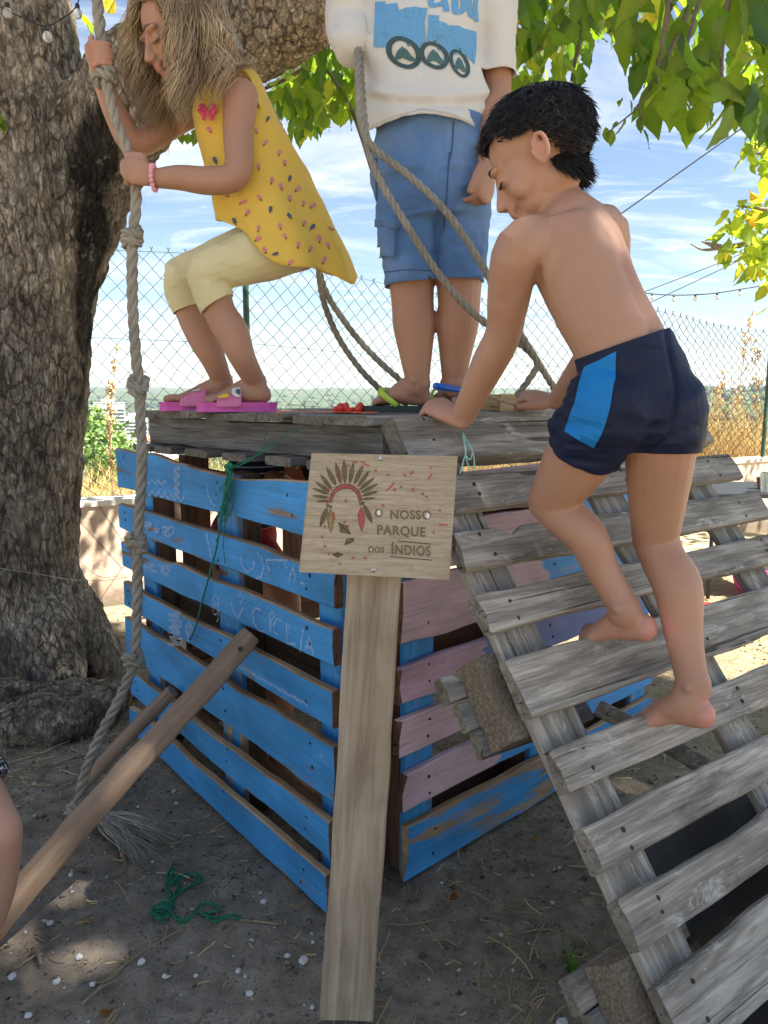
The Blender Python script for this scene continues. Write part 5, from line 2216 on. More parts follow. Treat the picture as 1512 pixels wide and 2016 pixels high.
def foot(g, heel, toe, ankle, up, big, size=1.0, w=0.075, toes=True):
    """heel and toe lie on the sole line; big = side of the big toe."""
    heel = Vector(heel)
    toe = Vector(toe)
    d = toe - heel
    L = d.length
    d.normalize()
    up = Vector(up)
    up = (up - d * up.dot(d)).normalized()
    b = Vector(big)
    b = (b - d * b.dot(d) - up * b.dot(up)).normalized()
    hw = w / 2
    st = [(.10, .58, .022, .022, .00), (.22, .66, .027, .028, .0), (.40, .68, .027, .032, -.02), (.58, .82, .021, .025, .02), (.72, 1.0, .0155, .0165, .06), (.80, .98, .012, .0125, .06)]
    pts = [heel + d * (L * u) + up * (h * size) + b * (o * w) for u, a, r, h, o in st]
    g.tube(pts, [(a * hw, r * size) for u, a, r, h, o in st], 16, b, True, 3, 2)
    g.ell(heel + d * (.115 * L) + up * .026 * size, (.024 * size, .024 * size, .026 * size))
    g.tube([Vector(ankle) + up * .01, Vector(ankle) - up * .012 * size, heel + d * (.30 * L) + up * .045 * size, heel + d * (.50 * L) + up * .036 * size, heel + d * (.66 * L) + up * .022 * size], [(.028 * size, .030 * size), (.029 * size, .032 * size), (.028 * size, .030 * size), (.027 * size, .020 * size), (.026 * size, .012 * size)], 14, b, True, 3, 1)
    for s in (1, -1):
        g.ell(Vector(ankle) + b * (.024 * s * size) - up * (.003 * s), .011 * size)
    if toes:
        ends = [1.0, .985, .955, .92, .875]
        offs = [.40, .17, -.02, -.20, -.36]
        rad = [.0118, .0082, .0078, .0073, .0070]
        for k in range(5):
            p0 = heel + d * (.74 * L) + b * (offs[k] * w * 0.92) + up * .012 * size
            p1 = heel + d * (ends[k] * L - rad[k] * size) + b * (offs[k] * w * 1.05) + up * (rad[k] * size * 0.95)
            g.tube([p0, p0.lerp(p1, .55) + up * .004 * size, p1], [rad[k] * size * 1.05, rad[k] * size * 0.95, rad[k] * size], 10, b, True, 3, 2)


def skin_tint(o, base, marks=(), seed=0):
    co = coords(o)
    c = np.tile(np.array(base, float), (len(co), 1))
    c *= 1 + 0.06 * fbm(co * 9, 3, seed)[:, None]
    for p, r, col, wt in marks:
        d = np.linalg.norm(co - np.array(tuple(p)), axis=1)
        k = (np.clip(1 - d / r, 0, 1) ** 1.2 * wt)[:, None]
        c = c * (1 - k) + np.array(col) * k
    cattr(o, np.clip(c, 0, 1))


def strands(name, paths, rads, cols, mat, parent, ns=4):
    """paths (n,k,3); tapered thin tubes joined as one head of hair."""
    Pt = np.asarray(paths, float)
    n, k, _ = Pt.shape
    T = np.gradient(Pt, axis=1)
    T /= np.linalg.norm(T, axis=2, keepdims=True) + 1e-9
    ref = RNG.normal(size=(n, 1, 3))
    A = np.cross(T, np.broadcast_to(ref, T.shape))
    A /= np.linalg.norm(A, axis=2, keepdims=True) + 1e-9
    B = np.cross(T, A)
    u = np.linspace(0, 1, k)
    prof = np.minimum(1, (0.45 + u * 3)) * np.clip((1.02 - u) * 2.2, 0.06, 1)
    rad = np.asarray(rads)[:, None] * prof[None, :]
    th = np.linspace(0, 2 * math.pi, ns, endpoint=False)
    V = Pt[:, :, None, :] + rad[:, :, None, None] * (A[:, :, None, :] * np.cos(th)[None, None, :, None] + B[:, :, None, :] * np.sin(th)[None, None, :, None])
    V = V.reshape(-1, 3)
    i = np.arange(n)[:, None, None] * k * ns + np.arange(k - 1)[None, :, None] * ns
    j = np.arange(ns)[None, None, :]
    jn = (np.arange(ns) + 1) % ns
    F = np.stack([i + j, i + jn, i + ns + jn, i + ns + j], -1).reshape(-1, 4)
    o = fast_mesh(name, V, F, mat, parent, smooth=True, kind='stuff')
    tone = 0.75 + 0.5 * u
    cc = np.asarray(cols)[:, None, :] * np.ones((1, k, 1))
    cattr(o, np.repeat(np.clip(cc, 0, 1).reshape(-1, 3), ns, 0))
    return o


def hair_mat(name, rough=0.45, spec=0.5):
    t = NT(name)
    t.base(t.attr('col'))
    t.set(Roughness=rough, Specular_IOR_Level=spec)
    return t.m


SKIN = MAT['skin']
TAN = (0.42, 0.228, 0.150)
TAN2 = (0.40, 0.215, 0.142)
TAN3 = (0.43, 0.240, 0.158)
PINKS = (0.66, 0.27, 0.20)


def dark_line(name, pts, r, mat, parent):
    return obj(name, Geo().tube(pts, r, 6, None, True, 3), mat, parent, smooth=True)


DARKHAIR = plain('dark_brow_hair', (0.025, 0.018, 0.014), 0.7, 0.2, 200, 0)
BROWNHAIR = plain('brown_brow_hair', (0.16, 0.095, 0.05), 0.7, 0.2, 200, 0)


def face_details(M, S, parent, dark, lash, sides=(1, -1)):
    M_ = lambda x, y, z: M @ (Vector((x, y, z)) * S)
    for s in sides:
        dark_line('eyebrow', [M_(.0900, .010 * s, .020), M_(.0885, .024 * s, .0255), M_(.0795, .040 * s, .0225)], [.0016 * S, .0024 * S, .0012 * S], dark, parent)
        dark_line('eyelashes', [M_(.0830, .0155 * s, -.0105), M_(.0870, .026 * s, -.0135), M_(.0830, .037 * s, -.0130), M_(.0765, .0435 * s, -.0095)], [.0012 * S, .0022 * S, .0022 * S, .001 * S], lash, parent)


# ------------------------------------------------------------ girl on the rope
ROPE_R = 0.0143


def build_girl():
    T = thing('person', V3(-0.36, 2.2, TOPZ), 'person with wavy blond hair and yellow dress crouching on the platform, holding a knotted rope', 'person')
    g = Geo()
    pel, wai, che, nek = P(580, 455, 2.19), P(535, 350, 2.18), P(482, 235, 2.16), P(446, 158, 2.15)
    sd = V3(-0.10, -1, 0.05)
    g.tube([pel + V3(0, 0, -.04), pel, wai, che, P(462, 190, 2.155), nek], [(.075, .07), (.105, .085), (.088, .072), (.094, .068), (.092, .05), (.045, .045)], 20, sd, True, 4, 2)
    HM = head_matrix(P(352, 65, 2.07), (-.76, -.49, -.42), (-.35, -.23, .906))
    g.tube([nek + V3(.01, 0, -.03), nek, HM @ V3(-.02, 0, -.05), HM @ V3(-.01, 0, 0)], [(.052, .052), (.043, .045), (.041, .043), (.04, .04)], 14, sd, True, 3, 1)
    add_head(g, HM, 1.0)
    # arms
    ls, le, lw, lr = P(474, 186, 2.06), P(463, 352, 2.0), P(312, 351, 2.0), P(266, 341, 2.03)
    g.tube([che.lerp(ls, .55), ls, ls.lerp(le, .45), le + V3(0.004, 0, 0.012), P(415, 356, 2.0), P(355, 350, 2.0), lw], [.042, .045, .0385, .034, .034, .030, (.020, .024)], 16, V3(0, -1, 0), True, 4, 2)
    rs_, re, rw, rr_ = P(418, 195, 2.25), P(262, 288, 2.14), P(203, 165, 2.06), P(203, 112, 2.03)
    g.tube([che.lerp(rs_, .5), rs_, rs_.lerp(re, .5), re + V3(.008, 0, .006), P(232, 232, 2.10), rw], [.042, .043, .037, .034, .031, (.020, .023)], 16, V3(0, -1, 0), True, 4, 2)
    grip(g, lw, lr, V3(0.0, 0, 1), V3(0.25, -1, 0), V3(-1, 0, 0), 0.92, ROPE_R, (20, 230), 1)
    grip(g, rw, rr_, V3(-.12, 0, 1), V3(-1, .15, 0), V3(0, -1, 0), 0.92, ROPE_R, (-15, 190), 1)
    # legs
    lh, lk, la = P(582, 478, 2.13), P(414, 533, 2.10), P(503, 752, 2.17)
    rh, rk, ra = P(566, 468, 2.25), P(361, 545, 2.27), P(438, 752, 2.31)
    for h, k, a, pts, Y in ((lh, lk, la, ((430, 608), (457, 655), (478, 706)), 2.115), (rh, rk, ra, ((376, 615), (402, 668), (422, 712)), 2.28)):
        g.tube([pel.lerp(h, .6), h, h.lerp(k, .55), k + V3(.012, 0, .005)], [.066, .066, .059, .047], 18, V3(0, -1, 0), True, 4, 2)
        g.tube([k, P(*pts[0], Y), P(*pts[1], Y), P(*pts[2], Y), a], [.0475, .0435, .0455, .0355, (.027, .030)], 16, V3(0, -1, 0), True, 4, 2)
    SOLE = TOPZ + 0.026
    lheel, ltoe = P(533, 800, 2.17), P(398, 800, 2.16)
    rheel, rtoe = P(468, 796, 2.31), P(326, 796, 2.30)
    for q in (lheel, ltoe, rheel, rtoe):
        q.z = SOLE
    foot(g, lheel, ltoe, la, Z, V3(0, 1, 0), 1.0, 0.078)
    foot(g, rheel, rtoe, ra, Z, V3(0, -1, 0), 1.0, 0.078)
    body = organic('body', g, SKIN, T, 0.0037, 3)
    lipr = (0.52, 0.17, 0.14)
    marks = [(HM @ V3(.094, 0, -.062), .022, lipr, .8), (HM @ V3(.108, 0, -.035), .022, (.58, .27, .19), .5), (HM @ V3(.06, .045, -.035), .04, (.58, .27, .19), .5), (HM @ V3(.06, -.045, -.035), .04, (.58, .27, .19), .5), (lr, .05, (.56, .27, .18), .4), (rr_, .06, (.60, .29, .19), .5), (le, .04, (.46, .21, .14), .5), (ltoe, .05, (.56, .27, .19), .5), (rtoe, .05, (.56, .27, .19), .5), (lk, .1, (.42, .20, .12), .3)]
    skin_tint(body, TAN, marks, 3)
    face_details(HM, 1.0, T, BROWNHAIR, BROWNHAIR)
    # leggings
    g = Geo()
    for h, k, pts, Y in ((lh, lk, ((413, 563), (427, 598), (441, 632)), 2.105), (rh, rk, ((361, 572), (373, 608), (388, 645)), 2.275)):
        g.tube([h.lerp(k, .12), h.lerp(k, .35), h.lerp(k, .6), k + V3(.012, 0, .005)], [.074, .074, .068, .0565], 20, V3(0, -1, 0), True, 4, 3)
        g.tube([k, P(*pts[0], Y), P(*pts[1], Y), P(*pts[2], Y)], [.0565, .0535, .0500, .0495], 20, V3(0, -1, 0), True, 4, 3)

    def wr(co, no):
        k = np.minimum(np.linalg.norm(co - np.array(lk), axis=1), np.linalg.norm(co - np.array(rk), axis=1))
        return 0.0035 * fbm(co * (18, 9, 42), 3, 12) * np.clip(1.3 - k / 0.16, 0.25, 1)
    cream = cloth('cream_leggings', (0.72, 0.63, 0.36), 0.06, 1100, 0.1)
    organic('leggings', g, cream, T, 0.0045, 3, cuts=[(P(427, 600, 2.105), P(444, 628, 2.105) - P(430, 596, 2.105) + V3(0.008, 0, 0), .10), (P(373, 608, 2.275), P(392, 640, 2.275) - P(378, 602, 2.275), .09)], solid=0.004, disp=wr)
    # dress
    rings = [((466, 142), 26, (.95, -.30), .030), ((456, 165), 48, (.95, -.30), .080), ((452, 190), 66, (.95, -.32), .106), ((455, 215), 73, (.95, -.32), .118), ((470, 262), 80, (.96, -.25), .121), ((490, 310), 88, (.97, -.16), .121), ((512, 365), 98, (.98, -.06), .128), ((534, 415), 108, (.98, .04), .140), ((553, 458), 119, (.98, .14), .155), ((567, 500), 127, (.97, .20), .165)]
    n = 64
    V = []
    m0 = len(rings)
    cs = catmull([r[0] for r in rings], 4)
    hs = catmull([[r[1]] for r in rings], 4)[:, 0]
    us = catmull([r[2] for r in rings], 4)
    ds = catmull([[r[3]] for r in rings], 4)[:, 0]
    m = len(cs)
    Y0 = 2.175
    scale = Y0 / FPX
    Xv, Zv = V3(1, 0, 0), V3(0, 0, 1)
    for i in range(m):
        v = i / (m - 1)
        c = P(cs[i][0], cs[i][1], Y0)
        U = (Xv * us[i][0] - Zv * us[i][1]).normalized()
        for j in range(n):
            t = 2 * math.pi * j / n
            fl = 0.0
            if v > 0.4:
                k = (v - 0.4) / 0.6
                fl = 0.15 * k ** 1.3 * (math.sin(5 * t + 0.6) * 0.5 + math.sin(9 * t + 2.0 + v) * 0.3)
            ww = hs[i] * scale * (1 + fl)
            dd = ds[i] * (1 + fl)
            p = c + U * (ww * math.cos(t)) + V3(0, -1, 0) * (dd * math.sin(t))
            if v > 0.5:
                k = ((v - 0.5) / 0.5) ** 2
                p.z -= k * (0.050 * max(0, math.sin(t + 0.55)) + 0.012 * math.sin(5 * t))
                p.z += k * 0.055 * max(0, math.cos(t - math.pi)) ** 2
            V.append(p)
    Va = np.array([tuple(q) for q in V])
    w_ = 0.0075 * fbm(Va * (11, 11, 4.5), 3, 20) + 0.002 * fbm(Va * (30, 30, 14), 2, 24)
    ctr = Va.reshape(m, n, 3).mean(1, keepdims=True)
    dirn = Va.reshape(m, n, 3) - ctr
    dirn /= np.linalg.norm(dirn, axis=2, keepdims=True)
    Va = (Va.reshape(m, n, 3) + dirn * w_.reshape(m, n, 1)).reshape(-1, 3)
    F = [(i * n + j, i * n + (j + 1) % n, (i + 1) * n + (j + 1) % n, (i + 1) * n + j) for i in range(m - 1) for j in range(n)]
    yel = cloth('yellow_cotton', (0.74, 0.49, 0.085), 0.05, 1000, 0.1, sheen=0.1)
    dress = obj('dress', (Va, F), yel, T, smooth=True)
    md = dress.modifiers.new('thickness', 'SOLIDIFY')
    md.thickness = 0.0025
    # shoulder strap and piping of the arm hole
    strap = [P(430, 212, 2.072), P(434, 176, 2.06), P(446, 150, 2.062), P(465, 138, 2.075), P(487, 146, 2.075), P(503, 176, 2.07), P(512, 212, 2.08)]
    obj('arm_hole_band', Geo().tube(strap, [(.011, .004)] * 7, 8, V3(0, -1, 0), True, 4), yel, T, smooth=True)
    tree = bvh(dress)
    pk = plain('pink_print', (0.60, 0.20, 0.24), 0.9, 0.1, 300, 0)
    nb = plain('slate_print', (0.08, 0.10, 0.16), 0.9, 0.1, 300, 0)
    st = plain('brown_print', (0.07, 0.035, 0.02), 0.9, 0.1, 300, 0)
    pops = [(412, 255, 0), (424, 315, 1), (445, 383, 0), (504, 258, 0), (523, 281, 0), (527, 234, 1), (499, 231, 1), (509, 328, 0), (535, 355, 0), (553, 367, 0), (570, 351, 1), (511, 389, 0), (570, 390, 0), (533, 412, 1), (569, 425, 1), (551, 445, 0), (509, 450, 0), (469, 457, 0), (616, 405, 0), (650, 450, 0), (615, 447, 1), (561, 465, 0), (587, 482, 0), (611, 490, 0), (645, 483, 0), (521, 492, 0), (462, 435, 1), (480, 398, 0), (488, 418, 0), (599, 440, 0), (597, 400, 0), (573, 516, 0), (603, 528, 1), (540, 526, 0), (638, 512, 0), (508, 470, 0), (550, 300, 0), (560, 320, 0), (487, 305, 1), (628, 470, 0), (543, 500, 1), (586, 372, 0)]
    rs = np.random.default_rng(8)
    S_ = {0: [], 1: [], 2: []}
    for (x, y, k) in pops:
        a = rs.normal() * 0.45 + 0.15
        ca, sa = math.cos(a), math.sin(a)

        def q(lx, ly):
            return (x + lx * ca - ly * sa, y + lx * sa + ly * ca)
        sz = rs.uniform(0.62, 0.84) * (0.85 if y < 270 else 1.0)
        L = [q(-3.0 * sz, -8 * sz), q(-4.6 * sz, -5 * sz), q(-4.8 * sz, 5 * sz), q(-4.0 * sz, 6.5 * sz)]
        Rr = [q(3.0 * sz, -8 * sz), q(4.6 * sz, -5 * sz), q(4.8 * sz, 5 * sz), q(4.0 * sz, 6.5 * sz)]
        S_[k].append((L, Rr))
        S_[2].append(([q(-1.1, 6.5 * sz), q(-1.1, 12 * sz)], [q(1.1, 6.5 * sz), q(1.1, 12 * sz)]))
    for k, nm, mm in ((0, 'pink_pattern', pk), (1, 'slate_pattern', nb), (2, 'stick_pattern', st)):
        print_on(nm, tree, S_[k], mm, dress, 0.0022, 2, 'stuff')
    # bow
    bow = plain('pink_ribbon', (0.80, 0.06, 0.20), 0.5, 0.15, 90, 0.2)
    c = P(409, 219, 2.055)
    g = Geo()
    for s in (1, -1):
        g.tube([c, c + V3(.012 * s, -.004, .010), c + V3(.019 * s, -.004, .003), c + V3(.010 * s, -.002, -.006), c], [(.004, .002), (.008, .003), (.008, .003), (.006, .002), (.003, .002)], 8, V3(0, 0, 1), True, 3)
        g.tube([c, c + V3(.008 * s, -.004, -.014), c + V3(.012 * s, -.003, -.022)], [(.003, .0015), (.005, .0015), (.005, .0012)], 8, V3(1, 0, 0), True, 2)
    g.ell(c + V3(0, -.004, 0), .0055)
    obj('bow', g, bow, dress, smooth=True)
    # bead bracelet
    bead = plain('pink_bead', (0.82, 0.36, 0.44), 0.35, 0.1, 60, 0)
    br = P(303, 351, 2.0)
    ax = (lw - P(355, 350, 2.0)).normalized()
    a1 = V3(0, -1, 0)
    b1 = ax.cross(a1).normalized()
    g = Geo()
    for k in range(16):
        an = 2 * math.pi * k / 16
        rb = 0.006 if k not in (4, 3) else 0.0085
        g.ell(br + a1 * (.0235 * math.cos(an)) + b1 * (.0275 * math.sin(an)), rb, None, 8, 6)
    obj('bracelet', g, bead, T, smooth=True)
    # slides
    sole = plain('magenta_foam', (0.62, 0.10, 0.38), 0.6, 0.08, 120, 0.15)
    upper = plain('pink_foam', (0.66, 0.19, 0.36), 0.55, 0.08, 120, 0.15)
    for (h, t_, big, lab) in ((lheel, ltoe, 1, None), (rheel, rtoe, -1, None)):
        d = (t_ - h).normalized()
        b = V3(0, 1, 0) * big
        L = (t_ - h).length + 0.035
        o0 = h - d * 0.018
        out = []
        for u, wl, wr_ in ((0, .018, .018), (.06, .031, .031), (.2, .036, .035), (.45, .034, .034), (.7, .045, .041), (.88, .043, .036), (.97, .027, .018), (1.0, .012, .006)):
            out.append((u, wl, wr_))
        pl = [o0 + d * (L * u) + b * wl for u, wl, wr_ in out] + [o0 + d * (L * u) - b * wr_ for u, wl, wr_ in reversed(out)]
        nn = len(pl)
        VV = [V3(p.x, p.y, TOPZ + 0.003) for p in pl] + [V3(p.x, p.y, TOPZ + 0.014) for p in pl] + [V3(p.x, p.y, TOPZ + 0.029) for p in pl]
        cxy = sum(pl, Vector()) / nn
        for i in range(nn, 2 * nn):
            q = VV[i] - V3(cxy.x, cxy.y, VV[i].z)
            VV[i] -= q.normalized() * 0.003
        FF = [tuple(range(nn - 1, -1, -1)), tuple(range(2 * nn, 3 * nn))]
        for r_ in (0, 1):
            FF += [(r_ * nn + i, r_ * nn + (i + 1) % nn, (r_ + 1) * nn + (i + 1) % nn, (r_ + 1) * nn + i) for i in range(nn)]
        if big < 0:
            FF = [tuple(reversed(f)) for f in FF]
        sh = obj('sandal', (VV, FF), sole, T)
        # strap over the instep
        rows = []
        for u in np.linspace(.40, .72, 6):
            row = []
            for k in range(13):
                an = math.pi * (k / 12)
                hh = .056 - .052 * (u - .38)
                wl = np.interp(u, [.40, .72], [.040, .045])
                row.append(o0 + d * (L * (u - 0.055 * math.sin(an) * (0.4 if u > .55 else -.2))) + b * (wl * math.cos(an)) + V3(0, 0, 0) * 0)
                row[-1].z = TOPZ + 0.014 + hh * math.sin(an) ** 0.75
            rows.append(row)
        VV = [q for r_ in rows for q in r_]
        FF = [(i * 13 + j, i * 13 + j + 1, (i + 1) * 13 + j + 1, (i + 1) * 13 + j) for i in range(5) for j in range(12)]
        so = obj('sandal_strap', (VV, FF), upper, T, smooth=True)
        md = so.modifiers.new('thickness', 'SOLIDIFY')
        md.thickness = 0.007
        md.offset = 1
        md = so.modifiers.new('round', 'SUBSURF')
        md.levels = md.render_levels = 1
        # printed eyes and beak on the strap
        wt = plain('white_print', (0.72, 0.69, 0.62), 0.6, 0.05, 100, 0)
        yb = plain('yellow_print', (0.75, 0.48, 0.06), 0.6, 0.05, 100, 0)
        tr = bvh(so)
        near = big > 0
        ex, ey, rx, ry = (471, 776, 14, 8.0) if near else (384, 770, 13, 6.0)
        def disc(x, y, a, b_):
            L_ = [(x - a * math.sin(t), y - b_ * math.cos(t)) for t in np.linspace(0.05, math.pi - .05, 9)]
            R_ = [(x + a * math.sin(t), y - b_ * math.cos(t)) for t in np.linspace(0.05, math.pi - .05, 9)]
            return (L_, R_)
        print_on('eye_print', tr, [disc(ex, ey, rx, ry)], wt, so, 0.0105, 6)
        print_on('pupil_print', tr, [disc(ex, ey, rx * .42, ry * .5)], nb, so, 0.0115, 6)
        if near:
            print_on('beak_print', tr, [([(446, 779), (436, 783), (428, 786)], [(452, 781), (452, 783), (446, 786)])], yb, so, 0.0105, 6)
    # hair
    rs = np.random.default_rng(4)
    M3 = np.array(HM.to_3x3())
    C = np.array(HM.translation)
    rad = np.array((.100, .080, .088))
    ctr_l = np.array((-.014, 0, .028))
    N = 3500
    XL, XF = P(341, 90, 2.02).x, P(258, 150, 2.12).x
    paths, cols, rads = [], [], []
    tor = [(np.array(nek), np.array(che)), (np.array(che), np.array(wai)), (np.array(ls), np.array(ls.lerp(le, .5)))]
    torr = [.060, .112, .052]
    while len(paths) < N:
        d = rs.normal(size=3)
        d /= np.linalg.norm(d)
        if d[2] < -0.30 or (d[0] > 0.72 and d[2] < 0.55) or (d[0] > .2 and d[2] < 0.0 and abs(d[1]) < .6):
            continue
        lay = rs.uniform(0.0, 0.22)
        q = ctr_l + d * rad * (1.0 + lay * .3)
        sgn = 1.0 if d[1] - 0.10 > 0 else -1.0
        dl = np.array((-0.10, sgn * 0.8, -0.12))
        p = C + M3 @ q
        dirn = M3 @ dl
        dirn /= np.linalg.norm(dirn)
        Lh = rs.uniform(.19, .275)
        K = 17
        st = Lh / K
        clump = np.array([vn(np.array([[q[0] * 26, q[1] * 26, q[2] * 26]]), 5)[0], vn(np.array([[q[0] * 26, q[1] * 26, q[2] * 26 + 9]]), 6)[0], vn(np.array([[q[0] * 26, q[1] * 26 + 4, q[2] * 26 + 9]]), 8)[0]])
        xl = XL + rs.uniform(0, .035) + 0.010 * clump[1]
        back = np.array((.45, .10, 0)) if d[0] < -0.05 else np.zeros(3)
        path = [p.copy()]
        for k in range(K):
            u = k / K
            dirn = dirn * 0.62 + np.array((0, 0, -1.0)) * 0.50 + back * .22 * (1 - u) + np.array((clump[2] * .12, clump[1] * .10, 0)) + rs.normal(size=3) * 0.03
            dirn /= np.linalg.norm(dirn)
            p = p + dirn * st
            q = M3.T @ (p - C)
            e = (q - ctr_l) / rad
            ne = np.linalg.norm(e)
            if ne < 1.04 + lay:
                q = ctr_l + e / ne * rad * (1.04 + lay)
            e2 = (q - np.array((.02, 0, -.04))) / np.array((.082, .068, .092))
            n2 = np.linalg.norm(e2)
            if n2 < 1.0:
                q = np.array((.02, 0, -.04)) + e2 / n2 * np.array((.082, .068, .092))
            if sgn < 0 and q[0] > .03 and q[2] < .06:
                q[1] = min(q[1], -.066)
            p = C + M3 @ q
            if sgn > 0 and p[0] < xl and q[2] < .085:
                p[0] = xl
            if sgn < 0 and p[0] < XF + .03 * lay:
                p[0] = XF + .03 * lay
            for (a, b), r_ in zip(tor, torr):
                t = np.clip(np.dot(p - a, b - a) / np.dot(b - a, b - a), 0, 1)
                cc = a + (b - a) * t
                v = p - cc
                nv = np.linalg.norm(v)
                if nv < r_ + .01 + .03 * lay:
                    p = cc + v / (nv + 1e-6) * (r_ + .01 + .03 * lay)
            path.append(p.copy())
        path = np.array(path)
        for _ in range(2):
            path[1:-1] = (path[:-2] + path[1:-1] * 2 + path[2:]) / 4
        uu = np.linspace(0, 1, K + 1)
        amp = .022 * uu ** 1.2 * (0.6 + .8 * abs(clump[2]))
        path[:, 0] += amp * np.sin(uu * 13 + clump[0] * 7)
        path[:, 1] += amp * .8 * np.cos(uu * 12 + clump[0] * 7 + 1)
        paths.append(path)
        rads.append(rs.uniform(.0007, .0015))
        k = rs.random()
        tone = np.clip(0.45 + 0.9 * clump[0] + rs.normal() * .25, 0, 1)
        cols.append(np.array((0.22, 0.14, 0.075)) * (1 - tone) + np.array((0.56, 0.42, 0.26)) * tone)
    strands('hair', np.array(paths), rads, cols, hair_mat('blond_hair', 0.5, 0.4), T, 3)
    g = Geo().ell(HM @ V3(-.016, 0, .034), (.098, .0775, .083), HM.to_3x3(), 24, 16)
    sc = obj('scalp_hair', g, plain('hair_roots', (0.17, 0.105, 0.055), 0.8, 0.3, 160, 0.3), T, smooth=True)
    bm = bmesh.new()
    bm.from_mesh(sc.data)
    inv = HM.inverted()
    kill = [v for v in bm.verts if (inv @ v.co).x > .062 and (inv @ v.co).z < .075]
    bmesh.ops.delete(bm, geom=kill, context='VERTS')
    bm.to_mesh(sc.data)
    bm.free()


build_girl()


# ------------------------------------------------------------ boy standing with his back turned
def build_standing_boy():
    T = thing('person', V3(0.13, 1.97, TOPZ), 'person in printed white T-shirt and blue denim shorts standing on the platform, back turned', 'person')
    Y = 1.985
    sx = V3(1, 0, 0)
    g = Geo()
    spine = [P(848, 372, Y), P(846, 320, Y), P(844, 220, Y), P(842, 110, Y), P(842, 20, Y), P(845, -70, Y), P(848, -120, Y)]
    g.tube(spine, [(.095, .065), (.115, .085), (.108, .078), (.118, .082), (.135, .08), (.10, .06), (.05, .05)], 20, sx, True, 4, 2)
    HM = head_matrix(P(850, -215, Y + .03), (0.1, 1, -.15), (0, .1, 1))
    g.tube([spine[-1], HM @ V3(0, 0, -.02)], [.05, .048], 14, sx, True, 2, 1)
    add_head(g, HM, 1.03)
    # right arm hanging, left arm bent to the rope
    rs_, re, rw = P(962, -45, Y), P(976, 168, Y + .005), P(962, 316, 1.872)
    g.tube([P(900, -50, Y), rs_, rs_.lerp(re, .5), re, P(972, 228, 1.945), rw], [.05, .048, .043, .038, .036, (.021, .026)], 16, V3(0, -1, 0), True, 4, 2)
    hand(g, rw, V3(-.10, 0.02, -1), V3(.75, -.65, 0), V3(-.55, -.6, 0), 0.98, 0.9, 0.16, 0.5)
    ls, le, lw, lr = P(725, -50, Y), P(664, 62, Y + .01), P(688, 84, Y + .0), P(706, 86, Y - .01)
    g.tube([P(790, -50, Y), ls, ls.lerp(le, .5), le], [.05, .048, .041, .034], 16, V3(0, -1, 0), True, 4, 2)
    lw2 = P(694, 84, Y - .01)
    grip(g, P(672, 66, Y + .02), P(704, 72, Y + .01), V3(0, 0, 1), V3(0, 1, 0), V3(1, 0, 0), 0.85, ROPE_R, (20, 240), 1)
    # legs
    lh, lk, la = P(803, 400, Y), P(812, 592, Y), P(822, 752, Y)
    rh, rk, ra = P(902, 400, Y), P(904, 592, Y), P(893, 750, Y + .03)
    for h, k, a in ((lh, lk, la), (rh, rk, ra)):
        g.tube([h, h.lerp(k, .5), k, k.lerp(a, .3), k.lerp(a, .62), a], [.070, .064, .0535, .0535, .043, (.030, .031)], 18, sx, True, 4, 2)
    lheel, ltoe = P(842, 800, Y), P(727, 800, Y + .06)
    rheel, rtoe = P(905, 800, Y + .03), P(868, 800, Y + .18)
    for q in (lheel, ltoe, rheel, rtoe):
        q.z = TOPZ + 0.020
    foot(g, lheel, ltoe, la, Z, V3(.3, 1, 0), 1.05, 0.08)
    foot(g, rheel, rtoe, ra, Z, V3(-1, 0, 0), 1.05, 0.08)
    body = organic('body', g, SKIN, T, 0.0039, 3)
    skin_tint(body, TAN2, [(lheel, .05, PINKS, .4), (rheel, .05, PINKS, .4), (P(962, 380, Y), .06, (.56, .26, .18), .5), (re, .05, (.45, .2, .13), .4), (lk, .1, (.42, .20, .125), .4), (rk, .1, (.42, .2, .125), .4)], 5)
    obj('hair', Geo().ell(HM @ V3(-.02, 0, .035), (.103, .082, .09), HM.to_3x3(), 20, 14), plain('brown_hair', (0.06, 0.035, 0.02), 0.7, 0.3, 200, 0.6), T, smooth=True)
    # denim shorts
    g = Geo()
    g.tube([P(846, 200, Y), P(846, 240, Y), P(848, 310, Y), P(850, 385, Y), P(852, 440, Y)], [(.138, .112), (.138, .115), (.142, .125), (.144, .128), (.135, .118)], 28, sx, True, 4, 0)
    g.tube([P(805, 330, Y), P(804, 420, Y), P(810, 490, Y), P(817, 590, Y)], [(.085, .105), (.086, .098), (.0735, .088), (.068, .083)], 24, sx, True, 4, 0)
    g.tube([P(898, 330, Y), P(901, 420, Y), P(904, 490, Y), P(904, 590, Y)], [(.083, .105), (.079, .098), (.072, .088), (.066, .083)], 24, sx, True, 4, 0)

    def wr(co, no):
        q = to_px(co)
        fold = 0.0085 * fbm(co * (8, 8, 17), 3, 33) + 0.003 * fbm(co * (16, 16, 34), 3, 37)
        gr = -0.006 * np.exp(-((q[:, 0] - 868 + 0.1 * (q[:, 1] - 400)) / 10.0) ** 2) * (q[:, 1] > 330)
        return fold + gr
    den = cloth('blue_denim', (0.085, 0.175, 0.36), 0.16, 1300, 0.3, 0.9, fade=(0.20, 0.31, 0.48))
    sh = organic('shorts', g, den, T, 0.0052, 3, cuts=[(P(815, 562, Y), V3(.05, 0, -1), .107), (P(905, 556, Y), V3(0, 0, -1), .11)], solid=0.005, disp=wr)
    tr = bvh(sh)
    seam = plain('denim_seam', (0.045, 0.085, 0.19), 0.9, 0.2, 300, 0.2)
    pale = plain('denim_hem', (0.22, 0.33, 0.50), 0.9, 0.25, 120, 0.3)

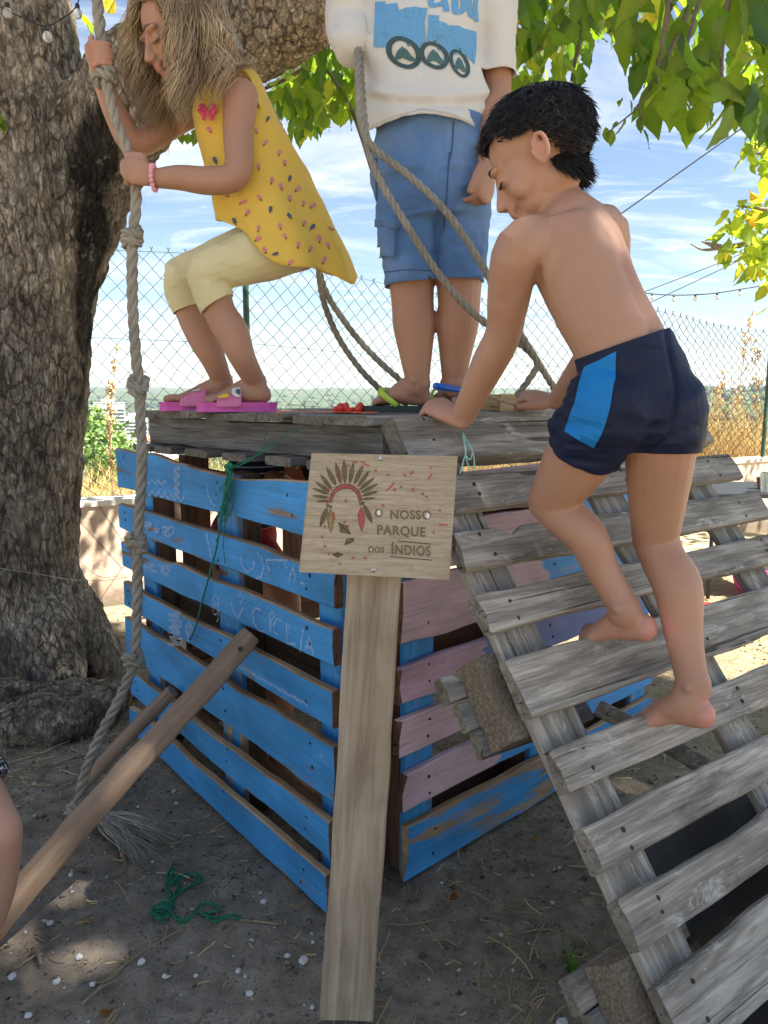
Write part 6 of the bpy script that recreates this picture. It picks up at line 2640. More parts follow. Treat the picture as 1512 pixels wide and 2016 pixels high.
    def line(pts, w):
        p = resample(pts, 24)
        return ([(x - w / 2, y) for x, y in p], [(x + w / 2, y) for x, y in p])

    def hline(pts, w):
        p = resample(pts, 24)
        return ([(x, y - w / 2) for x, y in p], [(x, y + w / 2) for x, y in p])
    print_on('seam', tr, [line([(893, 238), (890, 290), (882, 330)], 3), line([(884, 300), (880, 380), (874, 450)], 2.5), hline([(757, 536), (800, 531), (853, 533)], 2), hline([(874, 547), (915, 549), (952, 543)], 2), line([(741, 310), (742, 400)], 3)], seam, sh, 0.0016, 1, kind='stuff')
    # cargo pocket and its flap
    pk = Geo()
    def patch(x0, y0, x1, y1, off, nx_=8, ny_=8, wob=2):
        V = []
        for i in range(ny_ + 1):
            for j in range(nx_ + 1):
                q = onto(tr, x0 + (x1 - x0) * j / nx_, y0 + (y1 - y0) * i / ny_ + wob * math.sin(j * 1.3), off if 0 < j < nx_ and 0 < i < ny_ else -0.002)
                V.append(q if q is not None else V[-1])
        return V, [(i * (nx_ + 1) + j, i * (nx_ + 1) + j + 1, (i + 1) * (nx_ + 1) + j + 1, (i + 1) * (nx_ + 1) + j) for i in range(ny_) for j in range(nx_)]
    obj('cargo_pocket', patch(744, 438, 786, 512, 0.009), den, sh, smooth=True)
    obj('pocket_flap', patch(742, 424, 790, 448, 0.015), den, sh, smooth=True)
    print_on('pocket_seam', tr, [line([(783, 450), (784, 505)], 2.5), hline([(746, 505), (783, 507)], 2.5)], seam, sh, 0.0115, 1, kind='stuff')
    # T-shirt
    g = Geo()
    g.tube([P(838, 285, Y), P(836, 262, Y), P(834, 210, Y), P(830, 140, Y), P(832, 60, Y), P(838, -20, Y), P(843, -75, Y), P(846, -105, Y)], [(.153, .128), (.153, .130), (.158, .128), (.152, .120), (.150, .116), (.152, .105), (.115, .075), (.07, .06)], 30, sx, True, 4, 1)
    g.tube([P(915, -45, Y), P(962, -35, Y), P(972, 60, Y), P(976, 180, Y)], [.068, .070, .058, .053], 20, V3(0, -1, 0), True, 4, 0)
    g.tube([P(765, -45, Y), P(722, -40, Y), P(694, 5, Y), P(684, 45, Y), P(694, 84, Y - .03)], [.068, .072, .067, .060, .050], 20, V3(0, -1, 0), True, 4, 2)

    def wr2(co, no):
        q = to_px(co)
        w = 0.0105 * fbm(co * (6, 6, 10), 3, 53) + 0.0028 * fbm(co * (15, 15, 22), 3, 57)
        # a swag fold above the hem
        yy = 190 + 18 * np.sin((q[:, 0] - 720) / 80.0) - 0.00035 * (q[:, 0] - 840) ** 2 * -1
        w = w - 0.008 * np.exp(-((q[:, 1] - yy) / 9.0) ** 2) + 0.006 * np.exp(-((q[:, 1] - yy + 16) / 11.0) ** 2)
        w = w - 0.012 * np.exp(-((q[:, 0] - 728 - 0.05 * q[:, 1]) / 8.0) ** 2) * (q[:, 1] < 70)
        return w
    wt = cloth('white_cotton', (0.62, 0.60, 0.565), 0.03, 1000, 0.08, 0.95)
    cuts = [(P(976, 150, Y), V3(.05, 0, -1), .075)]
    ts = organic('tshirt', g, wt, T, 0.0052, 3, cuts=cuts, disp=wr2)
    # the hem rises in the middle
    bm = bmesh.new()
    bm.from_mesh(ts.data)
    co = np.array([tuple(v.co) for v in bm.verts])
    q = to_px(co)
    hem = np.interp(q[:, 0], [700, 722, 760, 800, 830, 880, 920, 955, 990], [262, 262, 243, 229, 224, 232, 243, 264, 264])
    kill = (q[:, 1] > hem) & (np.abs(q[:, 0] - 838) < 128) & (co[:, 0] < P(946, 200, Y).x + 0.012)
    bm.verts.ensure_lookup_table()
    bmesh.ops.delete(bm, geom=[bm.verts[i] for i in np.nonzero(kill)[0]], context='VERTS')
    bm.verts.index_update()
    keep_largest(bm)
    smooth_rim(bm, 12)
    bm.to_mesh(ts.data)
    bm.free()
    md = ts.modifiers.new('thickness', 'SOLIDIFY')
    md.thickness = 0.004
    md.offset = -1
    tr = bvh(ts)
    bl_ = NT('blue_screen_print')
    v = bl_.coord('Object', (40, 40, 12))
    n = bl_.noise(v, 3, 6, 0.7)
    n2 = bl_.noise(bl_.coord('Object'), 250, 3, 0.6)
    bl_.base(bl_.ramp(n2, [(0.3, (0.09, 0.27, 0.50)), (0.7, (0.15, 0.36, 0.60))]))
    bl_.set(Roughness=0.9)
    trn = bl_.n('ShaderNodeBsdfTransparent')
    ms = bl_.n('ShaderNodeMixShader')
    bl_.l(bl_.ramp(n, [(0.30, 0.0), (0.38, 1.0)]), ms.inputs[0])
    bl_.l(trn.outputs[0], ms.inputs[1])
    bl_.l(bl_.b.outputs[0], ms.inputs[2])
    bl_.l(ms.outputs[0], bl_.o.inputs[0])

    def zz(x, y):
        return (600 + x / 3.024, y / 3.024)

    def quad(pts_l, pts_r, n=10):
        w = 9 if n == 10 else 3
        return (resample([zz(q[0] - w, q[1]) for q in pts_l], n), resample([zz(q[0] + w, q[1]) for q in pts_r], n))
    strips = [
        quad([(432, 10), (425, 150), (420, 280)], [(470, 10), (480, 150), (480, 285)]),
        quad([(478, 30), (490, 160), (490, 285)], [(540, 20), (560, 100), (545, 230)]),
        quad([(530, 80), (560, 170), (555, 235)], [(600, 45), (620, 150), (612, 260)]),
        quad([(600, 50), (625, 160), (625, 270)], [(660, 40), (690, 150), (690, 290)]),
        quad([(655, 45), (685, 120), (690, 290)], [(722, 50), (705, 130), (712, 245)]),
        quad([(745, 90), (742, 170), (735, 240)], [(790, 95), (785, 190), (770, 270)]),
        quad([(790, 120), (800, 200), (800, 300)], [(835, 140), (850, 230), (860, 320)]),
        quad([(825, 150), (850, 240), (870, 330)], [(915, 155), (930, 250), (960, 320)]),
        quad([(915, 160), (935, 250), (965, 330)], [(1010, 190), (1010, 290), (1000, 385)]),
        # rounded letters of the line above, cut by the top of the picture
        quad([(735, -20), (735, 20), (745, 45)], [(765, -20), (765, 15), (760, 48)], 6), quad([(745, 25), (790, 20), (830, 5)], [(745, 48), (800, 42), (845, 22)], 6),
        quad([(795, -60), (815, 0), (828, 70)], [(830, -60), (845, 0), (860, 72)], 6),
        quad([(880, -40), (875, 30), (880, 78)], [(915, -40), (910, 20), (912, 62)], 6), quad([(880, 60), (920, 58), (950, 45)], [(882, 88), (925, 88), (960, 65)], 6), quad([(925, -40), (930, 20), (928, 58)], [(958, -40), (962, 20), (952, 62)], 6),
        quad([(965, -40), (962, 40), (978, 105)], [(992, -40), (990, 40), (998, 80)], 6), quad([(978, 85), (1005, 92), (1015, 60)], [(985, 112), (1015, 115), (1030, 75)], 6),
        quad([(1010, -20), (1000, 60), (1012, 130)], [(1030, -20), (1022, 60), (1030, 130)], 6),
    ]
    print_on('blue_print', tr, strips, bl_.m, ts, 0.0018, 5, kind='stuff')
    tl = plain('dark_teal_print', (0.045, 0.085, 0.10), 0.9, 0.3, 250, 0)
    rings = []
    hands_ = []
    for cx, cy, rx, ry, rot, w in ((590, 315, 92, 108, -0.35, 30), (770, 332, 78, 92, -0.35, 26), (920, 380, 52, 90, -0.25, 20)):
        out_, in_ = [], []
        for k in range(33):
            a = 2 * math.pi * k / 32
            k3 = 1 + 0.13 * math.cos(2 * (a - R(40)))
            for lst, dr in ((out_, 0), (in_, w)):
                x = (rx - dr) * math.cos(a) * k3
                y = (ry - dr) * math.sin(a) * k3
                lst.append(zz(cx + x * math.cos(rot) - y * math.sin(rot), cy + x * math.sin(rot) + y * math.cos(rot)))
        rings.append((out_, in_))
        s = rx / 92.0
        blob = [(-60, 30), (-40, -20), (-12, -45), (20, -25), (40, 5), (70, 35), (45, 60), (10, 40), (-25, 62), (-58, 48)]
        up_ = [zz(cx + a * s, cy + b) for a, b in ((-55, 30), (-38, -10), (-10, -38), (20, -18), (45, 15), (75, 42))]
        dn_ = [zz(cx + a * s, cy + b) for a, b in ((-48, 42), (-30, 40), (-8, 30), (20, 40), (40, 52), (72, 48))]
        hands_.append((up_, dn_))
        hands_.append(([zz(cx - 5 * s, cy - 92), zz(cx + 25 * s, cy - 40)], [zz(cx + 6 * s, cy - 95), zz(cx + 36 * s, cy - 34)]))
    print_on('emblem_ring', tr, rings, tl, ts, 0.0022, 3, kind='stuff')
    t2 = plain('teal_print', (0.07, 0.14, 0.15), 0.9, 0.5, 500, 0)
    print_on('emblem_figure', tr, hands_, t2, ts, 0.0024, 3, kind='stuff')
    print_on('hem_seam', tr, [(resample([(728, 250), (770, 230), (830, 214), (885, 222), (950, 250)], 30), resample([(728, 251.5), (770, 231.5), (830, 215.5), (885, 223.5), (950, 251.5)], 30))], plain('shirt_seam', (0.45, 0.43, 0.40), 0.9, 0.1, 100, 0), ts, 0.0012, 1)
    # flip-flops
    solem = plain('dark_green_rubber', (0.030, 0.045, 0.042), 0.7, 0.3, 200, 0.2)
    strapm = plain('lime_strap', (0.42, 0.58, 0.05), 0.5, 0.1, 100, 0.1)
    for h, t_, big in ((lheel, ltoe, V3(.3, 1, 0)), (rheel, rtoe, V3(-1, 0, 0))):
        d = (t_ - h).normalized()
        b = big - d * big.dot(d)
        b.normalize()
        L = (t_ - h).length + .035
        o0 = h - d * .02
        prof = ((0, .015), (.07, .032), (.3, .034), (.7, .043), (.9, .038), (1, .012))
        pl = [o0 + d * (L * u) + b * w for u, w in prof] + [o0 + d * (L * u) - b * w for u, w in reversed(prof)]
        nn = len(pl)
        VV = [V3(p.x, p.y, TOPZ + 0.004) for p in pl] + [V3(p.x, p.y, TOPZ + 0.021) for p in pl]
        FF = [tuple(range(nn)), tuple(range(2 * nn - 1, nn - 1, -1))] + [(i, nn + i, nn + (i + 1) % nn, (i + 1) % nn) for i in range(nn)]
        obj('flip_flop', (VV, FF), solem, T)
        top = o0 + d * (L * .80) + Z * .010 + b * .012
        mid_ = [o0 + d * (L * .62) + b * .036, o0 + d * (L * .62) - b * .036]
        for q, s in zip(mid_, (1, -1)):
            q.z = TOPZ + .022
            k = top.lerp(q, .5)
            k.z = TOPZ + .062
            g = Geo().tube([o0 + d * (L * .45) + b * (.038 * s) + Z * 0.002, q.lerp(k, .45) + b * (.012 * s) + Z * .012, k + Z * .004, top + Z * .020, top - Z * .004], [(.007, .003), (.009, .003), (.009, .003), (.006, .003), (.004, .003)], 8, d, True, 4)
            obj('strap', g, strapm, T, smooth=True)


build_standing_boy()


# ------------------------------------------------------------ boy climbing
def build_climber():
    T = thing('person', ramp_px(1330, 1430), 'person with dark hair in navy swim shorts climbing the pallet ramp barefoot', 'person')
    g = Geo()
    RT = V3(.809, .588, 0)
    pel, wai, mid_, che, upp, nek = P(1256, 765, 1.36), P(1221, 682, 1.365), P(1173, 592, 1.39), P(1141, 515, 1.43), P(1125, 455, 1.455), P(1098, 405, 1.465)
    g.tube([P(1258, 805, 1.355), pel, wai, mid_, che, upp, P(1112, 425, 1.46), nek], [(.075, .055), (.094, .074), (.088, .072), (.087, .074), (.096, .077), (.104, .062), (.082, .050), (.047, .045)], 24, RT, True, 4, 2)
    S = 0.955
    HM = head_matrix(P(1060, 311, 1.47), (-.80, .29, -.53), (-.50, .18, .85))
    g.tube([nek + V3(.012, -.005, -.035), nek, P(1092, 372, 1.47), HM @ V3(-.02, 0, -.01)], [(.05, .047), (.041, .041), (.038, .039), (.034, .034)], 16, RT, True, 3, 1)
    add_head(g, HM, S)
    # shoulder blades
    g.ell(P(1098, 515, 1.372), (.030, .020, .052))
    g.ell(P(1182, 500, 1.432), (.028, .020, .047))
    # left (near) arm
    ls, le, lw = P(1022, 492, 1.39), P(992, 655, 1.47), P(910, 822, 1.575)
    g.tube([upp.lerp(ls, .5), ls, ls.lerp(le, .5) + V3(-.003, 0, 0), le, le.lerp(lw, .35), lw], [.047, .045, .0395, .034, .0335, (.020, .024)], 18, V3(0, -1, 0), True, 4, 2)
    hand(g, P(903, 826, 1.58), V3(-.55, .55, .34), V3(-.25, -.35, .9), V3(.55, .65, .1), 0.95, 0.85, 0.22, 0.75)
    # right (far) arm
    rs_, re, rw = P(1192, 458, 1.53), P(1205, 640, 1.62), P(1098, 790, 1.755)
    g.tube([upp.lerp(rs_, .5), rs_, rs_.lerp(re, .5), re, re.lerp(rw, .4), rw], [.047, .045, .039, .034, .032, (.020, .024)], 18, V3(0, -1, 0), True, 4, 2)
    hand(g, P(1096, 792, 1.76), V3(-.75, .5, .22), V3(-.1, -.3, .95), V3(-.5, -.75, .1), 0.93, 0.9, 0.2, 0.7)
    # left leg, bent
    lh, lk, la = P(1205, 800, 1.335), P(1085, 985, 1.475), P(1226, 1192, 1.40)
    g.tube([pel.lerp(lh, .7), lh, lh.lerp(lk, .5), lk.lerp(lh, .12), lk], [.062, .070, .063, .0505, .046], 20, RT, True, 4, 2)
    calf = lk.lerp(la, .36) + V3(.014, -.022, .004)
    g.tube([lk, lk.lerp(la, .15) + V3(.004, -.008, 0), calf, lk.lerp(la, .68) + V3(.006, -.006, 0), la], [.0455, .0420, .0395, .0315, (.0265, .029)], 18, RT, True, 4, 2)
    lheel, ltoe = P(1294, 1262, 1.375), P(1134, 1262, 1.485)
    foot(g, lheel, ltoe, la, V3(-.1, -.12, 1), V3(.6, .8, 0), 1.02, 0.072)
    # right leg, nearly straight
    rh, rk, ra = P(1303, 815, 1.345), P(1290, 1060, 1.455), P(1362, 1340, 1.355)
    g.tube([pel.lerp(rh, .7), rh, rh.lerp(rk, .5), rk.lerp(rh, .12), rk], [.060, .066, .057, .0465, .0435], 20, RT, True, 4, 2)
    calf = rk.lerp(ra, .33) + V3(.012, -.022, .0)
    g.tube([rk, rk.lerp(ra, .15) + V3(.003, -.008, 0), calf, rk.lerp(ra, .68) + V3(.004, -.008, 0), ra], [.0435, .0420, .0450, .0345, (.0270, .0295)], 18, RT, True, 4, 2)
    rheel, rtoe = P(1408, 1434, 1.325), P(1236, 1424, 1.425)
    foot(g, rheel, rtoe, ra, V3(-.1, -.12, 1), V3(-.5, -.85, 0), 1.02, 0.072)
    sp = np.array([tuple(q) for q in (nek, upp, che, mid_, wai, pel)])

    def back(co, no):
        z = co[:, 2]
        o_ = np.argsort(sp[:, 2])
        c = np.stack([np.interp(z, sp[o_, 2], sp[o_, k]) for k in range(3)], -1)
        q = co - c
        lat = q @ np.array(tuple(RT))
        bk = np.clip((no @ np.array((0.35, -0.85, 0.35))) * 2 - .4, 0, 1)
        inr = np.clip((z - wai.z + .05) / .06, 0, 1) * np.clip((nek.z + .01 - z) / .05, 0, 1) * (np.abs(lat) < .13)
        groove = -.0045 * np.exp(-(lat / .011) ** 2) + .002 * np.exp(-((np.abs(lat) - .03) / .018) ** 2)
        ribs = .0012 * np.sin((z + .4 * np.abs(lat)) * 210) * np.clip((np.abs(lat) - .05) / .03, 0, 1) * np.clip((che.z + .02 - z) / .04, 0, 1)
        return bk * inr * groove + .0012 * fbm(co * 16, 3, 7) * inr
    body = organic('body', g, SKIN, T, 0.0037, 3, disp=back)
    lip = (.55, .20, .17)
    marks = [(HM @ (V3(.095, 0, -.062) * S), .02, lip, .8), (HM @ (V3(.106, 0, -.036) * S), .022, (.60, .29, .21), .5), (HM @ (V3(-.012, .082, -.012) * S), .04, (.62, .27, .19), .6), (lheel + V3(0, 0, .02), .06, (.72, .28, .23), .75), (rheel + V3(0, 0, .02), .06, (.72, .28, .23), .75), (lheel.lerp(ltoe, .5), .08, (.62, .29, .21), .5), (rheel.lerp(rtoe, .5), .08, (.62, .29, .21), .5), (lk, .07, (.60, .29, .2), .35), (lw + V3(-.03, 0.02, .01), .06, (.60, .30, .21), .4), (le, .04, (.55, .27, .19), .4)]
    skin_tint(body, TAN3, marks, 8)
    face_details(HM, S, T, DARKHAIR, DARKHAIR, (1,))
    # swim shorts
    g = Geo()
    g.tube([P(1262, 840, 1.35), pel, P(1238, 718, 1.362), P(1221, 672, 1.365), P(1216, 655, 1.366)], [(.094, .080), (.1045, .086), (.1000, .081), (.0955, .078), (.0945, .077)], 30, RT, True, 4, 0)
    g.tube([pel.lerp(lh, .7), lh, lh.lerp(lk, .36), lh.lerp(lk, .62)], [.084, .0825, .0765, .0725], 26, RT, True, 4, 0)
    g.tube([pel.lerp(rh, .7), rh, rh.lerp(rk, .25), rh.lerp(rk, .5)], [.082, .0785, .0710, .0675], 26, RT, True, 4, 0)
    g.ell(P(1218, 800, 1.31), (.054, .045, .064))
    g.ell(P(1300, 790, 1.345), (.050, .045, .064))

    def wr(co, no):
        q = to_px(co)
        seam = -0.006 * np.exp(-((q[:, 0] - np.interp(q[:, 1], [660, 760, 860, 900], [1312, 1334, 1318, 1262])) / 5.0) ** 2)
        low = np.clip((q[:, 1] - 790) / 80, 0, 1)
        lat = np.clip((1190 - q[:, 0]) / 60, 0, 1)
        return seam + (0.0014 + 0.003 * low + 0.003 * lat) * fbm(co * (13, 13, 46), 3, 91)
    navy = cloth('navy_swim_fabric', (0.011, 0.017, 0.045), 0.10, 1500, 0.06, 0.6, sheen=0.0)
    ax_l = (lk - lh).normalized()
    ax_r = (rk - rh).normalized()
    sh = organic('swim_shorts', g, navy, T, 0.0045, 4, cuts=[(P(1160, 881, 1.385), ax_l + V3(0.10, 0, 0), .094), (P(1306, 888, 1.37), V3(0.0, 0.0, -1), .092), (P(1222, 678, 1.365), (wai - pel).normalized() + V3(.0, 0, .3), .16)], solid=0.003, disp=wr)
    tr = bvh(sh)
    blue = cloth('bright_blue_fabric', (0.012, 0.21, 0.56), 0.10, 1500, 0.06, 0.6, sheen=0.0)
    L = resample([(1152, 722), (1142, 755), (1134, 790), (1122, 822), (1113, 850)], 16)
    Rr = resample([(1213, 692), (1211, 745), (1202, 800), (1188, 848), (1170, 880)], 16)
    print_on('side_panel', tr, [(L, Rr)], blue, sh, 0.0028, 12)
    dk = plain('navy_seam', (0.008, 0.012, 0.028), 0.8, 0.1, 100, 0)
    print_on('hem_stitch', tr, [(resample([(1112, 842), (1140, 862), (1175, 878), (1226, 903)], 20), resample([(1111, 844), (1139, 864), (1174, 880), (1225, 905)], 20)), (resample([(1262, 878), (1300, 879), (1362, 872)], 16), resample([(1262, 880), (1300, 881), (1362, 874)], 16)), (resample([(1165, 690), (1215, 674), (1310, 682)], 20), resample([(1166, 692.5), (1216, 676.5), (1311, 684.5)], 20)), (resample([(1314, 684), (1328, 725), (1334, 770), (1330, 815)], 16), resample([(1316, 684), (1330, 725), (1336, 770), (1332, 815)], 16))], dk, sh, 0.0013, 1, kind='stuff')
    # short wavy dark hair
    rs = np.random.default_rng(14)
    M3 = np.array(HM.to_3x3())
    C = np.array(HM.translation)
    rad = np.array((.102, .080, .087)) * S
    ctr_l = np.array((-.014, 0, .030)) * S
    paths, cols, rads = [], [], []
    crown = np.array((-.55, .1, .83))
    while len(paths) < 5600:
        d = rs.normal(size=3)
        d /= np.linalg.norm(d)
        x, y, z = d
        low = -0.86 if x < -0.16 else (-0.02 if x < 0.0 else 0.0)
        if z < low:
            continue
        if x > 0.55 and z < 0.42:
            continue
        if -0.12 < x < 0.22 and z < -0.10:
            continue
        if 0.22 <= x < 0.42 and z < -0.22:
            continue
        if x >= 0.42 and z < 0.12:
            continue
        q = ctr_l + d * rad
        t = d - crown * np.dot(d, crown)
        t /= np.linalg.norm(t) + 1e-6
        sw = np.cross(crown, t)
        nv = [vn(np.array([[*(d * 3.2)]]), s)[0] for s in (1, 2, 3)]
        dirn = t * 0.9 + sw * 0.25 + d * (0.15 + 0.30 * rs.random()) + np.array(nv) * 0.55
        dirn /= np.linalg.norm(dirn)
        Lh = rs.uniform(.042, .068) * (1.15 if z > 0.1 else 0.85) * (1.55 if x < -.25 and z < .05 else 1)
        if x > 0.25:
            Lh *= 1.2
        K = 9
        st = Lh / K
        path = [C + M3 @ q]
        cl = vn(np.array([[*(d * 9.0)]]), 7)[0]
        lay = rs.uniform(.03, .20)
        fly = .09 * (rs.random() < .10)
        for k in range(K):
            u = k / K
            dirn = dirn * .72 + t * .22 * (0.4 + u) + np.array((0, 0, -.16)) * u + sw * .28 * math.sin(5 * u + cl * 5) + rs.normal(size=3) * .03
            dirn /= np.linalg.norm(dirn)
            q = q + dirn * st
            e = (q - ctr_l) / rad
            ne = np.linalg.norm(e)
            lo_, hi_ = 1.01 + lay * u * .7, 1.035 + (0.085 + fly) * u + .05 * cl
            if ne < lo_:
                q = ctr_l + e / ne * rad * lo_
            e2 = (q / S - np.array((-.004, 0, -.052))) / np.array((.070, .060, .056))
            n2 = np.linalg.norm(e2)
            if n2 < 1.0:
                q = (np.array((-.004, 0, -.052)) + e2 / n2 * np.array((.070, .060, .056))) * S
            if ne > hi_:
                q = ctr_l + e / ne * rad * hi_
            path.append(C + M3 @ q)
        paths.append(path)
        rads.append(rs.uniform(.0006, .0012))
        cols.append(np.array((.010, .0085, .0085)) * rs.uniform(.6, 1.9))
    nc, nr = np.array((-.004, 0, -.052)), np.array((.060, .052, .048))
    while len(paths) < 7000:
        d = rs.normal(size=3)
        d /= np.linalg.norm(d)
        if d[0] > -.16 or not (-.50 + max(0, d[0] + .45) * 2.2) < d[2] < .92:
            continue
        q = (nc + d * nr) * S
        dirn = np.array((-.25, d[1] * .3, -1)) + d * .10 + rs.normal(size=3) * .14
        st = rs.uniform(.018, .034) / 9
        path = [C + M3 @ q]
        lay = rs.uniform(.01, .06)
        for k in range(9):
            dirn = dirn / np.linalg.norm(dirn) + np.array((.0, 0, -.06)) + rs.normal(size=3) * .05
            dirn /= np.linalg.norm(dirn)
            q = q + dirn * st
            e = (q / S - nc) / nr
            ne = np.linalg.norm(e)
            if ne < 1.01 + lay:
                q = (nc + e / ne * nr * (1.01 + lay)) * S
            path.append(C + M3 @ q)
        paths.append(path)
        rads.append(rs.uniform(.0006, .0011))
        cols.append(np.array((.011, .0095, .009)) * rs.uniform(.6, 1.9))
    strands('hair', np.array(paths), rads, cols, hair_mat('black_hair', 0.42, 0.4), T, 3)
    g = Geo().ell(HM @ (V3(-.014, 0, .032) * S), tuple(np.array((.1005, .0775, .085)) * S), HM.to_3x3(), 28, 20)
    sc = obj('scalp_hair', g, plain('dark_hair_roots', (0.012, 0.010, 0.010), 0.7, 0.4, 200, 0.5), T, smooth=True)
    bm = bmesh.new()
    bm.from_mesh(sc.data)
    inv = HM.inverted()
    kill = []
    for v in bm.verts:
        q = (inv @ v.co) / S
        if q.z < -.005 or (q.x > .045 and q.z < .060) or (q.x > -.005 and q.z < .035):
            kill.append(v)
    bmesh.ops.delete(bm, geom=kill, context='VERTS')
    bm.to_mesh(sc.data)
    bm.free()


build_climber()


# ------------------------------------------------------------ child inside the den, seen through the gaps
def build_den_child():
    c = bl(0.55, 0, -0.45)
    T = thing('person', c, 'person in navy striped shirt and red shorts half hidden behind the blue pallet', 'person')
    g = Geo()
    hipp = P(478, 1062, 2.42)
    chest = P(505, 925, 2.40)
    g.tube([hipp, hipp.lerp(chest, .5), chest, P(560, 900, 2.4)], [(.09, .08), (.085, .075), (.095, .075), (.05, .045)], 18, V3(0, -1, 0), True, 4, 2)
    HM = head_matrix(P(640, 935, 2.42), (.9, -.2, -.4), (.3, 0, .9))
    g.tube([P(560, 900, 2.4), HM @ V3(-.02, 0, -.03)], [.045, .042], 12, None, True, 2, 1)
    add_head(g, HM, 0.95)
    for (kx, ky, kY, ax, ay, aY) in ((470, 1150, 2.30, 470, 1330, 2.42), (560, 1185, 2.22, 545, 1385, 2.16)):
        h = hipp
        k = P(kx, ky, kY)
        a = P(ax, ay, aY)
        a.z = 0.09
        g.tube([h, h.lerp(k, .5), k, k.lerp(a, .4), a], [.075, .065, .05, .045, .03], 16, V3(0, -1, 0), True, 3, 2)
        heel = a + V3(-.03, .03, -.07)
        toe = heel + V3(.15, -.08, 0)
        foot(g, heel, toe, a, Z, V3(0, 1, 0), 1.0, .07)
    e = P(600, 1010, 2.35)
    g.tube([chest, P(545, 960, 2.32), e, P(650, 1060, 2.33)], [.04, .038, .033, .022], 14, V3(0, -1, 0), True, 3, 2)
    hand(g, P(650, 1060, 2.33), V3(1, 0, -.3), V3(0, -1, 0), V3(0, 0, 1), .9)
    b = organic('body', g, SKIN, T, 0.005, 3)
    skin_tint(b, (0.56, 0.26, 0.13), (), 4)
    g = Geo()
    g.tube([hipp + (hipp - chest) * .1, hipp.lerp(chest, .5), chest, P(545, 902, 2.4)], [(.108, .098), (.102, .09), (.112, .09), (.07, .06)], 20, V3(0, -1, 0), True, 4, 1)
    t = NT('navy_striped_cotton')
    v = t.coord('Object', (0, 0, 1), rot=(0.0, 0.25, 0))
    sx = t.n('ShaderNodeSeparateXYZ')
    t.l(v, sx.inputs[0])
    st = t.math('GREATER_THAN', t.math('SINE', t.math('MULTIPLY', sx.outputs[2], 330)), 0.72)
    t.base(t.mix(st, (0.018, 0.022, 0.045), (0.5, 0.5, 0.48)))
    t.set(Roughness=0.9)
    organic('striped_shirt', g, t.m, T, 0.006, 3)
    g = Geo()
    g.tube([hipp + (chest - hipp) * .15, hipp], [(.115, .105), (.118, .11)], 20, V3(0, -1, 0), True, 3, 2)
    for (kx, ky, kY) in ((470, 1150, 2.30), (560, 1185, 2.22)):
        k = P(kx, ky, kY)
        g.tube([hipp, hipp.lerp(k, .62)], [.09, .08], 18, V3(0, -1, 0), True, 3, 0)
    organic('red_shorts', g, cloth('red_cotton', (0.42, 0.025, 0.035), 0.1, 900), T, 0.006, 3)
    obj('hair', Geo().ell(HM @ V3(-.02, 0, .035), (.1, .082, .088), HM.to_3x3(), 18, 12), bpy.data.materials['brown_hair'], T, smooth=True)
    ys = plain('yellow_sandal', (0.60, 0.42, 0.04), 0.6, 0.1, 60, 0.1)


build_den_child()


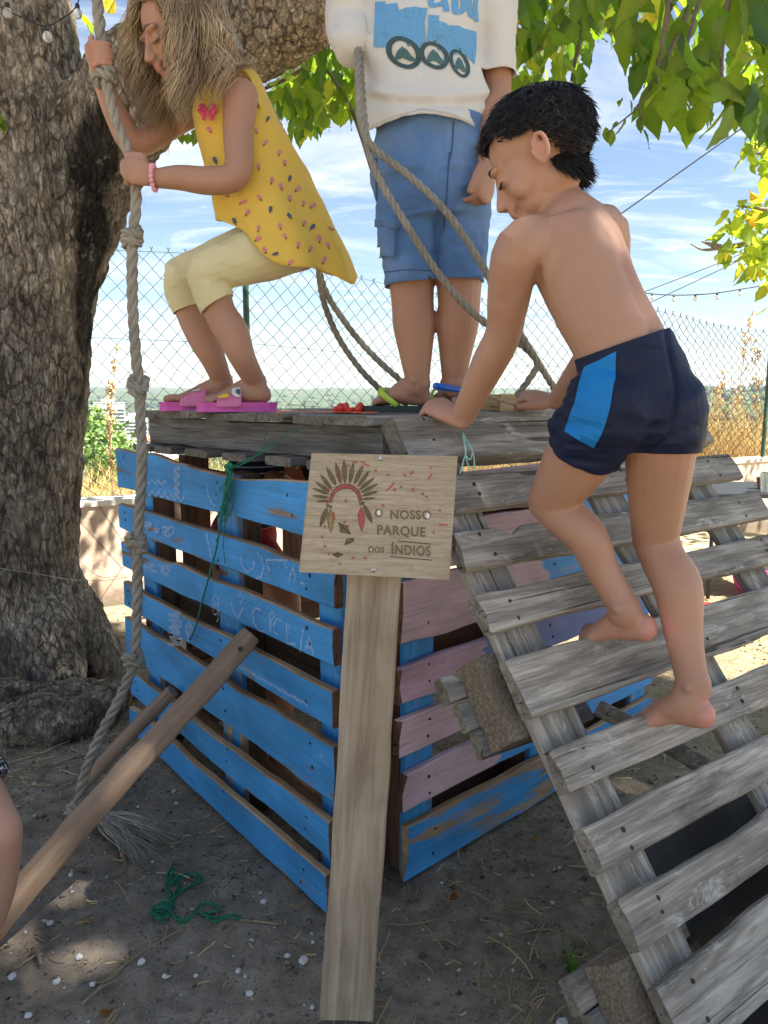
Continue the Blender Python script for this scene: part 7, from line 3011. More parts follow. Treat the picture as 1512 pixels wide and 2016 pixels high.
# ------------------------------------------------------------ somebody's bare leg at the left edge
def build_passer():
    T = thing('person', PZ(-40, 1860, 0), 'person cropped by the left edge with a bare leg and dark floral shorts', 'person')
    g = Geo()
    h = P(-190, 1395, 1.42)
    k = P(-14, 1640, 1.36)
    a = P(-52, 1890, 1.40)
    a.z = 0.10
    g.tube([h, h.lerp(k, .35), h.lerp(k, .7), k + V3(-.006, 0, .012)], [.085, .078, .066, .055], 18, V3(0, -1, 0), True, 4, 2)
    g.tube([k, P(-22, 1740, 1.38), P(-38, 1820, 1.39), a], [.054, .052, .042, .032], 18, V3(0, -1, 0), True, 4, 2)
    foot(g, a + V3(.03, .03, -.085), a + V3(-.14, -.02, -.085), a, Z, V3(0, 1, 0), 1.1, .085)
    h2 = P(-230, 1330, 1.5)
    g.tube([h2, P(-230, 1500, 1.5), P(-225, 1660, 1.5), P(-230, 1900, 1.52)], [.095, .08, .06, .035], 16, V3(0, -1, 0), True, 4, 2)
    pel = (h + h2) / 2 + V3(-.14, 0, .05)
    g.tube([pel, pel + V3(0, 0, .2), pel + V3(0, 0, .45), pel + V3(0, 0, .52)], [(.16, .12), (.13, .1), (.17, .11), (.06, .06)], 18, V3(1, 0, 0), True, 3, 2)
    HM = head_matrix(pel + V3(.02, 0, .70), (.8, .5, -.2), (0, 0, 1))
    g.tube([pel + V3(0, 0, .5), pel + V3(0.01, 0, .66)], [.05, .045], 12, None, True, 2, 1)
    add_head(g, HM, 1.0)
    g.ell(k + V3(.006, -.004, .004), (.050, .050, .056))
    for s_ in (1, -1):
        sh_ = pel + V3(.165 * s_, 0, .43)
        el = sh_ + V3(-.01 * s_, -.02, -.25)
        wr_ = el + V3(-.10 * s_, .10, -.12)
        g.tube([pel + V3(.08 * s_, 0, .44), sh_, sh_.lerp(el, .5), el, wr_], [.045, .045, .039, .034, .022], 14, V3(0, 1, 0), True, 3, 2)
        hand(g, wr_, V3(0, .9, -.4), V3(s_, 0, .3), V3(0, .3, 1), .95)
    b = organic('body', g, SKIN, T, 0.005, 14)
    skin_tint(b, (0.48, 0.275, 0.19), [(k, .09, (.60, .31, .22), .4)], 6)
    g = Geo()
    g.tube([pel + V3(0, 0, .15), pel], [(.16, .13), (.18, .14)], 20, V3(1, 0, 0), True, 3, 1)
    g.tube([h.lerp(k, -.2), h, h.lerp(k, .4), h.lerp(k, .74)], [.10, .098, .093, .086], 20, V3(0, -1, 0), True, 3, 0)
    g.tube([h2 + V3(0, 0, .05), h2, P(-232, 1520, 1.5)], [.115, .112, .10], 20, V3(0, -1, 0), True, 3, 0)
    t = NT('dark_floral_cotton')
    v = t.coord('Object')
    f = t.vor(v, 95)
    f2 = t.vor(t.coord('Object', loc=(3, 1, 2)), 150)
    m = t.math('MAXIMUM', t.ramp(f, [(0.26, 1.0), (0.34, 0.0)]), t.ramp(f2, [(0.2, 0.8), (0.28, 0.0)]))
    t.base(t.mix(m, (0.012, 0.012, 0.020), (0.62, 0.58, 0.62)))
    t.set(Roughness=0.9)
    organic('floral_shorts', g, t.m, T, 0.006, 3)
    g = Geo()
    g.tube([pel + V3(0, 0, .1), pel + V3(0, 0, .25), pel + V3(0, 0, .45), pel + V3(0, 0, .53)], [(.16, .125), (.145, .115), (.18, .12), (.08, .075)], 20, V3(1, 0, 0), True, 3, 1)
    for s_ in (1, -1):
        sh_ = pel + V3(.165 * s_, 0, .43)
        g.tube([pel + V3(.08 * s_, 0, .44), sh_, sh_ + V3(.03 * s_, .018, -.15)], [.058, .060, .055], 14, V3(0, 1, 0), True, 3, 0)
    organic('shirt', g, bpy.data.materials['white_cotton'], T, 0.006, 3)
    obj('hair', Geo().ell(HM @ V3(-.02, 0, .035), (.1, .082, .088), HM.to_3x3(), 18, 12), bpy.data.materials['brown_hair'], T, smooth=True)


build_passer()
# ============================================================ ROPES


def arc_resample(pts, step):
    p = catmull([tuple(q) for q in pts], 12)
    d = np.concatenate([[0], np.cumsum(np.linalg.norm(np.diff(p, axis=0), axis=1))])
    n = max(4, int(d[-1] / step))
    t = np.linspace(0, d[-1], n)
    return np.stack([np.interp(t, d, p[:, k]) for k in range(3)], -1), t


def twisted(g, pts, r, pitch=None, step=None, n=6, phase=0.0):
    """Three-strand laid rope along a path."""
    pitch = pitch or r * 7.5
    p, t = arc_resample(pts, step or r * 0.75)
    T, A, B = frames(p)
    for k in range(3):
        a = 2 * math.pi * (t / pitch + k / 3.0) + phase
        q = p + (A * np.cos(a)[:, None] + B * np.sin(a)[:, None]) * (r * 0.50)
        g.tube(q, [r * 0.56] * len(q), n)


def rope_mat(name, c):
    t = NT(name)
    v = t.coord('Object')
    n1 = t.noise(v, 14, 4, 0.6)
    n2 = t.noise(v, 420, 4, 0.7)
    n3 = t.noise(t.coord('Object', (900, 900, 120)), 1, 3, 0.6)
    col = t.mix(t.mr(n1, 0.3, 0.7), tuple(x * 0.72 for x in c), tuple(min(1, x * 1.2) for x in c))
    col = t.mix(t.ramp(n2, [(0.35, 0.7), (0.6, 0.0)]), col, tuple(x * 0.45 for x in c))
    t.base(col)
    t.set(Roughness=0.95, Specular_IOR_Level=0.1)
    t.nrm(t.bump(t.math('ADD', n2, n3), 0.8, 0.002))
    return t.m


HEMP = rope_mat('grey_hemp', (0.43, 0.385, 0.315))
HEMP2 = rope_mat('weathered_hemp', (0.38, 0.35, 0.29))


def fuzz(name, path, r, n, mat, parent, seed):
    rs = np.random.default_rng(seed)
    p, t = arc_resample(path, 0.01)
    T, A, B = frames(p)
    P_ = []
    for _ in range(n):
        i = rs.integers(len(p))
        a = rs.uniform(0, 6.28)
        d = A[i] * math.cos(a) + B[i] * math.sin(a)
        q = p[i] + d * r * 0.9
        dd = d * 0.9 + T[i] * rs.normal() * 1.2
        L = rs.uniform(.006, .022)
        P_.append([q, q + dd * L * .5, q + dd * L + np.array((0, 0, -.004))])
    o = strands(name, np.array(P_), np.full(n, 0.00035), np.tile((0.36, 0.31, 0.24), (n, 1)), MAT['straw'], parent, 3)
    return o


def build_knotted_rope():
    pts = [(182, -330, 2.06), (187, -150, 2.06), (192, 0, 2.05), (200, 85, 2.04), (206, 145, 2.035), (228, 235, 2.03), (252, 298, 2.03), (265, 341, 2.03), (268, 400, 2.03), (262, 465, 2.03), (260, 540, 2.03), (263, 640, 2.03), (273, 760, 2.03), (278, 850, 2.03), (279, 930, 2.03), (271, 1070, 2.03), (270, 1180, 2.03), (264, 1297, 2.03), (237, 1372, 2.03), (196, 1450, 2.02), (168, 1520, 2.02), (152, 1590, 2.03)]
    w = [P(*q) for q in pts]
    t = thing('knotted_rope', w[-1], 'thick knotted climbing rope hanging by the trunk and gripped by the girl', 'rope')
    g = Geo()
    twisted(g, w, ROPE_R)
    obj('rope', g, HEMP, t, smooth=True, kind='stuff')
    for (x, y, Y, sd) in ((206, 146, 2.035, 1), (262, 466, 2.03, 2), (272, 761, 2.03, 3), (271, 1069, 2.03, 4), (264, 1297, 2.03, 5), (151, 1596, 2.03, 6)):
        c = P(x, y, Y)
        rs = np.random.default_rng(sd)
        ax = Vector((rs.normal() * .25, rs.normal() * .2, 1)).normalized()
        a = ax.orthogonal().normalized()
        b = ax.cross(a)
        path = []
        for k in range(34):
            u = k / 33
            an = u * 2 * math.pi * 1.95 + sd
            rr = ROPE_R * (1.28 + 0.25 * math.sin(3 * an))
            path.append(c + a * (rr * math.cos(an)) + b * (rr * math.sin(an)) + ax * (ROPE_R * (2.0 * (u - .5) * 1.25 + 0.5 * math.sin(2 * an + 1))))
        g = Geo()
        twisted(g, path, ROPE_R * 0.80, n=6)
        g.ell(c, (ROPE_R * 1.0, ROPE_R * 1.0, ROPE_R * 1.3))
        obj('knot', g, HEMP, t, smooth=True)
    # frayed tail on the ground
    rs = np.random.default_rng(2)
    st, e1, e2 = PZ(178, 1618, 0.012), PZ(330, 1652, 0.008), PZ(285, 1692, 0.006)
    P_ = []
    for k in range(420):
        e = e1 if rs.random() < .7 else e2
        s = st + Vector((rs.normal() * .012, rs.normal() * .010, 0.004 + rs.random() * .018))
        m = st.lerp(e, .5) + Vector((rs.normal() * .012, rs.normal() * .012 + .01, 0.006 + rs.random() * .030))
        f = e + Vector((rs.normal() * .025, rs.normal() * .025, rs.random() * .014))
        P_.append(catmull([tuple(s), tuple(s.lerp(m, .5) + Vector((0, 0, .006))), tuple(m), tuple(f)], 4))
    strands('frayed_tail', np.array(P_), np.full(420, .0019), np.array((0.50, 0.46, 0.40)) * rs.uniform(.5, 1.25, (420, 1)), MAT['straw'], t, 3)
    fuzz('fibres', w[2:], ROPE_R, 420, MAT['straw'], t, 4)


build_knotted_rope()


def build_swing_ropes():
    t = thing('swing_rope', P(775, 802, 2.42), 'slack rope looping down from the limb behind the yellow dress', 'rope')
    g = Geo()
    twisted(g, [P(*q) for q in ((425, -40, 2.80), (440, 10, 2.78), (470, 90, 2.72), (545, 235, 2.60), (592, 350, 2.52), (622, 480, 2.46), (634, 580, 2.42), (664, 660, 2.42), (712, 730, 2.42), (770, 786, 2.42), (790, 806, 2.42))], 0.0098)
    twisted(g, [P(*q) for q in ((620, 470, 2.47), (636, 560, 2.43), (676, 630, 2.40), (730, 695, 2.38), (798, 758, 2.36), (830, 790, 2.36))], 0.0098)
    obj('rope', g, HEMP2, t, smooth=True, kind='stuff')
    t = thing('hand_rope', P(1095, 772, 1.98), 'doubled rope held by the boy in denim and hanging past his shorts', 'rope')
    A = [(706, 40, 1.93), (705, 90, 1.92), (706, 160, 1.87), (709, 225, 1.845), (722, 272, 1.83), (752, 305, 1.82), (800, 342, 1.81), (868, 405, 1.81), (930, 490, 1.82), (975, 570, 1.84), (1020, 650, 1.88), (1054, 705, 1.92), (1098, 776, 1.98)]
    B = [(709, 60, 1.95), (709, 110, 1.92), (713, 180, 1.88), (718, 240, 1.85), (727, 300, 1.83), (752, 362, 1.82), (800, 442, 1.81), (850, 520, 1.82), (900, 585, 1.84), (950, 632, 1.87), (1000, 662, 1.90), (1040, 690, 1.92), (1058, 716, 1.93), (1045, 742, 1.94), (1018, 780, 1.96)]
    g = Geo()
    twisted(g, [P(*q) for q in A], 0.0088)
    twisted(g, [P(*q) for q in B], 0.0088)
    obj('rope', g, HEMP2, t, smooth=True, kind='stuff')


build_swing_ropes()


def on_blue(px, py, out=0.008):
    r = ray(px, py)
    n = BN
    k = (BA + n * out - CAM).dot(n) / r.dot(n)
    return CAM + r * k


def build_twines():
    green = plain('green_twine', (0.012, 0.17, 0.095), 0.6, 0.3, 300, 0.2)
    t = thing('green_string', on_blue(450, 925), 'green twine knotted round the top board of the blue pallet with loose ends', 'string')
    rs = np.random.default_rng(6)
    g = Geo()
    k0 = on_blue(450, 925, 0.010)
    lines = [[(450, 925), (470, 912), (520, 890), (558, 858), (588, 842)], [(450, 927), (500, 900), (540, 868)], [(452, 924), (505, 898), (525, 850)]]
    for L in lines:
        n = len(L)
        pts = []
        for i, (x, y) in enumerate(L):
            a = on_blue(x, y, 0.010)
            Yp = a.y + 0.14 * (i / (n - 1)) ** 1.5
            pts.append(P(x, y, Yp))
        g.tube(pts, [.0013] * n, 5, None, True, 4)
    for k in range(9):
        x0 = 443 + rs.uniform(0, 16)
        y1 = rs.uniform(960, 1035)
        pts = [on_blue(x0, 925, .012 + .004 * rs.random()), on_blue(x0 + rs.normal() * 5, (925 + y1) / 2, .014 + .01 * rs.random()), on_blue(440 + rs.normal() * 7, y1, .008), on_blue(446 + rs.normal() * 6, (y1 + 925) / 2 + 20, .012), on_blue(448, 930, .012)]
        g.tube(pts, [.0013] * 5, 5, None, True, 4)
    g.tube([on_blue(*q, .012) for q in ((446, 940), (438, 1000), (428, 1070), (410, 1140), (395, 1195), (385, 1235), (373, 1260))], [.0026] * 7, 6, None, True, 4)
    g.tube([on_blue(*q, .010) for q in ((452, 940), (444, 1010), (440, 1070), (443, 1110))], [.0013] * 4, 5, None, True, 4)
    for k in range(6):
        c = on_blue(448 + rs.normal() * 5, 925 + rs.normal() * 6, .012)
        g.ell(c, (.006, .006, .007))
    obj('twine', g, green, t, smooth=True)
    # loose pile on the ground
    sq = [(740, 1060), (715, 1100), (722, 1150), (765, 1112), (842, 1106), (850, 1128), (795, 1162), (750, 1190), (724, 1232), (690, 1238), (655, 1258), (656, 1282), (692, 1290), (722, 1268), (700, 1245), (668, 1254), (672, 1274), (700, 1270), (722, 1215), (706, 1150), (738, 1090), (760, 1140), (735, 1200), (728, 1260), (750, 1300), (790, 1304), (832, 1272), (862, 1240), (918, 1246), (930, 1268), (872, 1284), (905, 1300), (960, 1292), (1022, 1294)]
    c = PZ(760 / 2.16, 1200 + 1200 / 2.16, 0)
    t2 = thing('green_string', c, 'tangle of green twine lying loose on the dirt in front', 'string')
    g = Geo()
    for k in range(5):
        pts = []
        for (x, y) in sq:
            p = PZ((x + rs.normal() * 7) / 2.16, 1200 + (y + rs.normal() * 7) / 2.16, 0.008)
            p.z = float(ground_z(np.array([p.x]), np.array([p.y]))[0]) + 0.004 + 0.008 * rs.random()
            pts.append(p)
        g.tube(pts, [.0014] * len(pts), 5, None, True, 4)
    obj('twine', g, green, t2, smooth=True)
    mint = plain('mint_string', (0.40, 0.66, 0.56), 0.6, 0.2, 300, 0.2)
    t3 = thing('mint_string', ramp_px(920, 858, .01), 'pale mint string knotted through the top slat of the climbing ramp', 'string')
    g = Geo()
    for pts in (((910, 852), (915, 880), (918, 905), (926, 928)), ((912, 852), (920, 872), (932, 895), (934, 926)), ((913, 855), (917, 890), (913, 905), (906, 932)), ((918, 868), (930, 885), (925, 905), (916, 895))):
        g.tube([ramp_px(x, y, .010 + .004 * rs.random()) for x, y in pts], [.0016] * len(pts), 5, None, True, 4)
    obj('string', g, mint, t3, smooth=True)
    # thin wire from the trunk to the pallet
    w = [P(-40, 1112, 2.86), P(20, 1122, 2.86), P(80, 1131, 2.87), P(150, 1142, 2.82), P(210, 1142, 2.70), P(252, 1136, 2.60)]
    tag(obj('tie_wire', Geo().tube(w, [.0011] * 6, 5, None, True, 5), plain('pale_wire', (0.42, 0.38, 0.32), 0.5, 0.2, 100, 0, 0.6), smooth=True), 'thin pale wire tied round the trunk and running to the blue pallet', 'wire')
    w = [P(140, 1086, 2.90), P(170, 1118, 2.86), P(200, 1136, 2.80), P(235, 1134, 2.66)]
    tag(obj('tie_wire', Geo().tube(w, [.0009] * 4, 5, None, True, 5), bpy.data.materials['pale_wire'], smooth=True), 'second short wire sagging from the trunk above the long wire', 'wire')


build_twines()


# ============================================================ POLES
def pole(name, pts, rads, label, seed):
    t = tag(obj(name, (lambda v: v)(Geo().tube(pts, rads, 18, None, True, 8)), None), label, 'pole', 'loose round poles leaning on the den')
    o = t
    co = coords(o)
    n = fbm(co * (20, 20, 20), 3, seed)
    ax = (Vector(pts[-1]) - Vector(pts[0])).normalized()
    c0 = Vector(pts[0])
    nv = []
    for v, k in zip(o.data.vertices, n):
        q = v.co - c0
        rad = q - ax * q.dot(ax)
        v.co += rad.normalized() * (0.0022 * k)
    o.data.polygons.foreach_set('use_smooth', [len(p.vertices) == 4 for p in o.data.polygons])
    m = NT('pole_wood_%d' % seed)
    M = frame(ax, ax.orthogonal(), c0)
    o.data.transform(M.inverted())
    o.matrix_basis = M
    c, h, n3 = wood_nodes(m, (0.16, 0.10, 0.065), (0.37, 0.25, 0.165), (0.50, 0.39, 0.29), streak=0.5, freq=0.6)
    grey = m.noise(m.coord('Object'), 2.4, 4, 0.6)
    tc = m.n('ShaderNodeTexCoord')
    sx = m.n('ShaderNodeSeparateXYZ')
    m.l(tc.outputs['Object'], sx.inputs[0])
    L = (Vector(pts[-1]) - c0).length
    up = m.mr(m.math('ADD', sx.outputs[0], m.math('MULTIPLY', grey, 0.3)), L * .55, L * 1.0, 0, 0.7)
    c = m.mix(up, c, m.mix(1.0, c, (0.72, 0.78, 0.85), 'MULTIPLY'))
    m.base(c)
    m.set(Roughness=0.8, Specular_IOR_Level=0.25)
    m.nrm(m.bump(h, 0.4, 0.003))
    o.data.materials.clear()
    o.data.materials.append(m.m)
    return o


def build_poles():
    top = on_blue(482, 1256, 0.030)
    foot_ = PZ(-48, 1868, 0.02)
    d = top - foot_
    perp = d.cross(Vector((0, 1, 0))).normalized()
    pts = [foot_.lerp(top, u) + perp * (0.006 * math.sin(5 * u)) for u in np.linspace(0, 1.02, 7)]
    o = pole('wooden_pole', pts, [.0325, .032, .0315, .031, .030, .029, .0275], 'thick brown debarked pole leaning against the blue pallet in front', 4)
    g = Geo().tube([on_blue(473, 1278, .0665), on_blue(473, 1278, .060)], [.006, .006], 10)
    obj('hole', g, MAT['nail'], o)
    top = on_blue(340, 1358, 0.026)
    foot_ = PZ(160, 1550, 0.018)
    pts = [foot_.lerp(top, u) + Vector((0, 0, 0.004 * math.sin(4 * u))) for u in np.linspace(0, 1, 5)]
    pole('wooden_pole', pts, [.019, .021, .022, .022, .021], 'thinner grey pole lying behind the thick brown pole', 9)


build_poles()


# ============================================================ THINGS ON THE PLATFORM
def build_platform_things():
    red = plain('red_rubber', (0.70, 0.045, 0.035), 0.35, 0.12, 50, 0.1, 0, 0.5)
    orange = plain('orange_tape', (0.85, 0.16, 0.05), 0.6, 0.1, 60, 0.1)
    c = P(692, 808, 2.05)
    t = thing('red_balloons', (c.x, c.y, TOPZ), 'crumpled red balloons lying between the two children on the platform', 'balloon')
    g = Geo()
    for (x, y, Y, r) in ((672, 811, 2.06, (.014, .012, .013)), (681, 806, 2.06, (.010, .010, .014)), (708, 812, 2.03, (.017, .013, .012)), (690, 815, 2.05, (.016, .012, .007)), (662, 814, 2.07, (.010, .010, .008))):
        p = P(x, y, Y)
        p.z = TOPZ + r[2] + 0.002
        g.ell(p, r, Matrix.Rotation(x * .3, 3, 'Y'), 14, 9)
    g.tube([P(681, 802, 2.06), P(688, 806, 2.05), P(696, 815, 2.04)], [.004, .006, .004], 8, None, True, 3)
    obj('balloon_skin', g, red, t, smooth=True)
    pts = [P(x, 818, Y) for x, Y in ((545, 2.10), (590, 2.07), (640, 2.06), (690, 2.0), (740, 1.97))]
    V, F = [], []
    for i, p in enumerate(pts):
        V += [(p.x - .01, p.y - .012, TOPZ + .004 + .002 * (i % 2)), (p.x + .01, p.y + .016, TOPZ + .0045 + .002 * ((i + 1) % 2))]
    F = [(2 * i, 2 * i + 2, 2 * i + 3, 2 * i + 1) for i in range(4)]
    o = obj('ribbon', (V, F), orange)
    m = o.modifiers.new('t', 'SOLIDIFY')
    m.thickness = .0015
    tag(o, 'flat orange ribbon lying along the front edge of the platform', 'ribbon')
    # brush with a blue handle lying across the ramp's top board
    blue = plain('blue_handle', (0.012, 0.10, 0.48), 0.3, 0.1, 50, 0, 0, 0.5)
    tin = plain('brush_tin', (0.6, 0.58, 0.55), 0.3, 0.15, 90, 0.1, 0.9)
    a, b, c_, d = P(858, 760, 1.66), P(918, 770, 1.70), P(955, 777, 1.73), P(1036, 803, 1.80)
    t = thing('paint_brush', c_, 'long paint brush with blue end lying on the ramp between the hands', 'brush')
    obj('handle', Geo().tube([a, a.lerp(b, .3), b], [.0075, .0078, .0065], 12, None, True, 1, 2), blue, t, smooth=True)
    obj('ferrule', Geo().tube([b, c_], [.0050, .0042], 12), tin, t, smooth=True)
    obj('stick', Geo().tube([c_, d], [.0042, .0052], 10, None, True, 1, 2), MAT['post'], t, smooth=True)
    # pine tray corner behind the ramp's top board
    o0 = P(985, 799, 2.20)
    t = thing('wooden_tray', (o0.x, o0.y, TOPZ), 'shallow fresh pine tray standing behind the top slat of the ramp', 'tray')
    ux = Vector((.97, .24, 0)).normalized()
    uy = Vector((-.24, .97, 0)).normalized()
    z0 = TOPZ + 0.003
    B0 = Vector((P(985, 800, 2.16).x, 2.16, z0))
    for (p, dx, L) in ((B0, ux, .30), (B0 + uy * .16, ux, .30), (B0 + uy * .013, uy, .145), (B0 + ux * .287 + uy * .013, uy, .145)):
        dy = Vector((-dx.y, dx.x, 0))
        plank('side', L, .048, .012, MAT['pine'], t, frame(dx, Z, p + (dy * .012 if dx is ux else Vector((0, 0, 0)))), int(L * 1000) + int(p.x * 99), .001, 5)
    plank('bottom', .27, .14, .006, MAT['pine'], t, frame(ux, uy, B0 + ux * .014 + uy * .014 + Z * .002), 77, .0005, 4)


build_platform_things()


# ============================================================ LIGHT STRINGS AND CABLES
def build_lines():
    blk = plain('black_cable', (0.022, 0.022, 0.024), 0.6, 0.2, 50, 0)
    bulbm = NT('clear_bulb')
    bulbm.base((0.92, 0.9, 0.84))
    bulbm.set(Roughness=0.12, Transmission_Weight=0.75, IOR=1.3)

    def bulbs(name, label, wire, spots, r, wr):
        t = thing(name, wire[0], label, 'light string', 'strings of bulb lights')
        obj('cable', Geo().tube(wire, [wr] * len(wire), 6, None, True, 5), blk, t, smooth=True)
        for p in spots:
            s = obj('socket', Geo().tube([p, p + Vector((0, 0, -r * 1.0))], [r * .5, r * .55], 8), blk, t, smooth=True)
            obj('bulb', Geo().ell(p + Vector((0, 0, -r * 2.0)), (r, r, r * 1.15), None, 12, 9), bulbm.m, s, smooth=True)
    tw = [P(*q) for q in ((-60, -30, 2.88), (0, 12, 2.855), (40, 33, 2.84), (85, 51, 2.85), (120, 38, 2.88), (150, 12, 2.95), (165, -40, 3.05))]
    bulbs('bulb_string', 'black string of round clear bulbs draped across the tree trunk', tw, [P(14, 6, 2.845), P(92, 53, 2.842), P(152, 8, 2.93)], .0155, .0022)
    sk = [P(*q) for q in ((1180, 560, 9), (1265, 576, 9), (1330, 581, 9), (1400, 578, 9), (1460, 569, 9), (1512, 560, 9), (1700, 520, 9))]
    bulbs('bulb_string', 'sagging string of small bulb lights in the sky beside the right tree', sk, [P(x, y, 9) for x, y in ((1241, 572), (1284, 578), (1327, 581), (1369, 580), (1412, 577), (1457, 570), (1502, 562), (1550, 552))], .024, .006)
    for pts, r, lab in ((((1100, 505), (1195, 440), (1330, 345), (1475, 242), (1700, 80)), .010, 'dark power cable rising to the right behind the boy'), (((1180, 608), (1270, 574), (1420, 516), (1700, 400)), .006, 'upper thin overhead wire at right above the bulbs'), (((1180, 648), (1280, 596), (1420, 530), (1700, 395)), .006, 'lower thin overhead wire crossing the bulbs at right')):
        w = [P(x, y, 12) for x, y in pts]
        tag(obj('power_cable', Geo().tube(w, [r] * len(w), 6, None, True, 3), blk, smooth=True), lab, 'cable', 'overhead cables at right')


build_lines()


# ============================================================ CLUTTER BEHIND THE RAMP
def build_clutter():
    t = thing('metal_table', P(1400, 1170, 4.5), 'low black metal table behind the ramp at the right edge', 'table')
    tz = 0.60
    a, b = P(1285, 970, 4.45), P(1640, 970, 4.45)
    obj('table_top', Geo().box((a.x, 4.35, tz), (b.x, 5.0, tz + .025)), MAT['black'], t)
    for (x, y) in ((P(1297, 1000, 4.4).x, 4.4), (P(1405, 1000, 4.4).x, 4.4), (P(1172, 1000, 4.9).x + .55, 4.92), (b.x - .05, 4.4)):
        obj('leg', Geo().tube([(x, y, 0), (x, y, tz)], [.012, .012], 8), MAT['black'], t, smooth=True)
    zt = tz + .026
    pot = plain('terracotta', (0.34, 0.13, 0.07), 0.8, 0.2, 40, 0.2)
    soil = plain('dark_soil', (0.03, 0.022, 0.016), 0.95, 0.4, 90, 0.6)
    for k, (px, r, h, lab) in enumerate(((1505, .05, .07, 'small terracotta pot on the black table near the clear cup'), (1350, .06, .035, 'flat terracotta saucer with soil on the black table'))):
        c = P(px, 960, 4.6)
        c.z = zt
        t2 = thing('flower_pot', c, lab, 'pot')
        g = Geo().tube([c, c + Z * h, c + Z * h, c + Z * (h * .75)], [r * .75, r, r * .88, r * .85], 16)
        obj('pot_body', g, pot, t2, smooth=False)
        obj('soil', Geo().ell(c + Z * h * .8, (r * .85, r * .85, h * .15), None, 12, 6), soil, t2)
    c = P(1508, 960, 4.45)
    c.z = zt
    cup = NT('clear_plastic')
    cup.base((0.85, 0.92, 0.88))
    cup.set(Roughness=0.15, Transmission_Weight=0.7, IOR=1.2)
    tag(obj('plastic_cup', Geo().tube([c, c + Z * .10, c + Z * .112, c + Z * .112, c + Z * .01], [.028, .036, .037, .034, .026], 18), cup.m, smooth=False), 'clear plastic cup standing on the black table at the right edge', 'cup')
    pinkm = plain('pink_plastic', (0.72, 0.08, 0.32), 0.4, 0.08, 30, 0.05)
    c = PZ(1492, 1165, 0.0)
    t = thing('pink_planter', c, 'bright pink square planter with dark soil behind the ramp', 'planter')
    def sq(w, z):
        return [c + Vector((sx * w, sy * w, z)) for sx, sy in ((-1, -1), (1, -1), (1, 1), (-1, 1))]
    V = sq(.095, 0) + sq(.12, .12) + sq(.135, .12) + sq(.135, .16) + sq(.12, .16) + sq(.115, .12)
    F = [(3, 2, 1, 0)] + [(4 * k + i, 4 * k + (i + 1) % 4, 4 * k + 4 + (i + 1) % 4, 4 * k + 4 + i) for k in range(5) for i in range(4)]
    obj('planter_body', (V, F), pinkm, t)
    V = sq(.114, .135)
    obj('soil', (V, [(0, 1, 2, 3)]), soil, t)
    c = PZ(1392, 1196, 0.0)
    tag(obj('red_disc', Geo().tube([c, c + Z * .02, c + Z * .024], [.05, .05, .03], 16), plain('red_plastic', (0.55, 0.03, 0.03), 0.4, 0.1, 40, 0)), 'small red plastic disc on the dry grass behind the ramp', 'disc')
    # a board leaning inside the den
    a, b = P(395, 1145, 2.75), P(308, 975, 2.95)
    a.z = max(a.z, 0.05)
    tag(plank('leaning_board', (b - a).length + .25, .09, .022, MAT['raw'], None, frame(b - a, Vector((1, .3, 0)), a - (b - a).normalized() * .2), 901, .002, 10), 'light raw board leaning inside the den behind the blue slats', 'board')


build_clutter()


# ============================================================ LITTER ON THE GROUND
def gz(x, y):
    return ground_z(np.asarray(x, float), np.asarray(y, float))


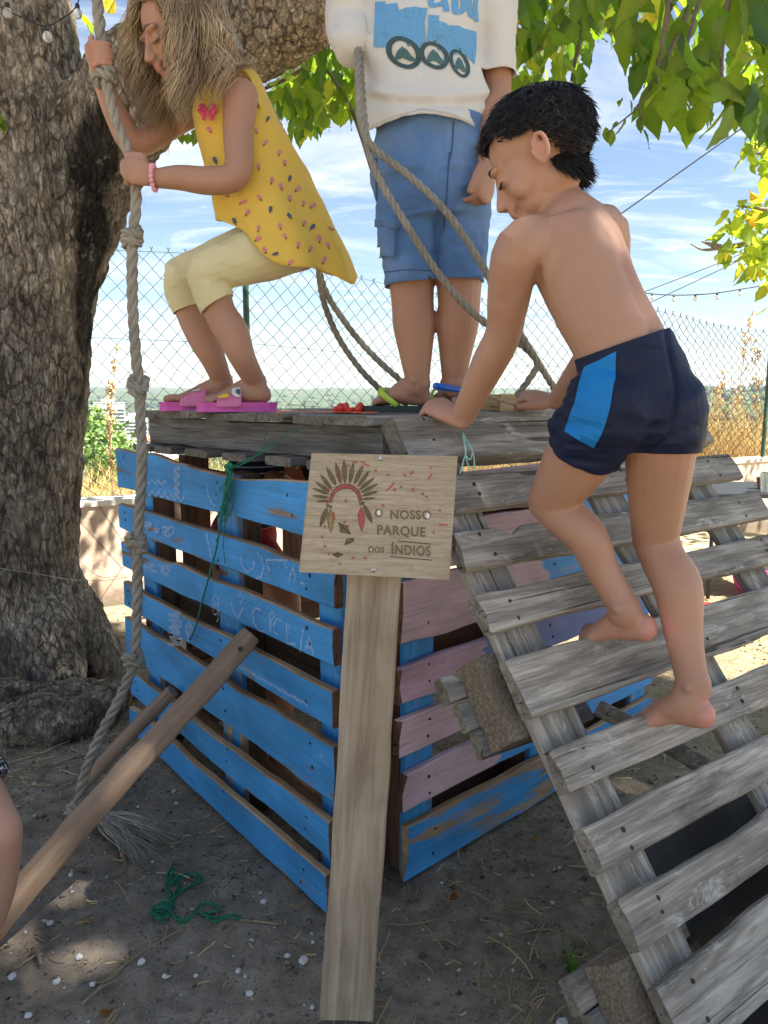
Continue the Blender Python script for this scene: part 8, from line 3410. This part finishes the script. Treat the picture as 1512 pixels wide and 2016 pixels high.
def build_litter():
    rs = np.random.default_rng(77)
    # straw
    N = 42000
    x = rs.uniform(-2.2, 3.2, N)
    y = rs.uniform(0.95, 5.0, N)
    d = fbm(np.stack([x * 1.6, y * 1.6, x * 0], -1), 3, 31)
    prob = np.clip(0.30 + 0.55 * d, 0.05, 1) + np.clip((y + 0.55 * x - 2.6) * 0.8, 0, 1.2)
    prob = prob + 0.7 * np.clip((x - 0.15) * 2, 0, 1) * (y > .9) + 0.5 * np.exp(-((x + 1.1) ** 2 + (y - 2.5) ** 2) / 0.25)
    k = rs.random(N) < prob * 0.62
    k &= behind_wall(x, y) < -0.02
    x, y = x[k], y[k]
    n = len(x)
    L = np.where(rs.random(n) < .8, rs.uniform(.007, .032, n), rs.gamma(2.4, .024, n) + .02)
    a = rs.uniform(0, 6.28, n)
    dx, dy = np.cos(a), np.sin(a)
    w = rs.uniform(.0007, .0019, n)
    seg = 4
    bend = rs.normal(size=n) * .14
    lift = np.abs(rs.normal(size=n)) * .12
    V = np.zeros((n, (seg + 1) * 2, 3))
    for s in range(seg + 1):
        u = s / seg - .5
        cx = x + dx * L * u - dy * L * bend * u * u * 2
        cy = y + dy * L * u + dx * L * bend * u * u * 2
        cz = gz(cx, cy) + .002 + lift * L * (s / seg) * .5 + .004 * rs.random(n)
        for j, sg in enumerate((-1, 1)):
            V[:, 2 * s + j, 0] = cx - dy * w * sg
            V[:, 2 * s + j, 1] = cy + dx * w * sg
            V[:, 2 * s + j, 2] = cz + (0.0008 * sg)
    b = np.arange(n)[:, None] * (seg + 1) * 2
    F = np.concatenate([np.concatenate([b + 2 * s, b + 2 * s + 1, b + 2 * s + 3, b + 2 * s + 2], 1) for s in range(seg)])
    o = fast_mesh('straw_litter', V.reshape(-1, 3), F, MAT['straw'], kind='stuff')
    g = rs.uniform(.5, 1.15, (n, 1))
    m = rs.random((n, 1))
    cattr(o, np.repeat(np.clip(np.hstack([.36 + .16 * m, .28 + .12 * m, .16 + .08 * m]) * g, 0, 1), (seg + 1) * 2, 0))
    # gravel
    N = 15000
    x = rs.uniform(-1.7, 2.0, N)
    y = 0.95 + 3.2 * rs.random(N) ** 1.5
    s = rs.gamma(1.8, .0012, N) + .0009
    base = np.array([(1, 0, 0), (-1, 0, 0), (0, 1, 0), (0, -1, 0), (0, 0, 1), (0, 0, -1)], float)
    jit = rs.uniform(.6, 1.3, (N, 6, 3))
    V = base[None] * jit * s[:, None, None] * np.array((1, 1, .75)) + rs.normal(size=(N, 6, 3)) * s[:, None, None] * .25
    V += np.stack([x, y, gz(x, y) + s * .35], -1)[:, None, :]
    f = np.array([(0, 2, 4), (2, 1, 4), (1, 3, 4), (3, 0, 4), (2, 0, 5), (1, 2, 5), (3, 1, 5), (0, 3, 5)])
    F = (f[None] + np.arange(N)[:, None, None] * 6).reshape(-1, 3)
    o = fast_mesh('gravel', V.reshape(-1, 3), F, None, kind='stuff')
    gm = NT('gravel_stone')
    gm.base(gm.attr('col'))
    gm.set(Roughness=.9, Specular_IOR_Level=.2)
    o.data.materials.append(gm.m)
    t = rs.random((N, 1))
    light = (rs.random((N, 1)) < .14) * 1.0
    c = np.array((.135, .115, .093)) * (0.45 + 1.2 * t) * (1 - light) + np.array((.46, .44, .40)) * light
    cattr(o, np.repeat(c, 6, 0))
    # the bigger pale pebbles, one by one
    pm = plain('pale_limestone', (.58, .565, .53), .85, .2, 120, .4)
    px = [(69, 1606, .009), (271, 1582, .008), (347, 1573, .009), (98, 1810, .013), (155, 1876, .014), (111, 1918, .013), (23, 1911, .014), (181, 1925, .011), (278, 1885, .014), (324, 1911, .009), (385, 1907, .008), (468, 1897, .011), (491, 1946, .012), (597, 1891, .017), (566, 1878, .010), (519, 1770, .012), (616, 1850, .007), (55, 1986, .011), (139, 1721, .010), (1088, 1776, .008), (1108, 2006, .022), (615, 1978, .008), (300, 1690, .007), (1010, 1905, .006), (870, 1735, .006)]
    first = None
    for i, (u, v, r) in enumerate(px):
        p = PZ(u, v, 0)
        p.z = float(gz(p.x, p.y)) + r * .3
        if i % 6 == 0:
            vv, ff = ellipsoid((0, 0, 0), (1, .8, .62), None, 9, 6)
            vv = np.array([tuple(q) for q in vv])
            vv = vv * (1 + .28 * fbm(vv * 1.4 + i * 7, 2, i)[:, None])
            me = bpy.data.meshes.new('pebble')
            me.from_pydata([tuple(q) for q in vv], [], ff)
            me.materials.append(pm)
        o = bpy.data.objects.new('pebble', me)
        o.matrix_basis = Matrix.Translation(p) @ Matrix.Rotation(i * 1.3, 4, 'Z') @ Matrix.Scale(r * .68, 4)
        put(o)
        tag(o, 'pale limestone pebble lying on the dark dirt in front of the pallets', 'pebble', 'pale pebbles on the dirt')
    # fallen leaves
    cols = [(0.33, 0.17, 0.05), (0.40, 0.24, 0.07), (0.26, 0.10, 0.045)]
    for i, (u, v, s, yaw, lab) in enumerate(((1057, 1648, .035, .4, 'fallen orange leaf on the dirt between sign post and ramp'), (1340, 1655, .035, 1.9, 'fallen yellow leaf under the middle slats of the ramp'), (896, 1755, .032, 2.8, 'dull red fallen leaf beside the sign post'), (205, 1985, .04, .1, 'fallen tan leaf at the bottom left of the yard'), (175, 1812, .03, 1.0, 'small dry leaf near the pale pebble at left'), (234, 1683, .045, 0.2, 'reddish bark flake beside the frayed rope end'), (100, 1332, .05, 1.2, 'upright dry leaf among the grass at the foot of the trunk'))):
        p = PZ(u, v, 0)
        p.z = float(gz(p.x, p.y)) + .008
        me = leaf_mesh(200 + i, 1, .25, .2, cols[i % 3])
        o = bpy.data.objects.new('fallen_leaf', me)
        o.matrix_basis = Matrix.Translation(p) @ Matrix.Rotation(yaw, 4, 'Z') @ Matrix.Rotation(R(80 if i < 6 else 160), 4, 'X') @ Matrix.Scale(s, 4)
        put(o)
        tag(o, lab, 'leaf', 'fallen leaves on the dirt')
    # twigs and sticks
    tw = plain('dry_twig', (.23, .165, .11), .9, .3, 60, .3)
    for i, (a, b, r, lab) in enumerate((((205, 2000), (238, 1972), .004, 'short dry stick at the bottom left of the yard'), ((1055, 1830), (1130, 1852), .0025, 'pale thin stalk on the dirt between post and ramp'), ((63, 1865), (80, 1890), .005, 'dark stubby twig left of the pale pebbles'), ((160, 1960), (235, 1915), .003, 'long dry stalk lying among the pebbles at left'), ((850, 1850), (905, 1865), .003, 'dry stalk right of the sign post'))):
        p, q = PZ(*a, .006), PZ(*b, .006)
        m = p.lerp(q, .5) + Vector((0, .008, .006))
        for z_ in (p, q, m):
            z_.z += float(gz(z_.x, z_.y)) + r
        tag(obj('dry_twig', Geo().tube([p, m, q], [r, r * .9, r * .6], 7, None, True, 3), tw, smooth=True), lab, 'twig', 'dry twigs on the dirt')
    # green weed
    p = PZ(1122, 1905, 0)
    p.z = float(gz(p.x, p.y))
    t = thing('green_weed', p, 'small green weed sprouting from the dirt left of the ramp foot', 'weed')
    n = 22
    a = rs.uniform(0, 6.28, n)
    o = blades('weed_leaves', np.tile(np.array(p), (n, 1)) + rs.normal(size=(n, 3)) * (.004, .004, 0), rs.uniform(.03, .075, n), np.stack([np.cos(a) * .8, np.sin(a) * .8, a * 0], -1), np.tile((.07, .15, .03), (n, 1)) * rs.uniform(.7, 1.3, (n, 1)), np.full(n, .0022), 4, t, None, MAT['leaf'])
    if 'kind' in o:
        del o['kind']
    # dry tufts round the trunk, the wall foot and the yard
    n = 1500
    x = np.concatenate([rs.normal(-1.25, .35, 500), rs.uniform(-2.6, 3.0, 700), rs.uniform(.2, 1.0, 300)])
    y = np.concatenate([rs.normal(2.75, .22, 500), rs.uniform(3.2, 5.0, 700), rs.uniform(1.0, 1.5, 300)])
    k = behind_wall(x, y) < -.05
    x, y = x[k], y[k]
    n = len(x)
    a = rs.uniform(0, 6.28, n)
    blades('dry_tufts', np.stack([x, y, gz(x, y)], -1), rs.uniform(.02, .09, n), np.stack([np.cos(a), np.sin(a), a * 0], -1) * rs.uniform(.4, 1.6, (n, 1)), np.clip(np.array((.46, .35, .19)) * rs.uniform(.6, 1.2, (n, 1)), 0, 1), np.full(n, .0011), 4, droop=.42)


build_litter()

# ============================================================ HAZE


def build_haze():
    g = Geo().box((-9000, -300, -95), (9000, 9400, 90))
    t = NT('valley_air')
    t.t.nodes.remove(t.b)
    v = t.n('ShaderNodeVolumePrincipled')
    v.inputs['Color'].default_value = (0.80, 0.90, 1.0, 1)
    v.inputs['Density'].default_value = HAZE
    v.inputs['Anisotropy'].default_value = 0.2
    t.l(v.outputs[0], t.o.inputs['Volume'])
    o = obj('haze', g, t.m, kind='stuff')
    return o


HAZE = 0.0001
build_haze()
